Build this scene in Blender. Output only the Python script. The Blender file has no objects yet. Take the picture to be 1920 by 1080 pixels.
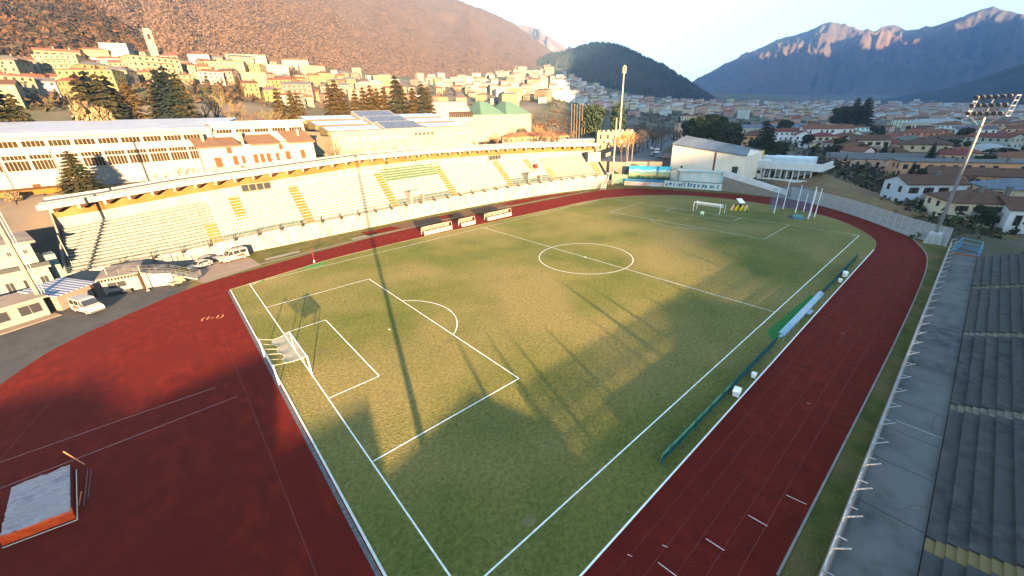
import bpy, math, random
import numpy as np
from mathutils import Vector, Matrix, Euler
R_ = math.radians
rnd = random.Random(11)
nrs = np.random.RandomState(5)
scene = bpy.context.scene
COL = scene.collection

# ------------------------------------------------------------------ camera
CAM = np.array([-6.4416, -46.3984, 25.9594])
ROT = (1.15883, 0.029316, -0.718644)
FPX = 732.64
cam = bpy.data.cameras.new('camera'); cam.sensor_width = 36; cam.lens = FPX / 1920 * 36
cam.clip_end = 60000; cam.clip_start = 0.5
camo = bpy.data.objects.new('camera', cam); COL.objects.link(camo)
camo.location = CAM; camo.rotation_euler = ROT
scene.camera = camo
RM = np.array(Euler(ROT, 'XYZ').to_matrix())

def ray(u, v):
    d = RM @ np.array([(u - 960) / FPX, -(v - 540) / FPX, -1.0]); return d / np.linalg.norm(d)
def azel(u, v):
    d = ray(u, v); return math.degrees(math.atan2(d[1], d[0])), math.degrees(math.asin(d[2]))
def G(u, v, z=0.0):
    d = ray(u, v); t = (z - CAM[2]) / d[2]; q = CAM + t * d; return (q[0], q[1])
def at_r(u, v, r):
    d = ray(u, v); t = r / math.hypot(d[0], d[1]); return CAM + t * d

# ------------------------------------------------------------------ sun, sky
SUN_EL = R_(7.5)
SUNV = Vector((-0.333 * math.cos(SUN_EL), -0.943 * math.cos(SUN_EL), math.sin(SUN_EL))).normalized()
SUN_ROT = math.atan2(SUNV.x, SUNV.y)
world = bpy.data.worlds.new('World'); scene.world = world; world.use_nodes = True
wn = world.node_tree.nodes; wl = world.node_tree.links
bg = wn['Background']
sky = wn.new('ShaderNodeTexSky'); sky.sky_type = 'NISHITA'; sky.sun_disc = False
sky.sun_elevation = SUN_EL; sky.sun_rotation = SUN_ROT
sky.altitude = 400; sky.air_density = 1.0; sky.dust_density = 0.6; sky.ozone_density = 1.2
tcw = wn.new('ShaderNodeTexCoord'); spw = wn.new('ShaderNodeSeparateXYZ'); wl.new(tcw.outputs['Generated'], spw.inputs[0])
mrw = wn.new('ShaderNodeMapRange'); mrw.inputs[1].default_value = -.02; mrw.inputs[2].default_value = .45; mrw.inputs[3].default_value = .17; mrw.inputs[4].default_value = 1.0; wl.new(spw.outputs[2], mrw.inputs[0])
mxw = wn.new('ShaderNodeVectorMath'); mxw.operation = 'SCALE'; wl.new(sky.outputs[0], mxw.inputs[0]); wl.new(mrw.outputs[0], mxw.inputs['Scale'])
wl.new(mxw.outputs[0], bg.inputs[0]); bg.inputs[1].default_value = SKY_STRENGTH = 0.05
sl = bpy.data.lights.new('sun', 'SUN'); sl.energy = 3.4; sl.angle = R_(0.5); sl.color = (1.0, 0.66, 0.34)
so = bpy.data.objects.new('sun', sl); COL.objects.link(so)
so.rotation_euler = SUNV.to_track_quat('Z', 'Y').to_euler(); so.location = (0, -100, 200)
vs = scene.view_settings; vs.view_transform = 'Standard'; vs.look = 'None'; vs.gamma = 1.0
vs.exposure = 4.35

# ------------------------------------------------------------------ materials
MATS = {}
WORLD = set()
def mat(name, c1, c2=None, scale=1.0, rough=0.85, bump=0.0, bscale=None, metal=0.0, c3=None, s3=0.05, obj=False,
        stretch=None, detail=6, spec=0.1, contrast=(0.35, 0.65), bdist=0.05, tint=False, trans=0.0):
    if name in MATS: return MATS[name]
    m = bpy.data.materials.new(name); m.use_nodes = True; MATS[name] = m
    nt = m.node_tree; N = nt.nodes; L = nt.links; b = N['Principled BSDF']
    b.inputs['Roughness'].default_value = rough; b.inputs['Metallic'].default_value = metal
    b.inputs['Specular IOR Level'].default_value = spec
    if trans: b.inputs['Transmission Weight'].default_value = trans
    col = (*c1, 1)
    src = None
    if c2 is not None or bump:
        if obj:
            tc = N.new('ShaderNodeTexCoord'); co = tc.outputs['Object']
        else:
            ge = N.new('ShaderNodeNewGeometry'); co = ge.outputs['Position']
        if stretch:
            mp = N.new('ShaderNodeMapping'); mp.inputs['Scale'].default_value = stretch
            L.new(co, mp.inputs['Vector']); co = mp.outputs[0]
    if c2 is not None:
        no = N.new('ShaderNodeTexNoise'); no.inputs['Scale'].default_value = scale; no.inputs['Detail'].default_value = detail
        no.inputs['Roughness'].default_value = 0.62
        L.new(co, no.inputs['Vector'])
        cr = N.new('ShaderNodeValToRGB'); L.new(no.outputs['Fac'], cr.inputs[0])
        cr.color_ramp.elements[0].position = contrast[0]; cr.color_ramp.elements[0].color = col
        cr.color_ramp.elements[1].position = contrast[1]; cr.color_ramp.elements[1].color = (*c2, 1)
        src = cr.outputs[0]
        if c3 is not None:
            n3 = N.new('ShaderNodeTexNoise'); n3.inputs['Scale'].default_value = s3; n3.inputs['Detail'].default_value = 5
            L.new(co, n3.inputs['Vector'])
            r3 = N.new('ShaderNodeValToRGB'); L.new(n3.outputs['Fac'], r3.inputs[0])
            r3.color_ramp.elements[0].position = 0.42; r3.color_ramp.elements[1].position = 0.62
            mx = N.new('ShaderNodeMix'); mx.data_type = 'RGBA'
            L.new(r3.outputs[0], mx.inputs[0]); L.new(src, mx.inputs[6]); mx.inputs[7].default_value = (*c3, 1)
            src = mx.outputs[2]
    if tint:      # the object's own colour (house paint, car paint)
        oi = N.new('ShaderNodeObjectInfo'); mx = N.new('ShaderNodeMix'); mx.data_type = 'RGBA'; mx.blend_type = 'MULTIPLY'
        mx.inputs[0].default_value = 1.0
        if src: L.new(src, mx.inputs[6])
        else: mx.inputs[6].default_value = col
        L.new(oi.outputs['Color'], mx.inputs[7]); src = mx.outputs[2]
    if src: L.new(src, b.inputs['Base Color'])
    else: b.inputs['Base Color'].default_value = col
    if bump:
        nb = N.new('ShaderNodeTexNoise'); nb.inputs['Scale'].default_value = bscale or scale * 3; nb.inputs['Detail'].default_value = 4
        L.new(co, nb.inputs['Vector'])
        bp = N.new('ShaderNodeBump'); bp.inputs['Strength'].default_value = bump; bp.inputs['Distance'].default_value = bdist
        L.new(nb.outputs['Fac'], bp.inputs['Height']); L.new(bp.outputs[0], b.inputs['Normal'])
    return m
def alpha_lattice(name, c, cell, fill, rough=0.7):
    """netting: a square lattice of cord with holes between, in object space"""
    m = bpy.data.materials.new(name); m.use_nodes = True; MATS[name] = m
    nt = m.node_tree; N = nt.nodes; L = nt.links; b = N['Principled BSDF']
    b.inputs['Base Color'].default_value = (*c, 1); b.inputs['Roughness'].default_value = rough
    uv = N.new('ShaderNodeUVMap')
    br = N.new('ShaderNodeTexBrick'); br.offset = 0; br.inputs['Scale'].default_value = 1.0
    br.inputs['Brick Width'].default_value = cell; br.inputs['Row Height'].default_value = cell
    br.inputs['Mortar Size'].default_value = cell * fill; br.inputs['Mortar Smooth'].default_value = 0
    L.new(uv.outputs[0], br.inputs['Vector'])
    L.new(br.outputs['Fac'], b.inputs['Alpha'])
    return m

# ------------------------------------------------------------------ mesh builder
class MB:
    def __init__(s): s.v = []; s.f = []; s.m = []; s.uv = None
    def quad(s, pts, mi=0):
        n = len(s.v); s.v += [tuple(p) for p in pts]; s.f.append(tuple(range(n, n + len(pts)))); s.m.append(mi)
    def box(s, x0, x1, y0, y1, z0, z1, mi=0, rz=0, o=(0, 0, 0)):
        n = len(s.v); c, q = math.cos(rz), math.sin(rz)
        for z in (z0, z1):
            for x, y in ((x0, y0), (x1, y0), (x1, y1), (x0, y1)):
                s.v.append((o[0] + x * c - y * q, o[1] + x * q + y * c, o[2] + z))
        for f in ((3, 2, 1, 0), (4, 5, 6, 7), (0, 1, 5, 4), (1, 2, 6, 5), (2, 3, 7, 6), (3, 0, 4, 7)):
            s.f.append(tuple(n + i for i in f)); s.m.append(mi)
    def hull(s, bottom, top, mi=0):
        """closed solid between two rings of equal length"""
        n = len(s.v); k = len(bottom); s.v += [tuple(p) for p in bottom] + [tuple(p) for p in top]
        s.f.append(tuple(n + i for i in reversed(range(k)))); s.m.append(mi)
        s.f.append(tuple(n + k + i for i in range(k))); s.m.append(mi)
        for i in range(k):
            j = (i + 1) % k; s.f.append((n + i, n + j, n + k + j, n + k + i)); s.m.append(mi)
    def tube(s, p0, p1, r0, r1=None, n=6, mi=0, cap=True):
        r1 = r0 if r1 is None else r1
        a = Vector(p0); b = Vector(p1); d = (b - a)
        if d.length < 1e-6: return
        d.normalize(); x = d.orthogonal().normalized(); y = d.cross(x); k = len(s.v)
        for c, r in ((a, r0), (b, r1)):
            for i in range(n):
                t = 2 * math.pi * i / n; s.v.append(tuple(c + x * (r * math.cos(t)) + y * (r * math.sin(t))))
        for i in range(n):
            j = (i + 1) % n; s.f.append((k + i, k + j, k + n + j, k + n + i)); s.m.append(mi)
        if cap:
            s.f.append(tuple(k + i for i in reversed(range(n)))); s.m.append(mi)
            s.f.append(tuple(k + n + i for i in range(n))); s.m.append(mi)
    def bar(s, p0, p1, w, h, mi=0):
        """box beam along p0-p1, w wide, h high, centred"""
        a = Vector(p0); b = Vector(p1); d = (b - a).normalized()
        up = Vector((0, 0, 1)) if abs(d.z) < .95 else Vector((0, 1, 0))
        x = d.cross(up).normalized() * (w / 2); y = x.cross(d).normalized() * (h / 2)
        s.hull([a - x - y, a + x - y, a + x + y, a - x + y], [b - x - y, b + x - y, b + x + y, b - x + y], mi)
    def build(s, name, mats, parent=None, loc=None, rz=0, smooth=False, off=None):
        me = bpy.data.meshes.new(name); me.from_pydata(s.v, [], s.f)
        if not isinstance(mats, (list, tuple)): mats = [mats]
        for m in mats: me.materials.append(m)
        if len(mats) > 1: me.polygons.foreach_set('material_index', s.m)
        if smooth: me.polygons.foreach_set('use_smooth', [True] * len(s.f))
        if s.uv:
            ul = me.uv_layers.new(name='UVMap')
            ul.data.foreach_set('uv', [c for p in me.loops for c in s.uv[p.vertex_index]])
        me.update()
        o = bpy.data.objects.new(name, me); COL.objects.link(o)
        if parent is not None:
            o.parent = parent
            if loc is None and off is None: o.location = -parent.location if parent.name in WORLD else (0, 0, 0)
        if loc is not None: o.location = loc
        o.rotation_euler = (0, 0, rz)
        return o
def npmesh(name, V, F, mats, mi=None, smooth=False, parent=None):
    me = bpy.data.meshes.new(name); V = np.asarray(V, np.float32); F = np.asarray(F, np.int32); k = F.shape[1]
    me.vertices.add(len(V)); me.vertices.foreach_set('co', V.ravel())
    me.loops.add(F.size); me.loops.foreach_set('vertex_index', F.ravel())
    me.polygons.add(len(F)); me.polygons.foreach_set('loop_start', np.arange(0, F.size, k, dtype=np.int32))
    me.polygons.foreach_set('loop_total', np.full(len(F), k, np.int32))
    if not isinstance(mats, (list, tuple)): mats = [mats]
    for m in mats: me.materials.append(m)
    if mi is not None: me.polygons.foreach_set('material_index', np.asarray(mi, np.int32))
    if smooth: me.polygons.foreach_set('use_smooth', np.ones(len(F), bool))
    me.update(calc_edges=True); me.validate()
    o = bpy.data.objects.new(name, me); COL.objects.link(o)
    if parent is not None: o.parent = parent
    return o
def thing(name, label, cat, loc=(0, 0, 0), rz=0, group=None, world=True):
    o = bpy.data.objects.new(name, None); COL.objects.link(o); o.location = loc; o.rotation_euler = (0, 0, rz)
    o.empty_display_size = 0.5
    o['label'] = label; o['category'] = cat
    if group: o['group'] = group
    if world: WORLD.add(o.name)
    return o
def tag(o, label=None, cat=None, group=None, kind=None):
    if label: o['label'] = label
    if cat: o['category'] = cat
    if group: o['group'] = group
    if kind: o['kind'] = kind
    return o
def dup(root, loc, rz=None, label=None, group=None, scale=None):
    r = root.copy(); COL.objects.link(r); r.location = loc
    if rz is not None: r.rotation_euler = (0, 0, rz)
    if scale is not None: r.scale = scale
    if label: r['label'] = label
    if group: r['group'] = group
    for ch in list(root.children):
        c = ch.copy(); COL.objects.link(c); c.parent = r
        for g in list(ch.children):
            d = g.copy(); COL.objects.link(d); d.parent = c
    return r
ORD = ['first', 'second', 'third', 'fourth', 'fifth', 'sixth', 'seventh', 'eighth', 'ninth', 'tenth', 'eleventh', 'twelfth',
       'thirteenth', 'fourteenth', 'fifteenth', 'sixteenth', 'seventeenth', 'eighteenth', 'nineteenth', 'twentieth']
def ordn(i): return ORD[i] if i < 20 else {2: 'twenty', 3: 'thirty', 4: 'forty', 5: 'fifty', 6: 'sixty', 7: 'seventy', 8: 'eighty', 9: 'ninety'}[min(9, (i + 1) // 10)] + ('-' + ORD[i % 10] if (i + 1) % 10 else 'th')

# ------------------------------------------------------------------ noise
_T = nrs.rand(256, 256).astype(np.float64)
def vnoise(x, y):
    xi = np.floor(x).astype(int); yi = np.floor(y).astype(int); fx = x - xi; fy = y - yi
    fx = fx * fx * (3 - 2 * fx); fy = fy * fy * (3 - 2 * fy)
    a = _T[xi & 255, yi & 255]; b = _T[(xi + 1) & 255, yi & 255]; c = _T[xi & 255, (yi + 1) & 255]; d = _T[(xi + 1) & 255, (yi + 1) & 255]
    return (a * (1 - fx) + b * fx) * (1 - fy) + (c * (1 - fx) + d * fx) * fy
def fbm(x, y, o=5, ridged=False):
    s = 0; a = 1; t = 0
    for i in range(o):
        n = vnoise(x * 2 ** i + 17.3 * i, y * 2 ** i + 9.1 * i)
        if ridged: n = 1 - np.abs(2 * n - 1)
        s = s + a * n; t += a; a *= 0.5
    return s / t
def sstep(t): t = np.clip(t, 0, 1); return t * t * (3 - 2 * t)
# ------------------------------------------------------------------ terrain
_fx = np.array([-60, -26, 0, 25, 50, 75, 95, 110, 122, 130.]); _fy = np.array([55.9, 55.7, 55.4, 56.0, 57.2, 56.6, 54.4, 50.8, 45.6, 41.])
def _smooth_interp(x):
    return sum(np.interp(x + d, _fx, _fy) for d in (-8, -4, 0, 4, 8)) / 5
def F(x): return _smooth_interp(np.asarray(x, float))          # front wall line of the big stand
def XW(y): return np.interp(np.asarray(y, float), [-66, -46.6, -40.2, -34.5, -26, -17.5, -10.5, -6.4, 11, 30.3, 43.9, 49, 60], [104, 107.5, 112.8, 120, 129.5, 136.5, 140.4, 141, 142.2, 137.6, 131.8, 131, 130])        # wall line closing the far end
_cols = [(-250, [(180, 14, None), (450, None, 104)]), (0, [(190, 14, None), (450, None, 112)]), (150, [(200, 14, None), (450, None, 118)]),
    (290, [(200, 14, None), (480, None, 101)]), (430, [(210, 14, None), (560, None, 108)]), (560, [(230, 14, None), (620, None, 122)]),
    (640, [(240, 14, None), (720, None, 130)]), (720, [(260, 14, None), (850, None, 140)]), (800, [(300, 14, None), (1000, None, 148)]),
    (900, [(330, 12, None), (1200, None, 140)]), (980, [(350, 10, None), (1500, None, 128)]), (1040, [(350, 8, None), (1700, None, 125)]),
    (1100, [(380, 6, None), (1900, None, 152)]), (1200, [(400, 4, None), (2000, None, 178)]), (1300, [(420, 3, None), (2000, None, 187)]),
    (1400, [(500, 1, None), (2000, None, 192)]), (1600, [(900, 0, None), (3500, None, 192)]), (1750, [(900, 0, None), (4500, None, 184)]),
    (1920, [(900, 0, None), (3000, None, 200)]), (2200, [(900, 0, None), (3000, None, 205)])]
_az = []; _p = []
for u, pts in _cols:
    a = azel(u, 190)[0]; (r0, z0, _), (r1, _, v1) = pts
    e = azel(u, v1)[1]; _az.append(a); _p.append((r0, z0, r1, CAM[2] + r1 * math.tan(R_(e))))
_o = np.argsort(_az); _az = np.array(_az)[_o]; _p = np.array(_p)[_o]
def T(x, y):
    x = np.asarray(x, float); y = np.asarray(y, float)
    dx = x - CAM[0]; dy = y - CAM[1]; r = np.hypot(dx, dy); az = np.degrees(np.arctan2(dy, dx))
    left = 14 * sstep((y - (F(x) + 16)) / 9) * (1 - sstep((x - 112) / 16))
    far = (2.5 * sstep((y + 24) / 26) + 5.5 * sstep((y - 36) / 6)) * sstep((x - XW(y) - 0.6) / 1.6) * (1 - sstep((r - 240) / 160))
    bx, by = 112., -45.; ex, ey = 172., -8.; tl = np.clip(((x - bx) * (ex - bx) + (y - by) * (ey - by)) / ((ex - bx) ** 2 + (ey - by) ** 2), 0, 1)
    dl = np.hypot(x - bx - tl * (ex - bx), y - by - tl * (ey - by)); far = np.maximum(far, (2.2 + 2.4 * tl) * np.exp(-(dl / 9) ** 2) * sstep((x - XW(y) - .8) / 5))
    near = np.maximum(left, far)
    inr = (az > -14) & (az < 108)
    a = np.clip(az, _az[0], _az[-1])
    r0, z0, r1, z1 = [np.interp(a, _az, _p[:, i]) for i in range(4)]
    t = np.clip((r - r0) / (r1 - r0), 0, 1)
    hill = (z1 - z0) * t + z0 * sstep((r - r0 * .45) / (r0 * .55))
    hill = np.where(y > 75, hill, hill * sstep((r - r0 * .8) / (r0 * .6)))
    hill = np.where(inr, hill, 0)
    over = np.clip(r - r1, 0, None) * 0.06
    hill = hill + np.where(inr, np.minimum(over, 60), 0)
    wob = (fbm(x * .02, y * .02, 4) - .5) * 6 * sstep((r - 260) / 200) * sstep((hill - 5) / 30)
    return np.maximum(near, hill) + wob
def Tz(x, y): return float(T(np.array([x]), np.array([y]))[0])
def ghit(u, v, rmin=60, rmax=9000):
    d = ray(u, v); h = math.hypot(d[0], d[1])
    rs = np.geomspace(rmin, rmax, 900); t = rs / h
    P = CAM[None] + t[:, None] * d[None]; z = T(P[:, 0], P[:, 1]); below = P[:, 2] < z
    if not below.any(): return None
    i = int(np.argmax(below)); return np.array([P[i, 0], P[i, 1], z[i]]), rs[i]

def polar(n_az, radii, az0=0, az1=360, close=True):
    a = np.radians(np.linspace(az0, az1, n_az, endpoint=not close)); A, RR = np.meshgrid(a, radii)
    return CAM[0] + RR * np.cos(A), CAM[1] + RR * np.sin(A)
def gridfaces(nr, na, close):
    i, j = np.meshgrid(np.arange(nr - 1), np.arange(na if close else na - 1), indexing='ij'); jn = (j + 1) % na
    return np.stack([i * na + j, i * na + jn, (i + 1) * na + jn, (i + 1) * na + j], -1).reshape(-1, 4)
m_ground = mat('ground_soil', (.070, .058, .034), (.034, .042, .020), .05, .95, .5, .8, c3=(.10, .082, .066), s3=.02)
radii = np.concatenate([[2], np.geomspace(12, 60, 12), np.linspace(64, 330, 130), np.geomspace(336, 5000, 90), np.geomspace(5600, 40000, 10)])
X, Y = polar(540, radii); Z = T(X, Y) - 0.06
V = np.stack([X, Y, Z], -1).reshape(-1, 3)
g = npmesh('ground', V, gridfaces(len(radii), 540, True)[:, ::-1], m_ground, smooth=True); tag(g, kind='structure')

# ------------------------------------------------------------------ mountains
def mountain(name, crest, base, mats, k=1.0, amp=60, freq=9, back=900, nA=220, nT=70, jit=4, steep=None, seed=0.0, cnoise=0):
    """crest: (u, v, r) outline points seen from the stadium with their real distance; base: (u, r)"""
    ca = np.array([azel(u, v)[0] for u, v, r in crest]); ce = np.array([azel(u, v)[1] for u, v, r in crest]); cr = np.array([r for *_, r in crest])
    o = np.argsort(ca); ca, ce, cr = ca[o], ce[o], cr[o]
    ba = np.array([azel(u, 190)[0] for u, r in base]); br = np.array([r for u, r in base], float); o = np.argsort(ba); ba, br = ba[o], br[o]
    az = np.linspace(ca[0], ca[-1], nA)
    e = np.interp(az, ca, ce); rc = np.interp(az, ca, cr); rb = np.interp(az, ba, br)
    zc = CAM[2] + rc * np.tan(np.radians(e))
    t = np.concatenate([np.linspace(0, 1, nT), np.linspace(1, 1.6, 8)[1:]])
    A, TT = np.meshgrid(az, t)
    t1 = np.minimum(TT, 1); RR = rb + (rc - rb) * t1 + np.maximum(TT - 1, 0) / .6 * back
    x = CAM[0] + RR * np.cos(np.radians(A)); y = CAM[1] + RR * np.sin(np.radians(A))
    zb = T(x[0], y[0]) - 14
    s = t1 ** k if steep is None else steep(t1)
    z = zb + (zc - zb) * s
    rel = np.clip(zc - zb, 1, None) / 400.0
    n = fbm(A / 360 * freq * 10 + seed, TT * 1.6 + seed * 2, 5, True) - .62
    z = z + n * amp * np.minimum(rel, 2) * np.sin(np.pi * np.clip(t1, 0, 1)) ** .7 * 2
    z = z + (fbm(x / 45 + seed, y / 45, 3) - .5) * jit * np.minimum(1, t1 * 6)
    if cnoise: z = z + (fbm(A * 3 + seed, A * 0 + seed, 4) - .5) * cnoise * t1
    z = z - np.maximum(TT - 1, 0) / .6 * (zc - zb) * .8
    V = np.stack([x, y, z], -1); nr, na = x.shape
    ob = npmesh(name, V.reshape(-1, 3), gridfaces(nr, na, False), mats, smooth=True); tag(ob, kind='structure')
    return V, nT
def forest(name, Vg, nT, n, size, mats, tmin=.02, tmax=1.0, weight=None, clumps=5, flat=.8, cone=False):
    """tree crowns covering a slope: each crown a few leaf-clump faces; one uncountable mass"""
    nr, na, _ = Vg.shape
    i = nrs.rand(n) * (nT - 1) * (tmax - tmin) + (nT - 1) * tmin; j = nrs.rand(n) * (na - 2)
    i0 = i.astype(int); j0 = j.astype(int); fi = (i - i0)[:, None]; fj = (j - j0)[:, None]
    P = (Vg[i0, j0] * (1 - fi) + Vg[np.minimum(i0 + 1, nr - 1), j0] * fi) * (1 - fj) + (Vg[i0, j0 + 1] * (1 - fi) + Vg[np.minimum(i0 + 1, nr - 1), j0 + 1] * fi) * fj
    r = np.hypot(P[:, 0] - CAM[0], P[:, 1] - CAM[1])
    h = size * (.6 + .8 * nrs.rand(n)); w = h * (.34 if cone else .5) * (.8 + .5 * nrs.rand(n))
    Vs = []; Fs = []; mi = []; off = 0
    kind = (fbm(P[:, 0] / 120, P[:, 1] / 120, 3) + .35 * nrs.rand(n))
    q = np.quantile(kind, [.4, .75]); mm = (kind > q[0]).astype(int) + (kind > q[1])
    mm = np.minimum(mm, len(mats) - 1)
    for c in range(clumps):
        a = nrs.rand(n) * 6.283; 
        if cone:
            top = P + np.stack([0 * h, 0 * h, h], 1); ang = a + c * 6.283 / clumps
            b0 = P + np.stack([w * np.cos(ang), w * np.sin(ang), h * .1 * nrs.rand(n)], 1)
            ang2 = ang + 6.283 / clumps * 1.15
            b1 = P + np.stack([w * np.cos(ang2), w * np.sin(ang2), h * .1 * nrs.rand(n)], 1)
            tri = np.stack([b0, b1, top], 1)
        else:
            cen = P + np.stack([w * .5 * np.cos(a), w * .5 * np.sin(a), h * (.35 + .6 * nrs.rand(n))], 1)
            d1 = nrs.randn(n, 3); d1 /= np.linalg.norm(d1, axis=1)[:, None]; d2 = nrs.randn(n, 3); d2 /= np.linalg.norm(d2, axis=1)[:, None]
            d1[:, 2] *= flat; s = (w * .6)[:, None]
            tri = np.stack([cen - d1 * s, cen + d1 * s * .6 + d2 * s * .6, cen + d1 * .4 * s - d2 * s * .8], 1)
        Vs.append(tri.reshape(-1, 3)); Fs.append(np.arange(n * 3).reshape(n, 3) + off); off += n * 3; mi.append(mm)
    o = npmesh(name, np.concatenate(Vs), np.concatenate(Fs), mats, np.concatenate(mi))
    return tag(o, kind='stuff')
m_hillb = mat('hillside_brown', (0.07187, 0.04456, 0.03019), (0.05462, 0.03594, 0.02587), .012, .95, .9, .05, bdist=6, c3=(0.0805, 0.05175, 0.03594), s3=.004)
m_hillo = mat('hillside_rust', (.07, .032, .014), (.035, .022, .013), .03, .95, .9, .1, bdist=4)
m_rock = mat('hillside_rock', (.15, .10, .08), (.07, .045, .035), .006, .95, .9, .02, bdist=14)
m_dark = mat('hillside_evergreen', (0.024, 0.032, 0.036), (0.015, 0.021, 0.026), .02, .95, .8, .06, bdist=6)
m_blue = mat('hillside_far', (0.062, 0.05, 0.04), (0.036, 0.034, 0.033), .011, .95, .9, .01, bdist=24, c3=(0.082, 0.056, 0.042), s3=.0012)
f_br = [mat('wood_brown', (0.06613, 0.04169, 0.02875)), mat('wood_tan', (0.07619, 0.04744, 0.03163)), mat('wood_grey', (0.0575, 0.03881, 0.02875))]
f_or = [mat('wood_dark', (.020, .014, .010)), mat('wood_rust', (.052, .025, .011)), mat('wood_olive', (.032, .022, .013))]
f_dk = [mat('wood_fir', (.018, .024, .022)), mat('wood_fir_pale', (.03, .036, .034)), mat('wood_bare_grey', (.04, .038, .04))]
sC = lambda t: t ** 1.1
B_, nt_ = mountain('mountain', [(-330, -330, 1500), (-150, -260, 1500), (0, -220, 1550), (200, -160, 1650), (400, -120, 1800), (600, -60, 2050), (750, -26, 2350),
    (855, 0, 2600), (905, 18, 2750), (940, 32, 2800), (965, 46, 2850), (1000, 72, 2950), (1030, 95, 3050), (1060, 118, 3100), (1090, 150, 3150)],
    [(-330, 420), (0, 430), (150, 430), (290, 455), (430, 530), (560, 590), (640, 680), (720, 800), (800, 950), (900, 1130), (980, 1420), (1040, 1600), (1100, 1900)],
    m_hillb, k=1.15, amp=34, freq=7, jit=8, cnoise=10)
forest('woodland', B_, nt_, 170000, 4.8, f_br, .03, 1.0, clumps=3)
A_, nt2 = mountain('hill', [(-330, -130, 760), (-100, -70, 720), (0, -32, 700), (80, -16, 690), (140, 0, 680), (190, 28, 660), (235, 62, 620), (262, 84, 580), (290, 112, 540)],
    [(-330, 380), (0, 400), (150, 410), (290, 440)], m_hillo, k=1.0, amp=16, freq=16, back=160, nA=110, nT=50, jit=6, seed=3.3)
forest('thicket', A_, nt2, 20000, 6.5, f_or, .0, 1.0, clumps=6)
mountain('rocky_mountain', [(930, 80, 4400), (955, 52, 4500), (975, 46, 4500), (1000, 52, 4500), (1020, 62, 4450), (1040, 76, 4450), (1058, 87, 4450), (1075, 90, 4450),
    (1090, 82, 4450), (1100, 84, 4450), (1130, 110, 4450), (1170, 150, 4450)], [(930, 3300), (1170, 3300)], m_rock, k=.9, amp=110, freq=26, nA=120, nT=50, jit=24, seed=7.7, cnoise=30)
D_, nt4 = mountain('wooded_hill', [(985, 140, 2100), (1010, 115, 2100), (1035, 104, 2100), (1060, 102, 2120), (1085, 92, 2150), (1110, 84, 2180), (1145, 84, 2200), (1175, 92, 2200),
    (1205, 108, 2250), (1240, 122, 2300), (1270, 142, 2350), (1300, 160, 2400), (1325, 178, 2450), (1350, 195, 2500)],
    [(985, 1720), (1100, 1760), (1200, 1800), (1350, 2000)], m_dark, k=.85, amp=30, freq=18, nA=140, nT=50, jit=8, seed=1.9, back=700)
forest('fir_forest', D_, nt4, 16000, 13, f_dk, .02, 1.0, cone=True, clumps=5)
def zf(l): return [(u, v, r) for u, v, r in l]
mountain('far_mountain', zf([(1270, 175, 6800), (1305, 150, 6800), (1330, 136, 6900), (1365, 118, 7000), (1400, 101, 7100), (1430, 88, 7200), (1455, 75, 7200), (1490, 66, 7200),
    (1520, 56, 7200), (1545, 44, 7200), (1560, 42, 7200), (1585, 50, 7200), (1610, 56, 7100), (1640, 62, 7100), (1655, 52, 7300), (1675, 46, 7400), (1690, 52, 7300),
    (1700, 57, 7000), (1740, 52, 6900), (1775, 42, 6800), (1800, 32, 6800), (1835, 20, 6700), (1862, 12, 6700), (1880, 18, 6700), (1905, 26, 6700), (1940, 36, 6700),
    (2100, 40, 6600), (2300, 10, 6500)]), [(1270, 4600), (1500, 4600), (1750, 4700), (1900, 4300), (2300, 4200)], m_blue, k=.95, amp=135, freq=13, nA=300, nT=90, jit=20, seed=5.1, back=1500, cnoise=5)
mountain('dark_ridge', [(1600, 196, 3400), (1660, 186, 3300), (1720, 176, 3200), (1780, 164, 3100), (1830, 150, 3000), (1880, 132, 2900), (1920, 118, 2900), (2000, 90, 2900), (2200, 60, 2800)],
    [(1600, 2800), (1750, 2500), (1920, 2100), (2200, 2000)], m_dark, k=.9, amp=40, freq=16, nA=90, nT=40, jit=14, seed=9.4, back=700)
# the mountain on the sun's side of the valley (behind the camera): its shadow lies over the right half of the view
sh = np.array([-0.333, -0.943]); sh /= np.linalg.norm(sh); ce_ = np.array([0.943, -0.333])
prof = [(-3000, 1300, 40), (-600, 1300, 60), (-100, 1300, 70), (0, 1300, 78), (45, 1300, 86), (60, 1300, 96), (75, 1300, 104), (88, 1300, 109), (100, 1300, 111), (130, 1300, 124), (200, 1300, 152), (400, 1300, 230),
        (650, 1300, 372), (880, 1350, 425), (1000, 1380, 520), (1150, 1440, 660), (1360, 1500, 720), (1480, 1550, 730), (2200, 1800, 960), (3500, 2300, 1120),
        (5000, 2600, 950), (5400, 2600, 960), (5800, 2600, 975), (6400, 2600, 1060), (7200, 2600, 1100)]
V = []; nP = 0
cs = np.concatenate([np.linspace(-3000, -200, 8)[:-1], np.linspace(-200, 300, 26)[:-1], np.geomspace(300, 7200, 90)])
pc = np.array(prof, float)
for kf, hf in ((-.5, -.1), (0, 1), (.6, -.1)):
    for c in cs:
        D = np.interp(c, pc[:, 0], pc[:, 1]); H = np.interp(c, pc[:, 0], pc[:, 2]); H += .0547 * (D + np.interp(c, [200, 1000, 2200, 5000], [0, 1500, 3000, 3800]))
        if hf > 0 and c > 1600: H += (fbm(np.array([c / 260.0]), np.array([3.3]), 4)[0] - .5) * 150 
        q = sh * (D + kf * max(H * 1.4, 200)) + ce_ * c; V.append((q[0], q[1], H if hf > 0 else -30))
n = len(cs); tag(npmesh('opposite_mountain', V, gridfaces(3, n, False), m_dark, smooth=False), kind='structure')
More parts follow.
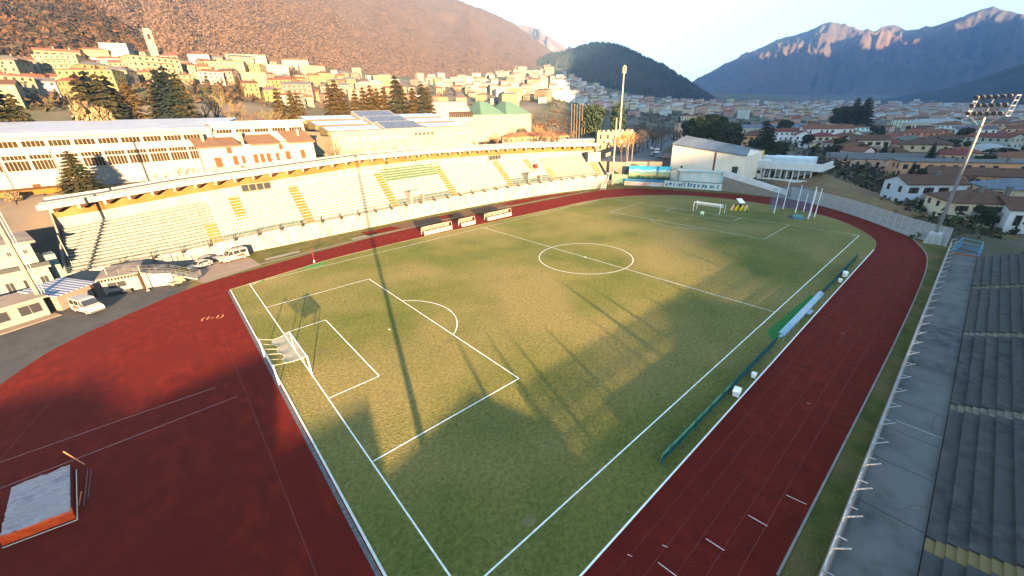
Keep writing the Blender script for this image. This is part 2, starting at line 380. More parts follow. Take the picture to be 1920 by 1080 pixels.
# ------------------------------------------------------------------ pitch, track
def catmull(pts, n=8, closed=False):
    P = [np.array(p, float) for p in pts]; out = []; N = len(P)
    for i in range(N if closed else N - 1):
        p0 = P[(i - 1) % N] if closed or i > 0 else P[0]; p1 = P[i]; p2 = P[(i + 1) % N]; p3 = P[(i + 2) % N] if closed or i + 2 < N else P[-1]
        for k in range(n):
            t = k / n; out.append(.5 * (2 * p1 + (p2 - p0) * t + (2 * p0 - 5 * p1 + 4 * p2 - p3) * t * t + (3 * p1 - p0 - 3 * p2 + p3) * t ** 3))
    if not closed: out.append(P[-1])
    return out
def sheet(name, poly, z, m, kind='structure'):
    import bmesh
    bm = bmesh.new(); vs_ = [bm.verts.new((p[0], p[1], z)) for p in poly]; f = bm.faces.new(vs_)
    if f.normal.z < 0 or True: bmesh.ops.recalc_face_normals(bm, faces=bm.faces)
    bmesh.ops.triangulate(bm, faces=bm.faces); me = bpy.data.meshes.new(name)
    for ff in bm.faces:
        if ff.normal.z < 0: ff.normal_flip()
    bm.to_mesh(me); bm.free(); me.materials.append(m)
    o = bpy.data.objects.new(name, me); COL.objects.link(o)
    if kind: o['kind'] = kind
    return o
def ribbon(mb, pts, w, z, mi=0):
    P = [Vector((p[0], p[1], 0)) for p in pts]
    L = []; Rr = []
    for i, p in enumerate(P):
        d = (P[min(i + 1, len(P) - 1)] - P[max(i - 1, 0)]).normalized(); n = Vector((-d.y, d.x, 0)) * (w / 2)
        L.append((p.x + n.x, p.y + n.y, z)); Rr.append((p.x - n.x, p.y - n.y, z))
    for i in range(len(P) - 1): mb.quad([Rr[i], Rr[i + 1], L[i + 1], L[i]], mi)
# turf: dry winter grass, blades catch the low sun
def turf_mat():
    m = mat('turf', (0.165, 0.146, 0.04), (0.074, 0.098, 0.02), .11, .95, 1.0, 5.5, spec=.1, c3=(0.205, 0.165, 0.06), s3=.045, bdist=.35, detail=9, contrast=(.26, .74))
    nt = m.node_tree; N = nt.nodes; L = nt.links; b = N['Principled BSDF']
    # fine blade-scale mottling over the broad patches
    src = b.inputs['Base Color'].links[0].from_socket
    ge = N.new('ShaderNodeNewGeometry'); no = N.new('ShaderNodeTexNoise'); no.inputs['Scale'].default_value = 2.6; no.inputs['Detail'].default_value = 8; no.inputs['Roughness'].default_value = .8
    L.new(ge.outputs['Position'], no.inputs['Vector'])
    cr = N.new('ShaderNodeValToRGB'); L.new(no.outputs['Fac'], cr.inputs[0])
    cr.color_ramp.elements[0].position = .36; cr.color_ramp.elements[0].color = (.45, .5, .42, 1); cr.color_ramp.elements[1].position = .66; cr.color_ramp.elements[1].color = (1.35, 1.3, 1.2, 1)
    # mowing bands
    mx = N.new('ShaderNodeMix'); mx.data_type = 'RGBA'; mx.blend_type = 'MULTIPLY'; mx.inputs[0].default_value = .85
    L.new(src, mx.inputs[6]); L.new(cr.outputs[0], mx.inputs[7]); L.new(mx.outputs[2], b.inputs['Base Color'])
    return m
m_turf = turf_mat()
m_verge = mat('verge_grass', (0.095, 0.088, 0.018), (0.042, 0.058, 0.012), .6, .95, 1.0, 5, c3=(0.12, 0.09, 0.036), s3=.2, bdist=.2)
m_track = mat('track_rubber', (.178, .0138, .0050), (.094, .0072, .0054), .9, .95, 1.0, 16, spec=.08, c3=(.125, .0092, .0052), s3=.22, stretch=(1, .6, 1), bdist=.32, detail=9)
m_white = mat('line_paint', (.72, .72, .68), (.5, .51, .47), 3, .8)
m_faint = mat('faded_line_paint', (0.13, 0.04, 0.036), (0.1, 0.02, 0.02), 1.2, .85)
m_asph = mat('asphalt', (0.06, 0.057, 0.054), (0.042, 0.0408, 0.0396), .7, .9, .5, 6, c3=(0.072, 0.063, 0.054), s3=.12)
m_conc = mat('concrete', (.24, .22, .19), (.17, .155, .13), .9, .9, .4, 6, c3=(.2, .175, .14), s3=.25)
m_kerb = mat('kerb_concrete', (.55, .53, .48), (.42, .40, .36), 2, .85)
inner = catmull([(95.2, -37.5), (103, -36.3), (112.9, -31), (120.5, -23.8), (125.3, -13.5), (127.3, -3), (127.2, 7), (124.5, 16.7), (119.5, 23.2), (113.5, 28.2), (105.4, 32.3), (95, 34.7), (80, 35.3), (60, 36.3), (40, 37.2), (27, 37.3), (14.8, 36.7), (9.2, 35.6), (-3, 32.9)], 6)
inner_full = [(-3, -37.4), (40, -37.4), (80, -37.4)] + [tuple(p) for p in inner]
outer = [tuple(p) for p in catmull([(14.8, -45.4), (62, -45.8), (93, -45.2), (106, -42.5), (111, -40.6), (120, -36.4), (129, -30.3), (134.5, -24), (138, -16), (138.6, -6), (136.6, 7.4), (133.2, 21), (128.4, 35), (121.5, 41.2), (111.6, 44.6), (92, 45.9),
    (70, 47.2), (51, 47.6), (31, 46.6), (20, 45), (10.6, 43.4), (2.3, 41.6), (-4.7, 40.2), (-9.1, 38.4), (-16.3, 32.9), (-23, 26.7), (-26.8, 19.2), (-30, 9), (-31, -3), (-29, -17), (-22, -31), (-10, -41.5), (2, -45.2)], 5, True)]
def verge_poly():
    return [(-34, -47.2), (140, -47.2), (146, -30), (146, 52), (122, 58), (60, 62), (-30, 62), (-40, 45), (-40, -20)]
sheet('verge', verge_poly(), -.012, m_verge)
sheet('running_track', outer, .006, m_track)
sheet('football_pitch', inner_full, .03, m_turf)
# asphalt yard at the near left, parking pad, red run-up strip by the stand
sheet('asphalt_yard', [(-60, 62), (-60, -5), (-33, 2), (-29, 13), (-26.4, 20), (-22.6, 27), (-16, 33.2), (-9, 38.8), (-7.5, 42.5), (-9, 47), (-12, 54.8), (-30, 60)], -.004, m_asph)
m_pad = mat('pavement', (.22, .17, .13), (.16, .13, .1), .5, .9, .4, 5, c3=(.2, .14, .10), s3=.15)
sheet('parking_pad', [G(352, 524), G(383, 531), G(491, 497), G(470, 484), G(440, 470), (-1, 55.2), (-7, 55.2)], 0.0, m_pad)
sheet('run_up_strip', [(28, 48.8), (28, 53.0), (84, 53.6), (100, 50.6), (108, 47.8), (107, 46.6), (92, 48.6), (60, 49.6)], .002, m_track)
sheet('concrete_path', [(-10.5, 43), (-2, 44.2), (12, 45.6), (31, 48.0), (60, 49.3), (92, 47.7), (112, 46.3), (112, 45.9), (92, 47.3), (60, 48.9), (31, 47.5), (12, 45.1), (-2, 43.7), (-10.5, 42.5)], .004, m_conc)
for i, (a, b, c) in enumerate([(5, 12, 0), (24, 31, 0)]):
    y0 = 46.3 + i * 1.6
    sheet('concrete_path', [(a, y0), (b, y0 + .7), (b, y0 + 2.2), (a, y0 + 1.4)], .002, m_conc)
for nm, pl in (('bare_patch', [(38, 48.2), (50.5, 48.8), (50.5, 54.2), (36, 53.6)]), ('bare_patch', [(54, 48.9), (76, 48.6), (74, 53.9), (66, 54.3), (56, 54)])):
    sheet(nm, pl, .005, mat('bare_soil', (.13, .065, .04), (.085, .05, .03), .8, .95, .6, 4))
# kerb along the pitch
def kerb(name, pts, w, h, m):
    mb = MB()
    P = [Vector((p[0], p[1], 0)) for p in pts]; ring = []
    for i, p in enumerate(P):
        d = (P[min(i + 1, len(P) - 1)] - P[max(i - 1, 0)]).normalized(); n = Vector((-d.y, d.x, 0)) * (w / 2)
        ring.append([(p + n), (p - n)])
    for i in range(len(P) - 1):
        (a, b), (c, d) = ring[i], ring[i + 1]
        mb.quad([(b.x, b.y, h), (d.x, d.y, h), (c.x, c.y, h), (a.x, a.y, h)])
        mb.quad([(b.x, b.y, 0), (d.x, d.y, 0), (d.x, d.y, h), (b.x, b.y, h)])
        mb.quad([(c.x, c.y, 0), (a.x, a.y, 0), (a.x, a.y, h), (c.x, c.y, h)])
    o = mb.build(name, m); tag(o, kind='structure'); return o
kerb('pitch_kerb', [(-3, 32.9), (-3, 10), (-3, -12), (-3, -37.4)], .16, .07, m_kerb)
kerb('pitch_kerb', [(-3, -37.45), (30, -37.45), (60, -37.45), (95, -37.5)], .11, .08, mat('white_kerb', (.8, .78, .74), (.68, .66, .62), 1.5, .7))
kerb('pitch_kerb', [tuple(p) for p in inner[0:73]], .10, .06, mat('tan_kerb', (.20, .17, .12), (.16, .13, .09), 1.5, .8))
kerb('pitch_kerb', [tuple(p) for p in inner[72:]], .10, .06, mat('tan_kerb', (.40, .33, .24)))
kerb('track_edge_kerb', [p for p in outer[0:40]], .14, .06, mat('grey_kerb', (.24, .22, .20), (.16, .15, .14), 1.5, .85))
# drainage gutter beside the goal-line kerb
mb = MB(); ribbon(mb, [(-3.3, 32.5), (-3.3, -37)], .28, .011); tag(mb.build('drain_channel', mat('drain_dark', (.05, .05, .055), (.12, .12, .12), 3, .7)), kind='structure')
# football markings
mb = MB(); W = .12; z = .035; L_, H_ = 105., 33.5
def ln(p, q, w=W): ribbon(mb, [p, q], w, z)
for y in (-H_, H_): ln((-W / 2, y), (L_ + W / 2, y), .12 if y < 0 else .09)
for x in (0, L_, L_ / 2): ln((x, -H_), (x, H_), .12 if x == 0 else .09 if x < 60 else .07)
for sx, x0 in ((1, 0), (-1, L_)):
    for d, hw in ((16.5, 20.16), (5.5, 9.16)):
        w_ = W if sx > 0 else .075
        ln((x0 + sx * d, -hw), (x0 + sx * d, hw), w_); ln((x0, -hw), (x0 + sx * d, -hw), w_); ln((x0, hw), (x0 + sx * d, hw), w_)
    a0 = math.acos(5.5 / 9.15); pts = [(x0 + sx * (11 + 9.15 * math.cos(a)), 9.15 * math.sin(a)) for a in np.linspace(-a0, a0, 25)]
    ribbon(mb, pts, W if sx > 0 else .06, z + .001)
    ribbon(mb, [(x0 + sx * 11 - .15, 0), (x0 + sx * 11 + .15, 0)], .3, z + .001)
ribbon(mb, [(L_ / 2 + 9.15 * math.cos(a), 9.15 * math.sin(a)) for a in np.linspace(0, 2 * math.pi, 73)], W, z + .001)
ribbon(mb, [(L_ / 2 - .2, 0), (L_ / 2 + .2, 0)], .4, z + .002)
for x, y in ((0, H_), (L_, -H_)):
    a = (np.linspace(-math.pi / 2, 0, 7) if y > 0 else np.linspace(math.pi / 2, math.pi, 7)); ribbon(mb, [(x + math.cos(t), y + math.sin(t)) for t in a], .1, z + .001)
tag(mb.build('pitch_markings', m_white), kind='structure')
# track markings
mb = MB(); z = .011
ribbon(mb, [(-26.5, 1.9), (-16, 1.7), (-8.5, 1.35)], .05, z); ribbon(mb, [(-26.5, -2.3), (-7.0, -2.1)], .05, z)
tag(mb.build('runway_lines', mat('runway_paint', (.42, .27, .25), (.3, .15, .14), 2, .8)), kind='structure')
mb = MB()
ribbon(mb, catmull([(-26.5, -8), (-25.3, -2), (-23.9, 2.4), (-22.6, 8), (-19.5, 17), (-16, 23.4), (-12.3, 27.6), (-9.2, 29.2), (-4.7, 31.9), (4, 36)], 5), .05, z)
ribbon(mb, [(-6.2, 12), (-6.2, -36)], .05, z)
for k in range(1, 6):
    y = -37.5 - 1.26 * k; ribbon(mb, [(-2, y), (95, y - .1)], .04, z)
for o_ in (2.4, 4.9):
    ribbon(mb, [(p[0], p[1]) for p in catmull([(95, -37.5 - o_), (104 + o_ * .2, -36.2 - o_), (115 + o_ * .6, -31 - o_ * .8), (125 + o_, -19 - o_ * .4), (129.5 + o_, 0), (126.5 + o_, 17), (114 + o_ * .7, 29 + o_ * .7), (98, 36.2 + o_)], 6)], .05, z)
tag(mb.build('lane_lines', m_faint), kind='structure')
mb = MB()
for a, b in (((21.4, -43.95), (21.6, -45.15)), ((17.7, -42.7), (17.8, -43.9)), ((13.9, -41.5), (14.0, -42.65)), ((10.2, -40.2), (10.3, -41.4))):
    ribbon(mb, [a, b], .06, z + .002)
for q in ((9.2, -38.6), (11.4, -39.8), (34, -42), (52, -41)): ribbon(mb, [q, (q[0] + .12, q[1] - .3)], .05, z + .002)
tag(mb.build('stagger_marks', mat('stagger_paint', (.66, .5, .46), (.5, .36, .33), 3, .8)), kind='structure')
# the pale numerals painted on the red surface
def text(name, s, size, loc, rot, m, ext=.0, parent=None):
    c = bpy.data.curves.new(name, 'FONT'); c.body = s; c.size = size; c.extrude = ext; c.align_x = 'CENTER'
    tmp = bpy.data.objects.new(name, c); COL.objects.link(tmp)
    dg = bpy.context.evaluated_depsgraph_get(); me = bpy.data.meshes.new_from_object(tmp.evaluated_get(dg)); bpy.data.objects.remove(tmp)
    me.name = name; me.materials.clear(); me.materials.append(m); o = bpy.data.objects.new(name, me); COL.objects.link(o)
    o.rotation_euler = rot
    if parent is not None: o.parent = parent; o.location = Vector(loc) - parent.location
    else: o.location = loc
    return o
text('lane_numerals', '(1-1)', 1.5, (-6.8, 21.7, .013), (0, 0, R_(-22)), mat('orange_paint', (.7, .28, .12)), 0)['kind'] = 'structure'

gx, gy = np.meshgrid(np.arange(-110, -24, 2.0), np.arange(61.5, 84, 1.5), indexing='ij')
tag(npmesh('upper_yard', np.stack([gx, gy, T(gx, gy) + .05], -1).reshape(-1, 3), gridfaces(*gx.shape, False), mat('yard_tar', (.050, .045, .042), (.032, .03, .03), .4, .95, .4, 4, c3=(.06, .048, .04), s3=.1), smooth=True), kind='structure')

# worn bare spots in the turf
for (u, v), a, b in (((601, 662), 1.1, .5), ((992, 976), .6, .45), ((560, 640), .8, .6), ((1345, 404), 2.2, 1.0), ((842, 640), .5, .4)):
    c = G(u, v); n = 14; k = rnd.random() * 6
    sheet('bare_patch', [(c[0] + a * (.7 + .5 * rnd.random()) * math.cos(k + 6.283 * i / n), c[1] + b * (.7 + .5 * rnd.random()) * math.sin(k + 6.283 * i / n)) for i in range(n)], .034, mat('bare_turf', (.15, .112, .055), (.105, .10, .032), 2.5, .95, .8, 6))
# ------------------------------------------------------------------ main grandstand
m_cream = mat('cream_concrete', (.175, .175, .170), (.105, .100, .088), .9, .9, .3, 4, c3=(.15, .145, .13), s3=.3, stretch=(1, 1, .22))
m_creamd = mat('stained_concrete', (0.125, 0.125, 0.12), (0.085, 0.085, 0.08), 1.2, .9, .4, 4)
m_ochre = mat('ochre_canopy_shade', (0.0975, 0.0585, 0.0182), (0.078, 0.0455, 0.013), .5, .9, c3=(0.1105, 0.0715, 0.026), s3=.25)  # canopy shade put into the ochre colour of the upper back wall
m_yel = mat('yellow_paint', (0.13, 0.064, 0.0003), (0.1, 0.048, 0.0003), 1.5, .7)
m_yelp = mat('pale_yellow_paint', (0.12, 0.085, 0.012), (0.09, 0.065, 0.01), 1.5, .8)
m_seatw = mat('seat_plastic', (0.19, 0.205, 0.225), (0.135, 0.148, 0.162), 2.0, .55)
m_seatg = mat('seat_green', (0.012, 0.055, 0.018), (0.02, 0.06, 0.025), 2.0, .6)
m_seatt = mat('seat_teal', (0.014, 0.045, 0.055), (0.05, 0.08, 0.085), 1.2, .6)
m_bench = mat('bench_slab', (0.165, 0.17, 0.165), (0.135, 0.138, 0.13), 1.5, .8)
m_roofc = mat('canopy_roofing', (0.1275, 0.1275, 0.1425), (0.09, 0.09, 0.102), .8, .9, c3=(0.1125, 0.105, 0.0975), s3=.2)
m_fasc = mat('canopy_fascia', (0.165, 0.165, 0.16), (0.13, 0.13, 0.125), 1.0, .85)
m_brown = mat('dark_brown', (.030, .014, .007), (.02, .01, .006), 2, .8)
m_teal = mat('teal_rail', (0.05, 0.085, 0.085), (0.06, 0.08, 0.075), 2, .6)
m_glassd = mat('dark_glass', (.02, .022, .025), rough=.08, spec=.6)
zt = lambda x: np.interp(x, [-26, -7, 0, 10, 36, 60, 90, 122], [2.6, 2.9, 3.4, 3.9, 4.0, 4.3, 4.5, 4.8])
zs = lambda x: np.interp(x, [-26, -24, 3, 16, 38, 58, 82, 122], [8.4, 8.6, 10.7, 11.5, 12.4, 12.5, 12.0, 10.9])
zr = lambda x: np.interp(x, [-26, -17, -5, 13, 36, 58, 90, 108, 126], [13.3, 13.9, 15, 15.9, 17, 17, 16.4, 15.8, 15.0])
def SP(x, off):
    d = .5; t = (F(x + d) - F(x - d)) / (2 * d); n = 1 / math.sqrt(1 + t * t); w = min(1, max(0, (x - 60) / 50))
    return np.array([x - float(t) * n * off * w, float(F(x)) + off * (n * w + 1 - w)])
def oncurve(u, v, off):
    d = ray(u, v); t = np.linspace(60, 260, 4000) / math.hypot(d[0], d[1]); P = CAM[None] + t[:, None] * d
    i = int(np.argmax(P[:, 1] > F(P[:, 0]) + off)); return float(P[i, 0])
X0, X1 = -24.0, 121.0
NR = 14
def rowz(x, k): return float(zt(x) + (zs(x) - zt(x)) * k / (NR - 1))
offk = lambda k: 1.0 + k * .74
xsamp = np.arange(X0, X1 + .1, 2.5)
gs = thing('grandstand', 'long cream grandstand with white seats and flat canopy along the far side', 'grandstand', (48, 60, 0))
mb = MB()
for a, b in zip(xsamp[:-1], xsamp[1:]):
    A, B = SP(a, 0), SP(b, 0); mb.quad([(A[0], A[1], -.1), (B[0], B[1], -.1), (B[0], B[1], zt(b)), (A[0], A[1], zt(a))])
    A2, B2 = SP(a, .22), SP(b, .22); mb.quad([(A[0], A[1], zt(a)), (B[0], B[1], zt(b)), (B2[0], B2[1], zt(b)), (A2[0], A2[1], zt(a))])
    mb.quad([(A2[0], A2[1], zt(a)), (B2[0], B2[1], zt(b)), (B2[0], B2[1], zt(b) - .6), (A2[0], A2[1], zt(a) - .6)])
mb.build('front_wall', m_cream, gs)
mb = MB()
for a, b in zip(xsamp[:-1], xsamp[1:]):
    prev = None
    A, B = SP(a, .22), SP(b, .22); C_, D = SP(a, offk(0)), SP(b, offk(0))
    mb.quad([(A[0], A[1], zt(a) - .5), (B[0], B[1], zt(b) - .5), (D[0], D[1], zt(b) - .5), (C_[0], C_[1], zt(a) - .5)])
    for k in range(NR):
        z0a, z0b = (zt(a) - .5, zt(b) - .5) if k == 0 else (rowz(a, k - 1), rowz(b, k - 1)); z1a, z1b = rowz(a, k), rowz(b, k)
        A, B = SP(a, offk(k)), SP(b, offk(k)); C_, D = SP(a, offk(k + 1)), SP(b, offk(k + 1))
        mb.quad([(A[0], A[1], z0a), (B[0], B[1], z0b), (B[0], B[1], z1b), (A[0], A[1], z1a)])
        mb.quad([(A[0], A[1], z1a), (B[0], B[1], z1b), (D[0], D[1], z1b), (C_[0], C_[1], z1a)])
mb.build('terrace', m_creamd, gs)
# stairways (yellow paint) : (bottom px, top px, row range, material)
STAIR = [((405, 447), 0, 6, m_yelp), ((448, 392), 6, 13, m_yel), ((581, 413), 0, 13, m_yel), ((742, 382), 0, 13, m_yel), ((853, 365), 0, 13, m_yel),
         ((959, 347), 0, 13, m_yel), ((993, 316), 7, 13, m_yel), ((1040, 331), 0, 7, m_yelp), ((1122, 320), 0, 13, m_yel)]
sx = []
for (u, v), k0, k1, m in STAIR:
    xb = oncurve(u, v, offk(k0) + .3); sx.append(xb)
    mb = MB()
    for k in range(k0, k1 + 1):
        z0 = rowz(xb, k - 1) if k else zt(xb) - .5
        h = (rowz(xb, k) - z0)
        for hh, o0, o1 in ((.5, -.36, .02), (1.0, .02, .40)):
            A = SP(xb - 1.0, offk(k) + o0); B = SP(xb + 1.0, offk(k) + o0); C_ = SP(xb + 1.0, offk(k) + o1); D = SP(xb - 1.0, offk(k) + o1)
            mb.hull([(*q, z0 + .0) for q in (A, B, C_, D)], [(*q, z0 + h * hh + .035) for q in (A, B, C_, D)])
    mb.build('stairway', m, gs)
blocks = [(X0 + .6, sx[0] - 1.15, 'bench'), (sx[0] + 1.15, sx[2] - 1.15, 'mix'), (sx[2] + 1.15, sx[3] - 1.15, 'seat'), (sx[3] + 1.15, sx[4] - 1.15, 'green'), (sx[4] + 1.15, sx[5] - 1.15, 'seat'),
          (sx[5] + 1.15, sx[7] - 1.15, 'teal'), (sx[7] + 1.15, sx[8] - 1.15, 'bench')]
print('stairs x', [round(q, 1) for q in sx])
for a, b, kind in blocks:
    for k in range(NR):
        mb = MB(); zz = .0
        if kind == 'bench' or (kind == 'mix' and False):
            xs = np.linspace(a, b, max(2, int((b - a) / 3)))
            for p, q in zip(xs[:-1], xs[1:]):
                A, B = SP(p, offk(k) + .16), SP(q, offk(k) + .16); C_, D = SP(p, offk(k) + .56), SP(q, offk(k) + .56)
                za, zb = rowz(p, k), rowz(q, k)
                mb.hull([(*A, za + .26), (*B, zb + .26), (*D, zb + .26), (*C_, za + .26)], [(*A, za + .40), (*B, zb + .40), (*D, zb + .40), (*C_, za + .40)])
            mb.build('bench_row', m_bench, gs)
        else:
            m = m_seatw
            if kind == 'green' and k in (9, 10, 11, 12, 13): m = m_seatg
            if kind == 'green' and k < 2 or kind == 'teal' and k < 3 or kind == 'mix' and k < 1: m = m_seatt
            x = a + .3
            while x < b - .3:
                if kind == 'mix' and (sx[1] - 1.15 < x < sx[1] + 1.15) and k >= 6:
                    if mb.v: mb.build('seat_row', m, gs); mb = MB()
                    x += .58; continue
                if kind == 'teal' and (sx[6] - 1.15 < x < sx[6] + 1.15) and k >= 7:
                    if mb.v: mb.build('seat_row', m, gs); mb = MB()
                    x += .58; continue
                if True:
                    A = SP(x, offk(k) + .18); z = rowz(x, k); t_ = math.atan2(*(SP(x + .3, 0) - SP(x - .3, 0))[::-1])
                    mb.box(-.215, .215, 0, .38, .36, .43, 0, t_, (A[0], A[1], z)); mb.box(-.215, .215, .34, .42, .43, .74, 0, t_, (A[0], A[1], z))
                x += .58
            mb.build('seat_row', m, gs)
# back wall, canopy
OB = offk(NR) + .05
mb = MB(); mo = MB()
for a, b in zip(xsamp[:-1], xsamp[1:]):
    A, B = SP(a, OB), SP(b, OB); za, zb = rowz(a, NR - 1), rowz(b, NR - 1); ha, hb = zr(a) - .3, zr(b) - .3; ma, mb_ = za + (ha - za) * .48, zb + (hb - zb) * .48
    mb.quad([(*A, za), (*B, zb), (*B, mb_), (*A, ma)]); A3, B3 = SP(a, OB - .03), SP(b, OB - .03); mo.quad([(*A3, ma), (*B3, mb_), (*B3, hb), (*A3, ha)])
    A4, B4 = SP(a, OB + .5), SP(b, OB + .5); mb.quad([(*B4, -.1), (*A4, -.1), (*A4, ha), (*B4, hb)])
mb.build('back_wall', m_cream, gs); mo.build('upper_wall', m_ochre, gs)
OF = 8.6
rs_ = np.concatenate([[X0 - 1.2], xsamp[1:-1], [X1 + 1.5]])
mb = MB(); mf = MB(); ms = MB(); ms2 = MB()
for a, b in zip(rs_[:-1], rs_[1:]):
    def q4(o0, o1, z0, z1, M):
        A, B, C_, D = SP(a, o0), SP(b, o0), SP(b, o1), SP(a, o1)
        M.hull([(*A, zr(a) + z0), (*B, zr(b) + z0), (*C_, zr(b) + z0), (*D, zr(a) + z0)], [(*A, zr(a) + z1), (*B, zr(b) + z1), (*C_, zr(b) + z1), (*D, zr(a) + z1)])
    q4(OF + .2, OF + 9.5, .0, .28, mb); q4(OF, OF + .2, -.55, .45, mf); q4(OF + 3.2, OF + 3.4, .28, .46, ms); q4(OF + 9.2, OF + 9.5, .28, .7, ms2)
mb.build('canopy_roof', m_roofc, gs); mf.build('fascia', m_fasc, gs); ms.build('roof_upstand', m_fasc, gs); ms2.build('roof_upstand', m_fasc, gs)
xc = X0 + .4
while xc < X1:
    k = 10; P = SP(xc, OF + .75); t_ = 0
    mb = MB(); z = zr(xc); mb.hull([(P[0] - .22, P[1] - .1, z - 1.35), (P[0] + .22, P[1] - .1, z - 1.35), (P[0] + .22, P[1] + .3, z - 1.35), (P[0] - .22, P[1] + .3, z - 1.35)], [(P[0] - .22, P[1] - .5, z - .02), (P[0] + .22, P[1] - .5, z - .02), (P[0] + .22, P[1] + 1.6, z - .02), (P[0] - .22, P[1] + 1.6, z - .02)])
    mb.build('corbel', m_cream, gs)
    mb = MB(); q = SP(xc + 1.9, OF + .75); z = zr(xc) - .55; zq = zr(xc + 1.9) - .55
    mb.hull([(P[0] + .22, P[1] - .06, z - .85), (P[0] + .22, P[1] + .06, z - .85), (P[0] + .22, P[1] + .06, z + .5), (P[0] + .22, P[1] - .06, z + .5)],
            [(q[0], q[1] - .06, zq - .02), (q[0], q[1] + .06, zq - .02), (q[0], q[1] + .06, zq + .5), (q[0], q[1] - .06, zq + .5)])
    mb.build('shade_wedge', m_brown, gs)  # dark wedge modelled for the shade beside each corbel
    xc += 3.7
# end walls
for x, name in ((X0 - .2, 'side_wall'), (X1 + .2, 'side_wall')):
    mb = MB(); w = .25
    prof_ = [(0, -.1), (0, float(zt(x)) + .6), (OF + .2, rowz(x, 10) + 1.0), (OB + .4, float(zr(x)) - .1), (OB + .4, -.1)]
    A = [(*(SP(x, o) + np.array([-w / 2, 0])), z) for o, z in prof_]; B = [(*(SP(x, o) + np.array([w / 2, 0])), z) for o, z in prof_]
    mb.hull(A, B); mb.build(name, m_creamd, gs)
# railing along the wall top with lamp arms
mb = MB(); rl = []
x = X0
while x < X1:
    P = SP(x, .11); mb.tube((*P, zt(x)), (*P, zt(x) + 1.05), .03, n=4); x += 2.2
xs = np.arange(X0, X1, 3)
for h in (.35, .7, 1.05):
    for a, b in zip(xs[:-1], xs[1:]):
        mb.tube((*SP(a, .11), zt(a) + h), (*SP(b, .11), zt(b) + h), .028, n=4, cap=False)
mb.build('railing', m_teal, gs)
x = X0 + 7.2; k = 0
while x < X1 - 1:
    P = SP(x, -.05); mb = MB()
    mb.tube((P[0], P[1] - .02, zt(x) + .9), (P[0], P[1] - .3, zt(x) + 1.05), .05, n=4); mb.tube((P[0], P[1] - .3, zt(x) + 1.05), (P[0] + .1, P[1] - .75, zt(x) + .25), .05, n=4)
    mb.box(-.22, .22, -.2, .1, -.3, .15, 0, .3, (P[0] + .12, P[1] - .8, float(zt(x)) + .1)); mb.box(-.06, .06, -.06, .06, -1.1, .9, 0, 0, (P[0], P[1] + .04, float(zt(x))))
    mb.build('lamp_arm', mat('weathered_iron', (0.03, 0.022, 0.014), (0.02, 0.014, 0.009), 3, .8), gs); x += 4.6; k += 1
# tunnel boxes in the seating, glazed press boxes on the back wall
for (u, v), w, off, dpt, hh in (((783, 372), 4.2, .3, 4.6, 3.3), ((1003, 338), 5.5, .3, 5.0, 3.4)):
    x = oncurve(u, v, off); mb = MB(); P = SP(x, off); t_ = math.atan2(*(SP(x + 1, 0) - SP(x - 1, 0))[::-1]); z = float(zt(x)) - .4
    mb.box(-w / 2, -w / 2 + .3, 0, dpt, 0, hh, 0, t_, (P[0], P[1], z)); mb.box(w / 2 - .3, w / 2, 0, dpt, 0, hh, 0, t_, (P[0], P[1], z)); mb.box(-w / 2, w / 2, 0, dpt, hh, hh + .25, 0, t_, (P[0], P[1], z))
    mb.box(-w / 2 + .3, w / 2 - .3, dpt * .5, dpt * .5 + .2, .05, hh, 0, t_, (P[0], P[1], z)); mb.box(-w / 2, w / 2, -.1, .08, hh - .5, hh + .7, 0, t_, (P[0], P[1], z)); mb.build('tunnel_box', m_cream, gs)
for (u, v), w, h in (((480, 349), 6.2, 2.0), ((926, 302), 5.2, 1.8)):
    x = oncurve(u, v, OB - .4); P = SP(x, OB - .12); z = rowz(x, NR - 1) + .25
    mb = MB(); mb.box(-w / 2, w / 2, -.3, 0, 0, h, 0, 0, (P[0], P[1], z)); f = mb.build('press_box', mat('press_frame', (.10, .09, .06)), gs)
    mb = MB()
    for i in range(4): mb.box(-w / 2 + .15 + i * w / 4, -w / 2 - .1 + (i + 1) * w / 4, -.36, -.3, .3, h - .25, 0, 0, (P[0], P[1], z))
    gl = mb.build('glazing', m_glassd); gl.parent = f
# wall signs and doors seen as small marks
for (u, v), w, h, m in (((725, 305), .7, .9, mat('red_sign', (0.09, 0.01, 0.006))), ((773, 301), .4, .5, m_brown), ((780, 301), .4, .5, m_brown), ((988, 278), .5, .6, m_brown)):
    x = oncurve(u, v, OB - .3); d = ray(u, v); P = SP(x, OB - .1); t = (P[1] - CAM[1]) / d[1]; z = CAM[2] + t * d[2]
    mb = MB(); mb.box(-w / 2, w / 2, -.06, 0, -h / 2, h / 2, 0, 0, (P[0], P[1] - .02, z)); mb.build('wall_plate', m, gs)
x = oncurve(1005, 312, 5.5); P = SP(x, 6.5); mb = MB()
mb.tube((P[0], P[1], rowz(x, 7) + .2), (P[0], P[1], rowz(x, 7) + 1.7), .9, .6, 10); mb.build('ventilator', mat('rusty_red', (0.09, 0.02, 0.01), (0.06, 0.015, 0.01), 3), gs)
x = oncurve(1117, 300, 8.8); P = SP(119.5, 8.2); mb = MB(); mb.box(-2.6, 2.6, -1.6, 1.6, 0, 3.6, 0, R_(-28), (P[0] - .6, P[1], rowz(118, 9))); mb.build('kiosk', m_cream, gs)
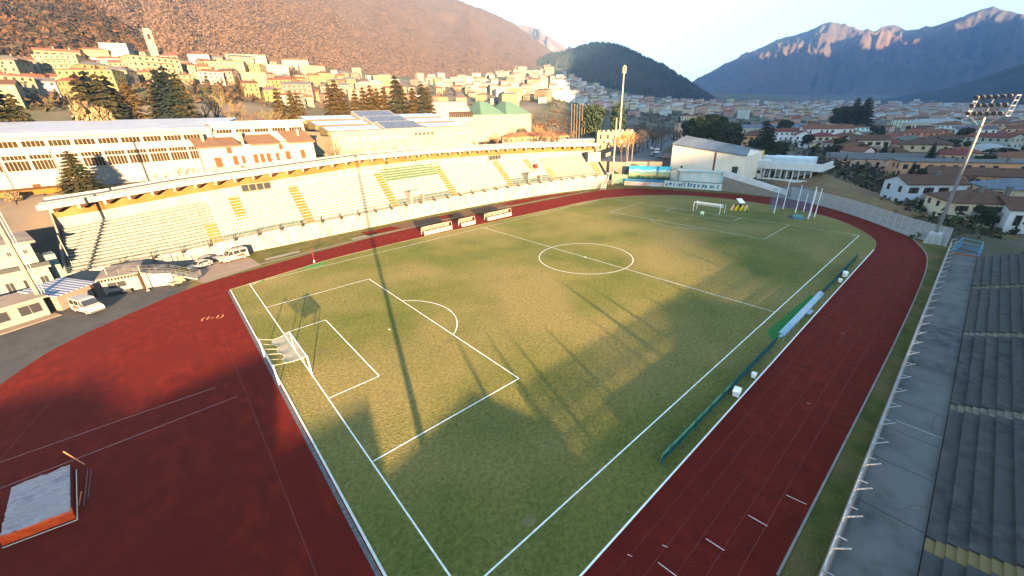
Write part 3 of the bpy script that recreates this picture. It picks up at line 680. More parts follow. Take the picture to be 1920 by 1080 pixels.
# steel staircase at the far end of the stand
st = thing('steel_staircase', 'grey-green steel staircase leaning on the far end of the grandstand', 'staircase', (121, 44, 0))
mb = MB(); a = np.array([116.5, 43.6, .1]); b = np.array([124.2, 47.6, 4.9])
for i in range(15):
    q = a + (b - a) * (i + .5) / 15; mb.box(-.16, .16, -.8, .8, -.03, .03, 0, R_(27), tuple(q))
mb.build('treads', mat('galvanised', (.30, .34, .34), (.22, .26, .27), 3, .5, metal=.4), st)
mb = MB(); n = Vector((-.46, .89, 0))
for s in (-.85, .85):
    o_ = n * s
    mb.bar(Vector(a) + o_, Vector(b) + o_, .08, .3); mb.bar(Vector(a) + o_ + Vector((0, 0, 1)), Vector(b) + o_ + Vector((0, 0, 1)), .06, .06); mb.bar(Vector(a) + o_ + Vector((0, 0, .55)), Vector(b) + o_ + Vector((0, 0, .55)), .05, .05)
    for i in range(8):
        q = Vector(a + (b - a) * i / 7) + o_; mb.tube(q, q + Vector((0, 0, 1)), .03, n=4)
mb.build('handrail', mat('galvanised', (.3, .34, .34)), st)
mb = MB(); mb.box(-2, 2, -1.1, 1.1, -.12, 0, 0, R_(27), (125.6, 48.3, 4.9))
for dx, dy in ((-1.7, -.8), (1.7, -.8), (1.7, .8), (-1.7, .8)): mb.tube((125.6 + dx, 48.3 + dy, -.1), (125.6 + dx, 48.3 + dy, 4.8), .09, n=6)
mb.build('landing', mat('galvanised', (.3, .34, .34)), st)

# ------------------------------------------------------------------ near stand with bare concrete terraces (right edge)
m_old = mat('old_concrete', (0.088, 0.09, 0.092), (0.036, 0.039, 0.041), .7, .92, .6, 5, c3=(0.1, 0.1, 0.096), s3=.25, detail=10)
m_tread = mat('terrace_concrete', (0.0702, 0.0689, 0.065), (0.0234, 0.02535, 0.026), 1.0, .9, .7, 5, c3=(0.0494, 0.0507, 0.0468), s3=.3, detail=10)
m_ystep = mat('worn_yellow_step', (0.15, 0.138, 0.105), (0.085, 0.08, 0.068), 1.2, .9, .3, c3=(0.15, 0.115, 0.05), s3=.12)
ts = thing('terrace_stand', 'bare dark concrete terrace stand along the right edge with cream steps', 'stand', (60, -52, 0))
XT0, XT1 = 3.0, 95.5; PZ = 1.45
mb = MB(); mb.box(XT0, XT1, -50.7, -47.3, -.1, PZ); mb.build('walkway', m_old, ts)
mb = MB()
for x in (23, 28.5, 33, 38, 43.5, 48.5, 54, 58.2, 64, 70, 75, 81, 88): mb.box(x, x + .06, -50.65, -47.4, PZ + .002, PZ + .006)
mb.build('expansion_joint', mat('joint_dark', (.02, .02, .02)), ts)
for i in range(9):
    mb = MB(); x = rnd.uniform(14, 90); y = rnd.uniform(-50.4, -47.6); a = rnd.uniform(0, 6.28); P = [(x, y)]
    for k in range(rnd.randint(5, 11)):
        a += rnd.uniform(-.35, .35); x += .35 * math.cos(a); y = min(-47.5, max(-50.6, y + .35 * math.sin(a))); P.append((x, y))
    ribbon(mb, P, .022, PZ + .0035); mb.build('crack', mat('joint_dark', (.02, .02, .02)), ts)
mb = MB(); mb.box(34.5, 34.62, -50.68, -47.9, PZ + .003, PZ + .009); mb.build('painted_stripe', mat('grey_paint', (0.192, 0.198, 0.204)), ts)
xst = [3.2, 22.0, 39.8, 58.0, 76.8]
NS = 6
for j, xa in enumerate(xst):
    xb = (xst + [XT1 + .6])[j + 1] - .65
    for k in range(NS):
        mb = MB(); y1 = -50.75 - k * .8; y0 = y1 - .8; zt_ = PZ + (k + 1) * .30
        mb.hull([(xa + .65, y0, -.1), (xb, y0, -.1), (xb, y1, -.1), (xa + .65, y1, -.1)], [(xa + .65, y0, zt_), (xb, y0, zt_), (xb, y1, zt_), (xa + .65, y1, zt_)])
        mb.box(xa + .65, xb, y1 - .02, y1 + .05, zt_ - .09, zt_ + .005)
        mb.build('tread', m_tread, ts)
    mb = MB()
    for k in range(NS * 2):
        y1 = -50.75 - k * .4; mb.box(xa - .62, xa + .62, y1 - .4, y1, -.1, PZ + (k + 1) * .15)
    mb.build('stair_flight', m_ystep, ts)
mb = MB(); mb.box(XT0, XT1, -56.1, -55.6, -.1, PZ + NS * .3 + .15); mb.build('rear_parapet', m_tread, ts)
mb = MB(); mb.box(XT1, XT1 + .35, -56, -47.3, -.1, PZ + .25); mb.build('end_kerb', mat('brick_red', (.28, .10, .06), (.2, .09, .06), 2), ts)
bf = thing('mesh_fence', 'bright blue mesh fence along the top of the bare terraces', 'fence', (60, -56, 0))
mb = MB()
zf0 = PZ + NS * .3 + .15
for x in np.arange(XT0, XT1, 2.6): mb.tube((x, -55.85, zf0), (x, -55.85, zf0 + 1.5), .05, n=5)
for h in (.1, .8, 1.45): mb.tube((XT0, -55.85, zf0 + h), (XT1, -55.85, zf0 + h), .04, n=5)
m_blue_ = mat('blue_paint', (.03, .24, .55), (.02, .18, .42), 1.5, .5); mb.build('frame', m_blue_, bf)
mb = MB(); mb.quad([(XT0, -55.87, zf0), (XT1, -55.87, zf0), (XT1, -55.87, zf0 + 1.4), (XT0, -55.87, zf0 + 1.4)]); mb.uv = [(0, 0), (XT1 - XT0, 0), (XT1 - XT0, 1.4), (0, 1.4)]
mb.build('netting', alpha_lattice('blue_net', (.03, .28, .58), .12, .2), bf)
# front railing with slanted arms
rg = thing('barrier_railing', 'grey-white railing with slanted arms along the front of the bare terraces', 'railing', (50, -47.2, 0))
m_rail = mat('worn_white_rail', (0.34, 0.36, 0.38), (0.22, 0.22, 0.22), 1.4, .6, metal=.1, c3=(0.28, 0.28, 0.28), s3=.8)
mb = MB()
for h, y in ((.35, -47.18), (.7, -47.12), (1.05, -47.05)): mb.tube((XT0, y, PZ + h), (102, y, PZ + h), .035, n=5)
mb.build('rail', m_rail, rg)
mb = MB(); mb.box(XT0, 103, -47.32, -47.02, -.1, PZ + .12); mb.build('edge_wall', mat('rusty_concrete', (.22, .15, .11), (.14, .12, .11), .8, .9), rg)
x = 10.8
while x < 101:
    mb = MB(); mb.bar((x, -47.2, PZ), (x, -47.05, PZ + 1.15), .07, .10); mb.bar((x, -47.05, PZ + 1.15), (x + .25, -47.8, PZ + 1.7), .075, .05)
    mb.build('post', m_rail, rg); mb = MB(); mb.bar((x + 1.2, -47.2, PZ), (x + 1.2, -47.05, PZ + 1.1), .05, .06)
    mb.bar((x + 1.2, -47.05, PZ + 1.1), (x + 1.25, -47.55, PZ + 1.12), .05, .05); mb.build('short_post', m_rail, rg); x += 2.9
gt = thing('blue_gate', 'blue steel gate frame at the far end of the bare terrace walkway', 'gate', (103, -49.5, 0))
mb = MB()
for a_, b_ in (((100.5, -47.6), (107, -48.4)), ((107, -48.4), (105.5, -51)), ((105.5, -51), (99.5, -51)), ((99.5, -51), (100.5, -47.6)), ((103.5, -48), (102.5, -51))):
    for h in (.2, 1.0, 2.0): mb.bar((*a_, h), (*b_, h), .09, .09)
    mb.bar((*a_, 0), (*a_, 2.1), .12, .12)
mb.build('frame', mat('blue_gate_paint', (0.05, 0.2, 0.33), (0.08, 0.24, 0.34), 2, .5), gt)
# ------------------------------------------------------------------ goals
m_post = mat('goal_white', (.82, .82, .80), rough=.45)
m_net = alpha_lattice('net_cord', (.24, .235, .22), .12, .16)
m_net2 = alpha_lattice('net_cord_far', (.85, .83, .78), .16, .10)
def netmesh(fn, nu, nv, lu, lv):
    mb = MB(); mb.uv = []
    for i in range(nu + 1):
        for j in range(nv + 1):
            mb.v.append(tuple(fn(i / nu, j / nv))); mb.uv.append((i / nu * lu, j / nv * lv))
    for i in range(nu):
        for j in range(nv):
            a = i * (nv + 1) + j; mb.f.append((a, a + 1, a + nv + 2, a + nv + 1)); mb.m.append(0)
    return mb
def goal(x0, s, label, near):
    g = thing('football_goal', label, 'goal', (x0, 0, 0), 0, 'football goals')
    for y in (-3.66, 3.66):
        mb = MB(); mb.tube((x0, y, 0), (x0, y, 2.5), .06 if not near else .065, n=8); mb.build('post', m_post, g)
    mb = MB(); mb.tube((x0, -3.72, 2.5), (x0, 3.72, 2.5), .065, n=8); mb.build('crossbar', m_post, g)
    xb = x0 - s * (3.2 if near else 2.6)
    for y in ((-3.0, 4.4) if near else (-3.9, 3.9)):
        mb = MB(); mb.tube((xb, y, 0), (xb, y, 2.55), .05, n=6); mb.build('rear_pole', m_post, g)
    if near:
        def top(u, v):
            y = 3.66 - u * 7.32; d = v * (1.9 + .5 * math.sin(u * math.pi) * .2); sag = math.sin(v * math.pi / 2) * .28 + .25 * math.sin(u * math.pi * 3) ** 2 * v * .5
            yy = y * (1 - v * .10) + .35 * v; edge = .18 * math.sin(u * math.pi * 5) * v
            return (x0 - s * (d + edge), yy, 2.5 - sag)
        netmesh(top, 28, 12, 7.3, 2.0).build('net', m_net, g)
        mb = MB()
        for i in range(6):
            u = i / 5; p = top(u, 1); q = (xb, 4.4 - u * 7.4, 2.5); mb.tube(p, q, .022, n=4)
        mb.tube((xb, 4.4, 2.5), (xb, -3.0, 2.5), .02, n=4)
        ed = [top(i / 28, 1) for i in range(29)]
        for a, b in zip(ed[:-1], ed[1:]): mb.tube(a, b, .03, n=4)
        for u in (0, 1):
            ed = [top(u, i / 10) for i in range(11)]
            for a, b in zip(ed[:-1], ed[1:]): mb.tube(a, b, .03, n=4)
        mb.build('cord', mat('rope_white', (.3, .29, .27)), g)
        def front(u, v): y = 3.5 - u * 7.0; return (x0 - s * (.25 + .1 * math.sin(u * 9)), y, 2.5 - v * (.75 + .3 * math.sin(u * 7)))
        netmesh(front, 20, 6, 7, .9).build('net', m_net, g)
    else:
        def back(u, v):
            y = -3.66 + u * 7.32
            if v < .5: return (x0 - s * v * 2 * 1.9, y, 2.5 - .1 * v)
            return (x0 - s * 1.9, y, 2.45 - (v - .5) * 2 * 1.0)
        netmesh(back, 14, 8, 7.3, 3.0).build('net', m_net2, g)
goal(0, 1, 'near white goal with its net tied up and drawn back over the goal line', True)
goal(105, -1, 'far white goal with slack net in the shade by the curved track', False)

# ------------------------------------------------------------------ dugouts
m_frame = mat('white_frame', (0.15, 0.145, 0.135), (0.12, 0.115, 0.105), 2, .5)
m_clear = mat('milky_panel', (.55, .55, .52), (.45, .47, .46), 1, .3)
for (xa, xb, lab, nb) in ((38.0, 46.0, 'longest white team dugout, nearest of the three on the far touchline', 4), (49.0, 53.4, 'short white dugout in the middle of the three on the far touchline', 2), (57.6, 66.2, 'white team dugout farthest along the far touchline', 4)):
    y0 = 38.1
    t = thing('dugout', lab, 'dugout', ((xa + xb) / 2, y0, 0), 0, 'team dugouts')
    mb = MB(); prof_ = [(0, .55), (.05, 1.35), (.35, 1.85), (.9, 2.1), (1.3, 2.1)]
    for q in np.linspace(xa, xb, nb + 1):
        for p, r in zip(prof_[:-1], prof_[1:]): mb.bar((q, y0 + 1.5 - p[0], p[1]), (q, y0 + 1.5 - r[0], r[1]), .12, .12)
        mb.bar((q, y0 + 1.5, 0), (q, y0 + 1.5, .6), .12, .12)
        mb.bar((q, y0 - .05, .0), (q, y0 - .05, .75), .1, .1); mb.bar((q, y0 - .05, .75), (q, y0 + .2, 2.1), .1, .1)
    for h, y in ((2.12, y0 + .2), (.75, y0 - .05), (.1, y0 - .05), (1.4, y0 + 1.45)): mb.bar((xa, y, h), (xb, y, h), .12, .12)
    mb.build('frame', m_frame, t)
    mb = MB()
    for p, r in zip(prof_[:-1], prof_[1:]): mb.quad([(xa, y0 + 1.5 - p[0], p[1]), (xb, y0 + 1.5 - p[0], p[1]), (xb, y0 + 1.5 - r[0], r[1]), (xa, y0 + 1.5 - r[0], r[1])])
    mb.build('rear_shell', mat('tinted_shell', (0.1, 0.075, 0.06), (0.14, 0.11, 0.09), 1, .3), t)
    mb = MB(); mb.hull([(xa, y0 - .06, .1), (xb, y0 - .06, .1), (xb, y0 - .02, .1), (xa, y0 - .02, .1)], [(xa, y0 - .06, 1.05), (xb, y0 - .06, 1.05), (xb, y0 - .02, 1.05), (xa, y0 - .02, 1.05)])
    mb.build('front_panel', mat('white_panel', (0.16, 0.155, 0.15), (0.13, 0.13, 0.125), 1.2, .5), t)
    mb = MB(); mb.box(xa + .1, xb - .1, y0 + .7, y0 + 1.1, .4, .48); mb.build('bench', m_seatw, t)

# ------------------------------------------------------------------ pitch-side fences, bench shelter, boxes
m_teal2 = mat('dark_teal_paint', (.012, .075, .075), (.02, .1, .09), 2, .6)
for x0, x1, lab in ((17.2, 43.4, 'long dark teal fence in the shade beside the near half of the track'), (63.0, 86.6, 'dark teal fence beside the track with white boxes behind it')):
    f = thing('pitch_fence', lab, 'fence', ((x0 + x1) / 2, -36.3, 0), 0, 'teal pitch-side fences')
    n = int((x1 - x0) / 2.4)
    for q in np.linspace(x0, x1, n):
        mb = MB(); mb.bar((q, -36.35, 0), (q, -36.35, 1.1), .07, .07); mb.bar((q, -36.35, .6), (q + .1, -36.85, .02), .05, .05); mb.build('post', m_teal2, f)
    mb = MB()
    for h in (.12, .6, 1.08): mb.bar((x0, -36.35, h), (x1, -36.35, h), .06, .08)
    mb.build('rail', m_teal2, f)
    mb = MB(); mb.hull([(x0, -36.33, .14), (x1, -36.33, .14), (x1, -36.31, .14), (x0, -36.31, .14)], [(x0, -36.33, 1.05), (x1, -36.33, 1.05), (x1, -36.31, 1.05), (x0, -36.31, 1.05)])
    mb.build('panel', mat('teal_sheet', (.01, .055, .055), (.015, .07, .06), 1, .7), f)
bs = thing('bench_shelter', 'long pale blue slatted bench shelter by the halfway line on a green mat', 'shelter', (53.5, -36.3, 0))
m_pb = mat('pale_blue_slat', (0.2, 0.33, 0.44), (0.27, 0.37, 0.44), 1.5, .5)
mb = MB()
for k, (y, z) in enumerate(((-36.72, .80), (-36.58, .92), (-36.44, 1.0), (-36.30, 1.02), (-36.16, .98))): mb.box(44.8, 62.2, y - .055, y + .055, z - .02, z + .02)
mb.build('slat', m_pb, bs)
mb = MB()
for q in np.linspace(44.9, 62.1, 10):
    mb.bar((q, -36.75, 0), (q, -36.75, .78), .06, .06); mb.bar((q, -36.75, .74), (q, -36.3, .98), .05, .05); mb.bar((q, -36.3, .98), (q, -36.12, .94), .05, .05); mb.bar((q, -36.3, 0), (q, -36.3, .38), .06, .06)
mb.box(53.6, 55.2, -37.2, -36.8, .6, .7)
mb.build('frame', mat('shelter_frame', (.2, .3, .36)), bs)
mb = MB(); mb.box(45, 62, -36.5, -36.15, .36, .41); mb.build('bench', m_pb, bs)
mg = mat('green_mat', (.012, .10, .022), (.018, .13, .03), 1.5, .9, .6, 6)
def slab(name, poly, z0, z1, m, label, cat, group=None):
    mb = MB(); mb.hull([(*p, z0) for p in poly], [(*p, z1) for p in poly]); o = mb.build(name, m); return tag(o, label, cat, group)
slab('artificial_grass_mat', [(43.5, -36.2), (46.0, -34.6), (62.0, -35.2), (62.5, -36.1)], .031, .05, mg, 'dark green artificial grass mat in front of the pale blue bench shelter', 'mat')
mgl = mat('green_mat_sunlit', (.05, .18, .045), (.03, .13, .03), 1.2, .9, .5, 6)
slab('artificial_grass_mat', [G(567, 506), G(575, 500), G(607, 491), G(611, 495)], .005, .05, mgl, 'bright green artificial grass mat beside the short post on the far touchline', 'mat')
slab('artificial_grass_mat', [G(487, 529), G(491, 526.5), G(497, 525.5), G(494, 528.5)], .005, .05, mgl, 'small bright green mat scrap near the far corner of the pitch', 'mat')
for (x, y), lab, s in (((30.3, -37.0), 'single white plastic box beside the long dark teal fence', .8), ((34.6, -37.05), 'small white box with tilted lid beside the long teal fence', .55), ((71, -36.95), 'white box nearer the pale blue bench shelter, by the far teal fence', .6), ((74.4, -36.9), 'white box farthest along the track by the far teal fence', .85)):
    t = thing('storage_box', lab, 'box', (x, y, 0), .2, 'white boxes beside the track', world=False)
    mb = MB(); mb.hull([(-s * .5, -s * .35, .12), (s * .5, -s * .35, .12), (s * .5, s * .35, .12), (-s * .5, s * .35, .12)], [(-s * .55, -s * .4, s * .9), (s * .55, -s * .4, s * .9), (s * .55, s * .4, s * .9), (-s * .55, s * .4, s * .9)]); mb.build('body', mat('box_white', (.78, .76, .70), rough=.5), t)
    mb = MB(); mb.hull([(-s * .6, -s * .45, s * .9), (s * .6, -s * .45, s * .9), (s * .6, s * .45, s * .9), (-s * .6, s * .45, s * .9)], [(-s * .5, -s * .35, s * 1.06), (s * .5, -s * .35, s * 1.06), (s * .5, s * .35, s * 1.06), (-s * .5, s * .35, s * 1.06)]); mb.build('lid', mat('box_lid', (.72, .72, .68), rough=.5), t)
    mb = MB(); mb.box(-s * .45, s * .45, -s * .3, s * .3, 0, .12); mb.build('base', m_brown, t)

# ------------------------------------------------------------------ high-jump landing mat
hj = thing('landing_mat', 'high-jump landing mat under a crumpled grey-white cover with orange edge', 'mat', (-20.4, -6.7, 0))
A, B, C_, D = (-22.15, -3.75), (-18.95, -3.7), (-18.35, -9.95), (-21.75, -9.45)
def bil(u, v): return np.array(A) * (1 - u) * (1 - v) + np.array(B) * u * (1 - v) + np.array(C_) * u * v + np.array(D) * (1 - u) * v
n1, n2 = 44, 64
uu, vv = np.meshgrid(np.linspace(0, 1, n1), np.linspace(0, 1, n2), indexing='ij')
P = np.stack([bil(a, b) for a, b in zip(uu.ravel(), vv.ravel())]); cr_ = fbm(P[:, 0] * 1.1 + P[:, 1] * .5, P[:, 1] * 2.6 - P[:, 0] * 1.2, 5, True)
edge = np.minimum(np.minimum(uu, 1 - uu), np.minimum(vv, 1 - vv)).ravel(); z = .55 + .26 * cr_ * (.5 + fbm(P[:, 0] * .6, P[:, 1] * .6, 2)) - .10 * np.exp(-edge * 30)
npmesh('cover', np.stack([P[:, 0], P[:, 1], z], 1) - np.array([*hj.location]), gridfaces(n1, n2, False), mat('grey_cover', (0.4, 0.31, 0.29), (0.24, 0.21, 0.225), 1.7, .6, 1.0, 3, c3=(0.33, 0.26, 0.25), s3=.8, contrast=(.36, .62), bdist=.4, stretch=(.6, 1.6, 1)), smooth=True, parent=hj)  # pale and dark tones in the colour stand for shading of the folds
mb = MB(); mb.hull([(*p, .0) for p in (A, B, C_, D)][::-1], [(*p, .56) for p in (A, B, C_, D)][::-1]); mb.build('cushion', mat('dark_red_side', (.10, .012, .012), rough=.6), hj)
mb = MB(); mb.hull([(*p, .05) for p in (bil(-.02, 1.0), bil(1.02, 1.0), bil(1.03, 1.05), bil(-.03, 1.05))], [(*p, .60) for p in (bil(-.02, .93), bil(1.02, .93), bil(1.02, 1.03), bil(-.02, 1.03))]); mb.build('orange_skirt', mat('orange_tarp', (0.75, 0.085, 0.012), (0.5, 0.045, 0.008), 2.5, .5, .7, 6, bdist=.15), hj)
mb = MB(); mb.bar((*bil(-.02, 1.09), .06), (*bil(1.05, 1.09), .06), .05, .05); mb.bar((*bil(1.05, 1.09), .06), (*bil(1.06, .05), .06), .05, .05); mb.build('base_frame', mat('pale_wood', (.5, .42, .34)), hj)
js = thing('jump_stand', 'thin pole with slanted orange bars beside the high-jump landing mat', 'stand', (-17.9, -8.0, 0))
mb = MB(); mb.tube((-18.0, -4.6, .05), (-17.9, -9.2, .05), .025, n=5); mb.tube((-17.75, -4.9, .1), (-17.7, -8.6, .1), .02, n=5); mb.build('rail', mat('steel_grey', (.10, .10, .11)), js)
mb = MB(); mb.bar((-18.15, -9.0, .1), (-17.6, -9.2, 1.3), .06, .06); mb.bar((-18.2, -3.9, .2), (-19.1, -2.9, 1.5), .06, .06); mb.build('arm', mat('orange_bar', (.45, .16, .08)), js)

# ------------------------------------------------------------------ floodlight towers
m_galv = mat('galvanised_mast', (0.2, 0.21, 0.22), (0.15, 0.16, 0.17), 1.5, .45, metal=.5)
m_lampb = mat('floodlight_housing', (0.045, 0.045, 0.045), rough=.5); m_lampg = mat('floodlight_glass', (0.07, 0.075, 0.085), rough=.1)
def tower(x, y, h, aim, label, head=True, hw=6.6, r=.34):
    t = thing('floodlight_tower', label, 'tower', (x, y, 0), 0, 'floodlight towers')
    mb = MB(); mb.tube((x, y, .8), (x, y, h), r, r * .62, 10); mb.build('mast', m_galv, t)
    mb = MB(); mb.hull([(x - 1.3, y - 1.3, -.1), (x + 1.3, y - 1.3, -.1), (x + 1.3, y + 1.3, -.1), (x - 1.3, y + 1.3, -.1)], [(x - .9, y - .9, 2.2), (x + .9, y - .9, 2.2), (x + .9, y + .9, 2.2), (x - .9, y + .9, 2.2)])
    for k in range(4): mb.box(x - 1.45, x - 1.3 + .02, y - 1 + k * .5, y - .8 + k * .5, .1, 2.1)
    mb.build('plinth', mat('mast_plinth', (.42, .43, .42), (.34, .35, .34), 1, .8), t)
    mb = MB()
    for z in np.arange(3, h - 1, .6): mb.bar((x - .3, y + r + .05, z), (x + .3, y + r + .05, z), .03, .03)
    mb.build('ladder', m_galv, t)
    if head:
        f = Vector((aim[0] - x, aim[1] - y, 0)).normalized(); s = Vector((-f.y, f.x, 0)); c = Vector((x, y, h)); up = (Vector((0, 0, 1)) + f * -.12).normalized()
        mb = MB(); rows = [(-.2), (1.15), (2.5)]
        for q in rows: mb.bar(c + s * (-hw / 2) + up * q, c + s * (hw / 2) + up * q, .14, .14)
        for e in (-hw / 2, hw / 2):
            for o_ in (0, -.7): mb.bar(c + s * e + up * -.3 + f * o_, c + s * e + up * 2.9 + f * o_, .12, .12)
            for q in (-.3, .5, 1.3, 2.1, 2.9): mb.bar(c + s * e + up * q, c + s * e + up * q - f * .7, .1, .1)
        mb.bar(c + s * (-hw * .42) + up * -.2, c + Vector((0, 0, -2.4)), .12, .12); mb.bar(c + s * (hw * .42) + up * -.2, c + Vector((0, 0, -2.4)), .12, .12)
        mb.bar(c + s * (-hw * .3) - f * .3 + up * -.25, c + s * (hw * .3) - f * .3 + up * -.25, .8, .06); mb.bar(c, c + up * 2.6, .2, .2)
        mb.build('head_frame', m_galv, t)
        for q in rows:
            for k in range(6):
                e = -hw / 2 + hw * (k + .5) / 6; p = c + s * e + up * (q + .35) + f * .35
                d = (f + Vector((0, 0, -.55))).normalized(); mb = MB(); mb.tube(p - d * .25, p + d * .15, .2, .40, 10); l = mb.build('floodlight', m_lampb, t)
                mb = MB(); mb.tube(p + d * .155, p + d * .175, .37, .37, 10); g_ = mb.build('lens', m_lampg); g_.parent = l
    return t
tower(108.1, -44.6, 24.0, (60, 0), 'grey floodlight tower on the right beyond the track bend, lamps at its top')
tower(-6.9, -52.6, 36.0, (40, 20), 'grey floodlight tower behind the viewpoint at the near corner of the ground')
# slim tower behind the far end of the big stand
pm = thing('lighting_mast', 'slim white mast rising behind the painted mural at the far end', 'mast', (130.2, 49.4, 0))
mb = MB(); mb.tube((130.2, 49.4, 0), (130.2, 49.4, 24.6), .38, .24, 10); mb.build('pole', mat('white_mast', (0.15, 0.145, 0.135), rough=.5), pm)
mb = MB()
for z in np.arange(2, 24, .55): mb.bar((129.75, 49.0, z), (130.1, 48.85, z), .04, .04)
mb.build('rung', m_galv, pm); mb = MB(); mb.box(129.4, 131, 48.6, 50.2, -.1, 1.6); mb.build('base', m_conc, pm)
zb = Tz(183, 84)
tm = thing('telecom_mast', 'tall pale telecom mast with antenna drum, standing behind the town trees', 'mast', (183, 84, zb))
mb = MB(); mb.tube((183, 84, zb), (183, 84, 44.6), .62, .36, 10); mb.build('pole', mat('white_mast', (.62, .6, .56)), tm)
mb = MB(); mb.tube((183, 84, 44.4), (183, 84, 44.9), 1.2, 1.2, 12); mb.tube((183, 84, 47.4), (183, 84, 47.7), 1.1, 1.1, 12); mb.tube((183, 84, 44.5), (183, 84, 48.4), .2, .12, 6); mb.build('platform', m_galv, tm)
for k in range(6):
    a = k * 1.047; mb = MB(); mb.box(-.16, .16, -.12, .12, 0, 2.4, 0, a, (183 + .95 * math.cos(a), 84 + .95 * math.sin(a), 44.95)); mb.build('antenna', mat('antenna_white', (0.16, 0.155, 0.14), rough=.5), tm)

# ------------------------------------------------------------------ throwing cage, equipment at the far goal
cg = thing('throwing_cage', 'hammer throwing cage of tall white posts and blue netting by the far bend', 'cage', (118, -18, 0))
cp = [((1451, 400), (1459, 352)), ((1468, 392), (1480, 336)), ((1491, 399), (1504, 347)), ((1506, 397), (1512, 362)), ((1515, 411), (1530, 350)), ((1518, 405), (1529, 355)), ((1527, 407), (1541, 353))]
for (u, v), (u2, v2) in cp:
    x, y = G(u, v); d = ray(u2, v2); t = math.hypot(x - CAM[0], y - CAM[1]) / math.hypot(d[0], d[1]); h = CAM[2] + t * d[2]
    mb = MB(); mb.tube((x, y, 0), (x, y, h), .10, .08, 8); mb.tube((x, y, 0), (x, y, 1.4), .14, .14, 8); mb.build('post', mat('cage_white', (.66, .68, .70), rough=.5), cg)
q = [G(1441, 395), G(1468, 391), G(1508, 394), G(1518, 404)]
mb = MB(); mb.uv = []
for (a, b) in zip(q[:-1], q[1:]):
    L0 = math.hypot(b[0] - a[0], b[1] - a[1]); mb.quad([(*a, .2), (*b, .2), (*b, 6.2), (*a, 6.2)]); mb.uv += [(0, 0), (L0, 0), (L0, 6), (0, 6)]
mb.build('netting', alpha_lattice('cage_net', (.07, .16, .28), .10, .10), cg)
xb, yb = G(1496, 410); mb = MB(); mb.box(-1.6, 1.6, -1.1, 1.1, 0, .5, 0, .4, (xb, yb, 0)); mb.box(-1.4, 1.4, -.9, .9, .5, .75, 0, .4, (xb, yb, 0)); tag(mb.build('covered_pallet', mat('teal_tarp', (.06, .16, .2), (.1, .2, .2), 1, .6)), 'low teal tarpaulin-covered pallet on the grass beside the throwing cage', 'pallet')
xb, yb = G(1485, 407); slab('ground_sheet', [(xb - 1.6, yb - .9), (xb + 1.5, yb - 1.1), (xb + 1.7, yb + .8), (xb - 1.4, yb + 1)], .031, .06, mat('black_sheet', (.012, .014, .016), rough=.6), 'black sheet lying on the grass in front of the throwing cage', 'sheet')
pos = ['leftmost', 'second from the left', 'third from the left', 'rightmost']
for i, (u, v) in enumerate([(1374.5, 394), (1382, 395), (1391.5, 395), (1399, 395.5)]):
    x, y = G(u, v); t = thing('marker_board', ('pale orange', 'bright yellow', 'yellow', 'yellow and white')[i] + ' folding marker board, ' + pos[i] + ' of four beside the far goal', 'marker', (x, y, 0), .9, 'folding markers beside the far goal', world=False)
    for s in (-1, 1):
        mb = MB(); mb.hull([(-.5, s * .6, 0), (.5, s * .6, 0), (.5, s * .55, 0), (-.5, s * .55, 0)], [(-.35, s * .05, 1.5), (.35, s * .05, 1.5), (.35, 0, 1.5), (-.35, 0, 1.5)]); mb.build('panel', [mat('pale_orange', (.75, .45, .25)), mat('bright_yellow', (.75, .55, .02)), mat('bright_yellow', (.75, .5, .02)), mat('cream_yellow', (.7, .6, .25))][i], t)
x, y = G(1386, 391); t = thing('roller_cart', 'black field cart with slanted white board behind the yellow markers', 'cart', (x, y, 0), .8, world=False)
mb = MB(); mb.box(-.9, .9, -.7, .7, .5, 1.1); mb.bar((-.7, 0, 1.1), (.2, 0, 2.1), .2, .2); mb.build('body', mat('cart_black', (.02, .02, .025), rough=.5), t)
mb = MB(); mb.hull([(-1.3, -.7, 1.75), (1.2, -.7, 2.5), (1.2, .7, 2.5), (-1.3, .7, 1.75)], [(-1.3, -.7, 1.9), (1.2, -.7, 2.65), (1.2, .7, 2.65), (-1.3, .7, 1.9)]); mb.build('board', m_post, t)
for sx_ in (-.6, .6):
    for sy_ in (-.8, .8): mb = MB(); mb.tube((sx_, sy_ - .08, .4), (sx_, sy_ + .08, .4), .4, .4, 12); mb.build('wheel', mat('tyre', (.015, .015, .015)), t)
x, y = G(1316, 404); t = thing('ball_crate', 'small pale green crate on legs standing in front of the far goal', 'crate', (x, y, 0), .5, world=False)
mb = MB(); mb.box(-.6, .6, -.4, .4, .55, 1.0); mb.build('body', mat('pale_green', (.40, .62, .40)), t); mb = MB()
for a, b in ((-.5, -.3), (.5, -.3), (.5, .3), (-.5, .3)): mb.tube((a, b, 0), (a, b, .55), .05, n=5)
mb.build('legs', mat('pale_green', (.4, .62, .4)), t)
x, y = G(590, 492); t = thing('short_post', 'short dark post with pale foot on the far touchline', 'post', (x, y, 0)); mb = MB(); mb.tube((x, y, .5), (x + .05, y, 3.1), .10, n=6); mb.build('shaft', mat('dark_red_post', (.07, .012, .015)), t); mb = MB(); mb.tube((x - .1, y, 0), (x, y, .5), .14, n=6); mb.build('foot', m_kerb, t)
for k, (u, v) in enumerate([(797, 618), (740, 615)]):
    pass
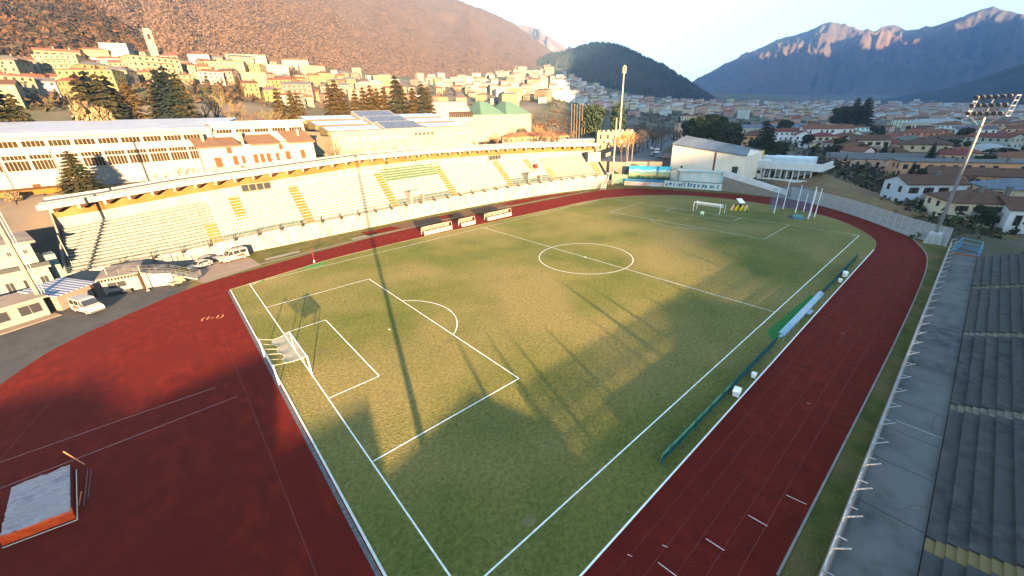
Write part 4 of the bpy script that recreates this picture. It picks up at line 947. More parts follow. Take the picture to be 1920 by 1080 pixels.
# ------------------------------------------------------------------ vehicles
m_paint = mat('car_paint', (1, 1, 1), rough=.3, spec=.5, tint=True); m_tyre = mat('tyre', (.015, .015, .015)); m_rim = mat('rim', (.4, .4, .4), rough=.4, metal=.6)
m_cglass = mat('car_glass', (.015, .018, .022), rough=.08, spec=.6); m_light = mat('headlight_glass', (.7, .7, .65), rough=.2); m_rlight = mat('tail_light', (.4, .02, .015), rough=.3); m_bump = mat('bumper', (.05, .05, .05))
def prism_y(mb, prof_, w0, w1, mi=0):
    """side profile (x,z) -> solid, half-width w0 at low points, w1 at roof points"""
    ws = [w0 if p[1] < 1.0 else w1 for p in prof_]
    mb.hull([(p[0], -w, p[1]) for p, w in zip(prof_, ws)], [(p[0], w, p[1]) for p, w in zip(prof_, ws)], mi)
def make_car(kind):
    t = thing('parked_car', 'x', 'car', world=False)
    if kind == 'van':
        L0, H_, w, body, cab = 5.0, 2.25, .98, [(-2.5, .35), (2.45, .35), (2.5, .75), (2.35, 1.1), (1.5, 1.3), (-2.5, 1.3)], [(-2.48, 1.28), (1.55, 1.28), (.85, 2.15), (.5, 2.28), (-2.3, 2.28), (-2.45, 2.1)]
        wins = [[(1.42, 1.36), (.86, 2.08), (.35, 2.08), (.35, 1.36)], [(.2, 1.36), (.2, 2.08), (-.9, 2.08), (-.9, 1.36)], [(-1.05, 1.36), (-1.05, 2.08), (-2.25, 2.08), (-2.25, 1.36)]]; ws = [(1.54, 1.34), (.92, 2.1)]; rw = [(-2.5, 1.4), (-2.44, 2.05)]; wx = 1.55; wr = .34; wt = .90
    else:
        body = [(-2.05, .3), (2.0, .3), (2.1, .6), (1.9, .82), (.95, .95), (-1.7, .97), (-2.08, .85)]; cab = [(-1.8, .94), (1.0, .93), (.35, 1.42), (-.1, 1.5), (-1.1, 1.47), (-1.55, 1.3)]
        wins = [[(.82, 1.0), (.32, 1.38), (-.15, 1.42), (-.15, 1.0)], [(-.25, 1.0), (-.25, 1.42), (-1.05, 1.4), (-1.4, 1.25), (-1.5, 1.0)]]; ws = [(.98, .98), (.4, 1.40)]; rw = [(-1.8, 1.0), (-1.5, 1.33)]; wx = 1.3; wr = .31; w = .86; wt = .70
    mb = MB(); prism_y(mb, body, w, w * .97); n0 = len(mb.v); mb.hull([(p[0], -(w * .97 if p[1] < (1.31 if kind == 'van' else .96) else wt), p[1]) for p in cab], [(p[0], (w * .97 if p[1] < (1.31 if kind == 'van' else .96) else wt), p[1]) for p in cab]); mb.build('body', m_paint, t)
    for s in (-1, 1):
        mb = MB(); zlo = min(p[1] for q in wins for p in q); zhi = max(p[1] for q in wins for p in q)
        for q in wins:
            P = [(p[0], s * (w * .97 + (wt - w * .97) * min(1, (p[1] - zlo + .03) / (zhi - zlo + .1)) + .012), p[1]) for p in q]; mb.quad(P if s < 0 else P[::-1])
        mb.build('side_window', m_cglass, t)
        mb = MB(); mb.box(cab[1][0] - .5, cab[1][0] - .3, s * (w + .02) - .1, s * (w + .02) + .1, cab[1][1], cab[1][1] + .16); mb.build('mirror', m_bump, t)
        mb = MB(); x = body[2][0]; z = body[2][1]; mb.box(x - .14, x - .02, s * w * .72 - .16, s * w * .72 + .16, z - .04, z + .13); mb.build('headlight', m_light, t)
        mb = MB(); x = body[0][0]; mb.box(x - .02, x + .06, s * w * .82 - .1, s * w * .82 + .1, .75, 1.0); mb.build('tail_light', m_rlight, t)
        for x in (-wx, wx):
            mb = MB(); mb.tube((x, s * (w - .18), wr), (x, s * (w + .03), wr), wr, wr, 14); o = mb.build('wheel', m_tyre, t); mb = MB(); mb.tube((x, s * (w + .03), wr), (x, s * (w + .045), wr), wr * .6, wr * .55, 10); r_ = mb.build('rim', m_rim); r_.parent = o
    for nm, q, sg in (('windscreen', ws, 1), ('rear_window', rw, -1)):
        (xa, za), (xb, zb) = q; mb = MB(); P = [(xa + sg * .015, -wt * 1.08, za), (xa + sg * .015, wt * 1.08, za), (xb + sg * .015, wt * .9, zb), (xb + sg * .015, -wt * .9, zb)]; mb.quad(P if sg > 0 else P[::-1]); mb.build(nm, m_cglass, t)
    mb = MB(); mb.box(body[1][0] - .1, body[1][0] + .12, -w * .95, w * .95, .3, .52); mb.box(body[0][0] - .1, body[0][0] + .1, -w * .95, w * .95, .32, .55); mb.build('bumper', m_bump, t)
    return t
van0 = make_car('van'); car0 = make_car('car'); used = {'van': False, 'car': False}
def put_car(kind, x, y, z, rz, col, label, group=None, name=None):
    src = van0 if kind == 'van' else car0
    if not used[kind]: t = src; used[kind] = True; t.location = (x, y, z); t.rotation_euler = (0, 0, rz)
    else: t = dup(src, (x, y, z), rz)
    t['label'] = label
    if kind == 'van': t['category'] = 'van'; t.name = 'parked_van'
    if group: t['group'] = group
    elif 'group' in t: del t['group']
    for c in t.children:
        if c.name.startswith('body'): c.color = (*col, 1)
    return t
x, y = G(163, 584)
V_ = put_car('van', -20.9, 39.2, 0, R_(-62), (.22, .215, .21), 'white minibus with red stripes parked beside the striped-roof shed')
for s in (-1, 1):
    mb = MB(); mb.hull([(-1.9, s * .985, .75), (-.2, s * .985, .75), (.1, s * .985, 1.05), (-1.5, s * .985, 1.25)], [(-1.9, s * .995, .75), (-.2, s * .995, .75), (.1, s * .995, 1.05), (-1.5, s * .995, 1.25)]); mb.build('stripe', mat('red_stripe', (.5, .03, .02)), V_)
mb = MB(); mb.hull([(2.40, -.15, .8), (2.40, .25, .8), (1.8, .3, 1.22), (1.8, -.05, 1.22)], [(2.45, -.15, .82), (2.45, .25, .82), (1.82, .3, 1.24), (1.82, -.05, 1.24)]); mb.build('bonnet_mark', mat('dark_red_mark', (.2, .03, .02)), V_)
put_car('car', *G(376, 502), 0, R_(-150), (.2, .195, .19), 'white small car parked at the near end of the pavement pad')
put_car('van', *G(441, 487), 0, R_(195), (.2, .19, .165), 'cream van parked against the grandstand wall beside the scooters')
put_car('car', *G(394, 491), 0, R_(20), (.08, .09, .12), 'blue-grey car parked against the grandstand wall, half in shadow')
put_car('car', *G(310, 511), 0, R_(25), (.16, .16, .16), 'pale car parked behind the white ramp railing')
for i, (u, v) in enumerate([(417, 492), (425, 490)]):
    x, y = G(u, v); t = thing('scooter', ('left' if i == 0 else 'right') + ' one of two light scooters parked beside the cream van', 'scooter', (x, y, 0), 1.2, 'scooters by the grandstand wall', world=False)
    for s in (-.6, .6): mb = MB(); mb.tube((s, -.06, .26), (s, .06, .26), .26, .26, 10); mb.build('wheel', m_tyre, t)
    mb = MB(); mb.hull([(-.75, -.16, .35), (.3, -.16, .25), (.3, .16, .25), (-.75, .16, .35)], [(-.7, -.14, .75), (-.1, -.14, .78), (-.1, .14, .78), (-.7, .14, .75)]); mb.hull([(.3, -.2, .25), (.45, -.2, .25), (.45, .2, .25), (.3, .2, .25)], [(.45, -.2, .95), (.55, -.2, .95), (.55, .2, .95), (.45, .2, .95)]); mb.build('body', mat('scooter_white', (0.16, 0.15, 0.13), rough=.4), t)
    mb = MB(); mb.bar((.5, -.32, 1.05), (.5, .32, 1.05), .05, .05); mb.build('handlebar', m_bump, t)
x, y = G(335, 534); t = thing('utility_cart', 'small cream utility cart with dark window at the foot of the white ramp', 'cart', (x, y, 0), .5, world=False)
mb = MB(); mb.box(-1.1, 1.0, -.6, .6, .35, .8); mb.hull([(-.1, -.6, .8), (.9, -.6, .8), (.9, .6, .8), (-.1, .6, .8)], [(.05, -.55, 1.6), (.75, -.55, 1.6), (.75, .55, 1.6), (.05, .55, 1.6)]); mb.build('body', mat('cart_cream', (0.15, 0.135, 0.1)), t)
mb = MB(); mb.quad([(.93, -.5, .9), (.93, .5, .9), (.80, .48, 1.5), (.80, -.48, 1.5)]); mb.build('window', m_cglass, t)
for sx_ in (-.7, .6):
    for s in (-.6, .6): mb = MB(); mb.tube((sx_, s - .07, .3), (sx_, s + .07, .3), .3, .3, 10); mb.build('wheel', m_tyre, t)

# ------------------------------------------------------------------ near-left buildings
m_wall_w = mat('white_render_sunlit', (0.15, 0.147, 0.14), (0.12, 0.117, 0.11), .6, .85); m_pale_teal = mat('pale_teal_panel', (0.08, 0.12, 0.115), (0.1, 0.13, 0.125), .7, .6)  # white render darkened for the walls that stand in sun
m_flat = mat('flat_roof_felt', (.17, .14, .12), (.11, .095, .085), .6, .95, c3=(.22, .17, .13), s3=.2)
def winrow(parent, p, q, z0, z1, n, fr=.7, m=None, name='window', inset=.04, fm=None):
    """n windows on the wall line p->q, outside to the right of p->q"""
    p = Vector((*p, 0)); q = Vector((*q, 0)); d = (q - p); L0 = d.length; d.normalize(); nrm = Vector((d.y, -d.x, 0)); rz = math.atan2(d.y, d.x); w = L0 / n * fr
    for i in range(n):
        c = p + d * (L0 * (i + .5) / n); mb = MB(); mb.box(-w / 2, w / 2, -inset, .02, z0, z1, 0, rz, (c.x, c.y, 0)); f = mb.build(name, fm or m_frame, parent)
        mb = MB(); mb.box(-w / 2 + .07, -.03, -inset - .015, -inset, z0 + .07, z1 - .07, 0, rz, (c.x, c.y, 0)); mb.box(.03, w / 2 - .07, -inset - .015, -inset, z0 + .07, z1 - .07, 0, rz, (c.x, c.y, 0)); g_ = mb.build('pane', m or m_glassd); g_.parent = f; g_.location = (0, 0, 0)
# low clubhouse nearest the camera
cl = thing('clubhouse', 'low flat-roofed clubhouse with wide windows at the left edge', 'building', (-31, 44, 0))
P0, P1 = (-40.5, 34.6), (-25.4, 42.0); d_ = Vector((P1[0] - P0[0], P1[1] - P0[1], 0)).normalized(); n_ = Vector((-d_.y, d_.x, 0))
def off(p, a, b): return (p[0] + d_.x * a + n_.x * b, p[1] + d_.y * a + n_.y * b)
mb = MB(); r4 = [P0, P1, off(P1, 0, 5.5), off(P0, 0, 5.5)]; mb.hull([(*p, -.1) for p in r4], [(*p, 2.9) for p in r4]); mb.build('wall', m_wall_w, cl)
mb = MB(); r4 = [off(P0, -.3, -.7), off(P1, .5, -.7), off(P1, .5, 6), off(P0, -.3, 6)]; mb.hull([(*p, 2.9) for p in r4], [(*p, 3.15) for p in r4]); mb.build('roof', m_flat, cl)
winrow(cl, P0, P1, .9, 2.4, 5, .72)
mb = MB(); q = off(P1, -6.6, -.03); q2 = off(P1, -4.9, -.03); mb.hull([(*q, 0), (*q2, 0), (*off(q2, 0, .05), 0), (*off(q, 0, .05), 0)], [(*q, 2.3), (*q2, 2.3), (*off(q2, 0, .05), 2.3), (*off(q, 0, .05), 2.3)]); mb.build('door', m_pale_teal, cl)
slab('paved_strip', [off(P0, 0, -2.4), off(P1, .5, -2.0), off(P1, .5, -.02), off(P0, 0, -.02)], -.05, .06, m_pad, None, None)['kind'] = 'structure'
# shed with blue-white striped roof
sd = thing('garden_shed', 'shed with a blue and white striped sheet roof beside the white minibus', 'shed', (-22, 45, 0))
a = G(118, 582); b = (-20.4, 46.4); D_ = Vector((b[0] - a[0], b[1] - a[1], 0)); L0 = D_.length; D_.normalize(); N_ = Vector((-D_.y, D_.x, 0)); rz = math.atan2(D_.y, D_.x)
mb = MB(); mb.box(0, L0, 0, 5.2, -.1, 2.5, 0, rz, (*a, 0)); mb.build('wall', mat('pinkish_render', (0.15, 0.12, 0.1), (0.12, 0.1, 0.085), .7, .85), sd)
m_str = mat('striped_sheet', (.26, .26, .28)); 
nt = m_str.node_tree; wv = nt.nodes.new('ShaderNodeTexWave'); tc = nt.nodes.new('ShaderNodeTexCoord'); wv.inputs['Scale'].default_value = .42; wv.bands_direction = 'X'; nt.links.new(tc.outputs['Object'], wv.inputs[0]); cr = nt.nodes.new('ShaderNodeValToRGB'); cr.color_ramp.interpolation = 'CONSTANT'; cr.color_ramp.elements[0].color = (.06, .09, .16, 1); cr.color_ramp.elements[1].color = (.26, .26, .28, 1); cr.color_ramp.elements[1].position = .5; nt.links.new(wv.outputs['Fac'], cr.inputs[0]); nt.links.new(cr.outputs[0], nt.nodes['Principled BSDF'].inputs['Base Color'])
mb = MB(); mb.hull([(-.4, -.6, 2.45), (L0 + .3, -.6, 2.45), (L0 + .3, 5.5, 3.3), (-.4, 5.5, 3.3)], [(-.4, -.6, 2.55), (L0 + .3, -.6, 2.55), (L0 + .3, 5.5, 3.4), (-.4, 5.5, 3.4)]); o = mb.build('roof', m_str, sd); o.location = Vector((*a, 0)) - sd.location; o.rotation_euler = (0, 0, rz)
mb = MB(); mb.box(L0 - .4, L0 - .1, -.03, 0, 0, 2.2, 0, rz, (*a, 0)); mb.build('door', m_brown, sd)
# annexe with small windows and slatted canopy, under the ramp
an = thing('annexe', 'small white annexe with dark windows and slatted eaves beside the ramp', 'building', (-15, 47, 0))
P0, P1 = (-19.3, 45.7), (-14.4, 45.3); d_ = Vector((P1[0] - P0[0], P1[1] - P0[1], 0)).normalized(); n_ = Vector((-d_.y, d_.x, 0))
mb = MB(); r4 = [P0, P1, off(P1, 0, 6), off(P0, 0, 6)]; mb.hull([(*p, -.1) for p in r4], [(*p, 2.8) for p in r4]); mb.build('wall', m_wall_w, an)
mb = MB(); r4 = [off(P0, -.4, -.4), off(P1, .1, -.4), off(P1, .1, 8), off(P0, -.4, 8)]; mb.hull([(*p, 2.85) for p in r4], [(*p, 3.05) for p in r4]); mb.build('roof', m_flat, an)
mb = MB()
for i in range(12): q = off(P0, i * .42, -.9); r = off(P0, i * .42, -.2); mb.bar((*q, 2.6), (*r, 2.95), .14, .1)
mb.build('eave_slats', m_brown, an); winrow(an, off(P0, .5, 0), off(P0, 3.2, 0), 1.0, 2.1, 1, .9)
mb = MB(); q = off(P0, .4, -.9); mb.box(0, 3.0, 0, .8, 0, .5, 0, math.atan2(d_.y, d_.x), (*q, 0)); mb.build('dark_bench', m_glassd, an)
# white ramp wall with railing
rp = thing('access_ramp', 'white-walled ramp with white railing leading down to the track', 'ramp', (-12, 45, 0))
P0, P1 = (-14.2, 45.2), (-7.6, 42.6)
d_ = Vector((P1[0] - P0[0], P1[1] - P0[1], 0)).normalized(); n_ = Vector((-d_.y, d_.x, 0)); L0 = (Vector(P1) - Vector(P0)).length
def prism_wall(parent, name, a, b, za0, za1, zb0, zb1, w, m):
    mb = MB(); mb.hull([(*a, za0), (*b, zb0), (*off(b, 0, w), zb0), (*off(a, 0, w), za0)], [(*a, za1), (*b, zb1), (*off(b, 0, w), zb1), (*off(a, 0, w), za1)]); return mb.build(name, m, parent)
prism_wall(rp, 'wall', P0, off(P0, L0 * .62, 0), -.1, 2.9, -.1, 1.9, .3, mat('bright_render', (0.16, 0.155, 0.15), (0.13, 0.127, 0.12), .5, .85))
prism_wall(rp, 'deck', off(P0, -2.6, -.25), off(P0, L0 * .55, -.25), 2.75, 3.0, 2.0, 2.25, 1.9, m_wall_w); prism_wall(rp, 'deck', off(P0, L0 * .55, -.25), off(P0, L0 + 1.0, -.25), 2.0, 2.25, .3, .55, 1.9, m_wall_w)
mb = MB()
for side in (-.2, 1.6):
    pts = [(-2.6, 3.0), (L0 * .55, 2.25), (L0 + 1.0, .55)]
    for (a_, z_), (b_, y_) in zip(pts[:-1], pts[1:]):
        for h in (.35, .7, 1.05): mb.bar((*off(P0, a_, side), z_ + h), (*off(P0, b_, side), y_ + h), .04, .04)
        for k in range(4): f = k / 3; q = off(P0, a_ + (b_ - a_) * f, side); zz = z_ + (y_ - z_) * f; mb.bar((*q, zz), (*q, zz + 1.1), .05, .05)
mb.build('railing', mat('white_rail', (0.07, 0.068, 0.064), rough=.5), rp)
for a_ in (0, L0 * .62): mb = MB(); q = off(P0, a_, -.32); mb.box(-.18, .18, -.18, .18, -.1, 2.9 if a_ == 0 else 2.2, 0, 0, (*q, 0)); mb.build('pillar', m_brown if a_ == 0 else m_conc, rp)
# upper two-storey changing rooms behind
ub = thing('changing_rooms', 'two-storey pale changing-room block with teal panels at the left edge', 'building', (-36, 58, 0))
P0, P1 = (-54, 47.5), (-25.6, 54.2); d_ = Vector((P1[0] - P0[0], P1[1] - P0[1], 0)).normalized(); n_ = Vector((-d_.y, d_.x, 0)); L0 = (Vector(P1) - Vector(P0)).length
prism_wall(ub, 'wall', P0, P1, -.1, 4.9, -.1, 4.9, 12, m_wall_w); prism_wall(ub, 'balcony_floor', off(P0, 0, -1.2), off(P1, .4, -1.2), 4.9, 5.2, 4.9, 5.2, 13.2, m_flat)
prism_wall(ub, 'upper_wall', off(P0, 0, 1.6), off(P1, -.5, 1.6), 5.2, 8.9, 5.2, 8.9, 10.0, m_wall_w); prism_wall(ub, 'roof', off(P0, -.3, 1.0), off(P1, .2, 1.0), 8.9, 9.3, 8.9, 9.3, 12.6, m_flat)
winrow(ub, P0, P1, 1.6, 3.4, 15, .5); winrow(ub, off(P0, 0, 1.6), off(P1, -.5, 1.6), 7.2, 8.0, 16, .3)
for i in range(6): q = off(P0, L0 * (i * .136 + .2), -.02); mb = MB(); mb.box(-1.0, 1.0, -.03, .0, .1, 2.6, 0, math.atan2(d_.y, d_.x), (*q, 0)); mb.build('door', m_pale_teal, ub)
prism_wall(ub, 'parapet', off(P0, 0, -1.2), off(P1, .4, -1.2), 5.2, 5.9, 5.2, 5.9, .12, mat('dark_band', (.03, .032, .036)))
prism_wall(ub, 'stair_tower', off(P1, .3, 1.5), off(P1, 1.6, 1.5), -.1, 6.4, -.1, 6.4, 3, m_pale_teal)
# leaning lattice-based pole and slim lamp posts at the left edge
lp = thing('lighting_pole', 'stout pale pole with ladder cage rising past the left edge', 'pole', (-25.9, 42.4, 3))
mb = MB(); mb.tube((-25.9, 43.4, 0), (-25.9, 43.4, 30), .32, .2, 8); mb.build('shaft', mat('cream_steel', (0.13, 0.12, 0.1), rough=.5), lp)
mb = MB()
for z_ in np.arange(3.4, 20, .5): mb.bar((-25.4, 43.1, z_), (-25.2, 43.3, z_), .03, .03)
mb.bar((-25.4, 43.1, 3), (-25.4, 43.1, 20), .04, .04); mb.bar((-25.15, 43.35, 3), (-25.15, 43.35, 20), .04, .04); mb.build('ladder', m_galv, lp)
# posts along the left yard
for (u, v, h, lab) in ((152, 528, 9.0, 'tall thin cream post beside the shed roof at the stand corner'), (215, 545, 4.5, 'slim white post at the left end of the access ramp'), (278, 545, 4.6, 'slim white post at the middle of the access ramp')):
    x, y = G(u, v); t = thing('slim_post', lab, 'post', (x, y, 0)); mb = MB(); mb.tube((x, y, 0), (x, y, h), .09, .07, 6); mb.build('shaft', m_frame, t); mb = MB(); mb.box(x - .2, x + .2, y - .2, y + .2, 0, .15); mb.build('foot', m_conc, t)
# ------------------------------------------------------------------ far end: wall, mural, ramp, sports hall
m_mural = mat('mural_paint', (.1, .3, .5), rough=.6)
def mural_nodes(m, z0, z1):
    nt = m.node_tree; N = nt.nodes; L = nt.links; ge = N.new('ShaderNodeNewGeometry'); sp = N.new('ShaderNodeSeparateXYZ'); L.new(ge.outputs['Position'], sp.inputs[0])
    no = N.new('ShaderNodeTexNoise'); no.inputs['Scale'].default_value = .55; no.inputs['Detail'].default_value = 6; L.new(ge.outputs['Position'], no.inputs[0])
    mr = N.new('ShaderNodeMapRange'); mr.inputs[1].default_value = z0; mr.inputs[2].default_value = z1; L.new(sp.outputs[2], mr.inputs[0])
    ad = N.new('ShaderNodeMath'); ad.operation = 'MULTIPLY_ADD'; ad.inputs[1].default_value = .55; L.new(no.outputs[0], ad.inputs[0]); sb = N.new('ShaderNodeMath'); sb.operation = 'SUBTRACT'; sb.inputs[1].default_value = .27; L.new(mr.outputs[0], sb.inputs[0]); L.new(sb.outputs[0], ad.inputs[2])
    cr = N.new('ShaderNodeValToRGB'); L.new(ad.outputs[0], cr.inputs[0]); e = cr.color_ramp.elements
    e[0].position = .05; e[0].color = (0.009, 0.036, 0.036, 1); e[1].position = .95; e[1].color = (0.012, 0.162, 0.33, 1)
    for p, c in ((.2, (0.03, 0.084, 0.042, 1)), (.33, (0.204, 0.198, 0.102, 1)), (.46, (0.18, 0.228, 0.156, 1)), (.56, (0.06, 0.18, 0.18, 1)), (.66, (0.252, 0.348, 0.408, 1)), (.74, (0.03, 0.216, 0.36, 1))):
        q = e.new(p); q.color = c
    L.new(cr.outputs[0], N['Principled BSDF'].inputs['Base Color'])
mural_nodes(m_mural, 2.5, 7.4)
def wall_seg(parent, name, a, b, z0, z1, w, m, z0b=None, z1b=None):
    d = Vector((b[0] - a[0], b[1] - a[1], 0)).normalized(); n = Vector((-d.y, d.x, 0)) * w; z0b = z0 if z0b is None else z0b; z1b = z1 if z1b is None else z1b; mb = MB()
    mb.hull([(*a, z0), (*b, z0b), (b[0] + n.x, b[1] + n.y, z0b), (a[0] + n.x, a[1] + n.y, z0)], [(*a, z1), (*b, z1b), (b[0] + n.x, b[1] + n.y, z1b), (a[0] + n.x, a[1] + n.y, z1)])
    return mb.build(name, m, parent)
mu = thing('mural_board', 'painted mural board of blue sky, hills and town at the far end', 'mural', (134, 36, 0))
wall_seg(mu, 'painted_panel', (131.4, 42.8), (137.4, 28.9), 2.5, 7.4, .25, m_mural)
mb = MB()
for f in np.linspace(0, 1, 5): x = 131.9 + f * 6; y = 43 - f * 13.9; mb.bar((x + .2, y, 0), (x + .2, y, 7.2), .2, .2)
mb.build('support', m_galv, mu)
ew = thing('end_wall', 'low painted end wall with blue band and graffiti behind the far bend', 'wall', (136, 28, 0))
m_bluew = mat('blue_wall_paint', (.03, .13, .28), (.05, .17, .30), .8, .8); m_pinkw = mat('pink_wall_paint', (.52, .40, .36), (.60, .58, .54), .7, .8, c3=(.52, .28, .20), s3=.45); m_graf = mat('graffiti_base', (.44, .52, .48), (.58, .60, .55), .5, .8)
wall_seg(ew, 'wall', (130.7, 43.9), (136.6, 30.3), -.1, 1.5, .3, m_pinkw); wall_seg(ew, 'painted_band', (130.68, 43.9), (136.58, 30.3), 1.5, 2.5, .3, m_bluew); wall_seg(ew, 'wall', (136.6, 30.3), (140.9, 11.0), -.1, 2.3, .3, m_graf); wall_seg(ew, 'coping', (136.5, 30.3), (140.8, 11.0), 2.3, 2.55, .5, mat('teal_coping', (.12, .22, .24)))
mb = MB(); d_ = Vector((4.3, -19.3, 0)).normalized(); n_ = Vector((d_.y, -d_.x, 0))
for i in range(15):
    c = Vector((136.6, 30.3, 0)) + d_ * (1 + i * 1.25) + n_ * .02; hgt = .8 + rnd.random() * .7
    for k in range(3): a = rnd.uniform(-.5, .3); w = rnd.uniform(.12, .28); z = .3 + rnd.random() * .4; P = [c + d_ * a, c + d_ * (a + w), c + d_ * (a + w + rnd.uniform(-.4, .4)), c + d_ * (a + rnd.uniform(-.4, .4))]; mb.quad([(P[0].x, P[0].y, z), (P[1].x, P[1].y, z), (P[2].x, P[2].y, z + hgt), (P[3].x, P[3].y, z + hgt)])
mb.build('graffiti', mat('graffiti_teal', (.04, .16, .18), (.05, .1, .25), .4, .7), ew)
m_wall_w = mat('white_render_shaded', (.58, .58, .56), (.48, .49, .48), .5, .85)  # lighter copy of the white render for walls in shade
pw = thing('panel_wall', 'tall white panelled wall with pale teal bands above the graffiti wall', 'wall', (140, 20, 0))
wall_seg(pw, 'panel', (138.6, 28.7), (142.3, 11.3), 0, 5.9, .3, m_wall_w); wall_seg(pw, 'ledge', (138.3, 27), (142.0, 11.3), 5.9, 6.4, 1.6, mat('pale_teal_ledge', (.42, .54, .54)))
for f in (.12, .3, .5, .72, .9): wall_seg(pw, 'teal_band', (138.55 + 3.7 * f, 28.7 - 17.4 * f), (138.55 + 3.7 * f + .25, 28.7 - 17.4 * f - 1.2), 2.6, 5.8, .1, mat('pale_teal_band', (.36, .52, .46), (.5, .58, .52), 1, .7))
rw = thing('ramp_wall', 'sloping concrete ramp wall with thick white parapet behind the far bend', 'wall', (140, 1, 0))
wall_seg(rw, 'base', (141.0, 11.0), (139.6, -6.4), -.1, 5.0, .35, m_conc, -.1, 1.7); wall_seg(rw, 'parapet', (140.85, 11.2), (139.4, -9.2), 5.0, 7.0, .6, m_wall_w, 1.0, 2.5)
wall_seg(rw, 'low_wall', (139.5, -6.4), (139.0, -10.5), -.1, 1.2, .35, m_conc, -.1, .9)
rt = thing('retaining_wall', 'beige corrugated fence wall holding the car park above the mural', 'wall', (133, 46, 0))
wall_seg(rt, 'panel', (129.6, 60), (133.2, 45.6), 0, 8.4, .3, mat('beige_sheet', (0.2, 0.165, 0.135), (0.15, 0.125, 0.1), 1.5, .85, stretch=(1, 1, .1))); wall_seg(rt, 'panel', (133.2, 45.6), (140, 34), 0, 8.6, .3, mat('beige_sheet', (.36, .29, .23)))
mb = MB(); mb.quad([(130.2, 49, .3), (131.6, 43, .3), (131.6, 43, 4), (130.2, 49, 4)]); mb.uv = [(0, 0), (6, 0), (6, 4), (0, 4)]; mb.build('green_screen', mat('green_screen', (.14, .24, .17), (.22, .3, .22), .8), rt)
dd = thing('arched_door', 'narrow painted arched doorway at the right end of the mural', 'doorway', (137.9, 28, 0))
wall_seg(dd, 'panel', (137.45, 28.7), (138.5, 26.0), 1.8, 6.2, .1, mat('doorway_paint', (.42, .42, .36), (.2, .22, .2), .9)); mb = MB(); pts = [(137.4, 28.8, 1.5)] + [(137.95 - .55 * math.cos(a) , 27.4 + 1.4 * math.cos(a), 5.2 + 1.3 * math.sin(a)) for a in np.linspace(0, math.pi, 9)] + [(138.5, 26, 1.5)]
for p, q in zip(pts[:-1], pts[1:]): mb.bar(p, q, .18, .18)
mb.build('arch', mat('dark_arch', (.06, .07, .08)), dd)
m_wall_w = mat('white_render_shaded', (.58, .58, .56), (.48, .49, .48), .5, .85)
# sports hall (cream) with pale blue-grey roof
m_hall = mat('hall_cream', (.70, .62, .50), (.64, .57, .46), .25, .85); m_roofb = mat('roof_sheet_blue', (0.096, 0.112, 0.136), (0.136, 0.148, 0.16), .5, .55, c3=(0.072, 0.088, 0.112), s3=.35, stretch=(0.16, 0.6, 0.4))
sh_ = thing('sports_hall', 'cream sports hall with blue-grey sheet roof beyond the far bend', 'hall', (150, 20, 2))
A, B, C_, D = (145, 33.2), (144.5, 6.2), (166, 8.5), (166, 37)
mb = MB(); mb.hull([(*A, 0), (*D, 0), (*C_, 0), (*B, 0)][::-1], [(*A, 14.5), (*D, 14.5), (*C_, 11.5), (*B, 11.5)][::-1]); mb.build('wall', m_hall, sh_)
mb = MB(); e0, e1, r0, r1 = (144.6, 33.5, 14.55), (144.1, 5.9, 11.55), (155.5, 33.6, 17.0), (155.5, 9.4, 13.1)
mb.hull([e0, e1, r1, r0], [(p[0], p[1], p[2] + .3) for p in (e0, e1, r1, r0)]); f0, f1 = (166.5, 37.2, 14.6), (166.5, 8.2, 11.6); mb.hull([r0, r1, f1, f0], [(p[0], p[1], p[2] + .3) for p in (r0, r1, f1, f0)]); mb.build('roof', m_roofb, sh_)
mb = MB(); mb.quad([A + (14.4,), (155.5, 33.3, 16.9), D + (14.4,)]); mb.quad([B + (11.4,), C_ + (11.4,), (155.5, 9.2, 13.0)]); mb.build('gable', m_hall, sh_)
mb = MB(); mb.box(144.65, 144.95, 16.2, 16.9, 0, 12.4); mb.build('downpipe', mat('rust_pipe', (.16, .06, .04)), sh_)
mb = MB(); mb.box(144.3, 144.46, 8.2, 10.0, 3.2, 8.0); mb.build('door', mat('dark_green_door', (.03, .05, .04)), sh_)
mb = MB(); mb.box(144.8, 144.95, 28.2, 28.9, 6.2, 7.0); mb.build('vent', m_brown, sh_)
# white two-tier terrace building
wb = thing('terrace_building', 'white two-tier terrace building with columns on the brown bank', 'building', (168, 0, 2))
def tri(name, x0, x1, ya, yb, z0, z1, m=m_wall_w): mb = MB(); mb.box(x0, x1, min(ya, yb), max(ya, yb), z0, z1); return mb.build(name, m, wb)
tri('upper_slab', 163, 180, 12, -11.8, 5.8, 6.3); tri('parapet', 162.9, 163.3, 12, -11.8, 5.8, 8.3); tri('parapet', 163.3, 176, -11.5, -11.9, 5.8, 8.3); tri('lower_slab', 160, 176, 6.6, -9.6, 1.6, 2.0); tri('parapet', 159.9, 160.2, 6.6, -9.6, 1.6, 3.0); tri('parapet', 160.2, 168, -9.3, -9.7, 1.6, 3.0)
tri('wall', 168, 180, 12, -8, 0, 5.8, mat('pale_blue_render', (.50, .56, .58), (.42, .48, .5), .8)); tri('wall', 163.5, 172, 14.5, 6.5, 0, 8.4, m_wall_w); tri('roof_block', 172, 180, 11, -6, 6.3, 9.2, mat('pale_blue_render', (.5, .56, .58))); tri('yellow_hut', 170.5, 173.5, 13.0, 10.2, 8.4, 11.4, mat('hut_yellow', (.62, .36, .06)))
for y in np.linspace(5.6, -9, 9): tri('column', 163.2, 163.5, y + .15, y - .15, 2.0, 5.8)
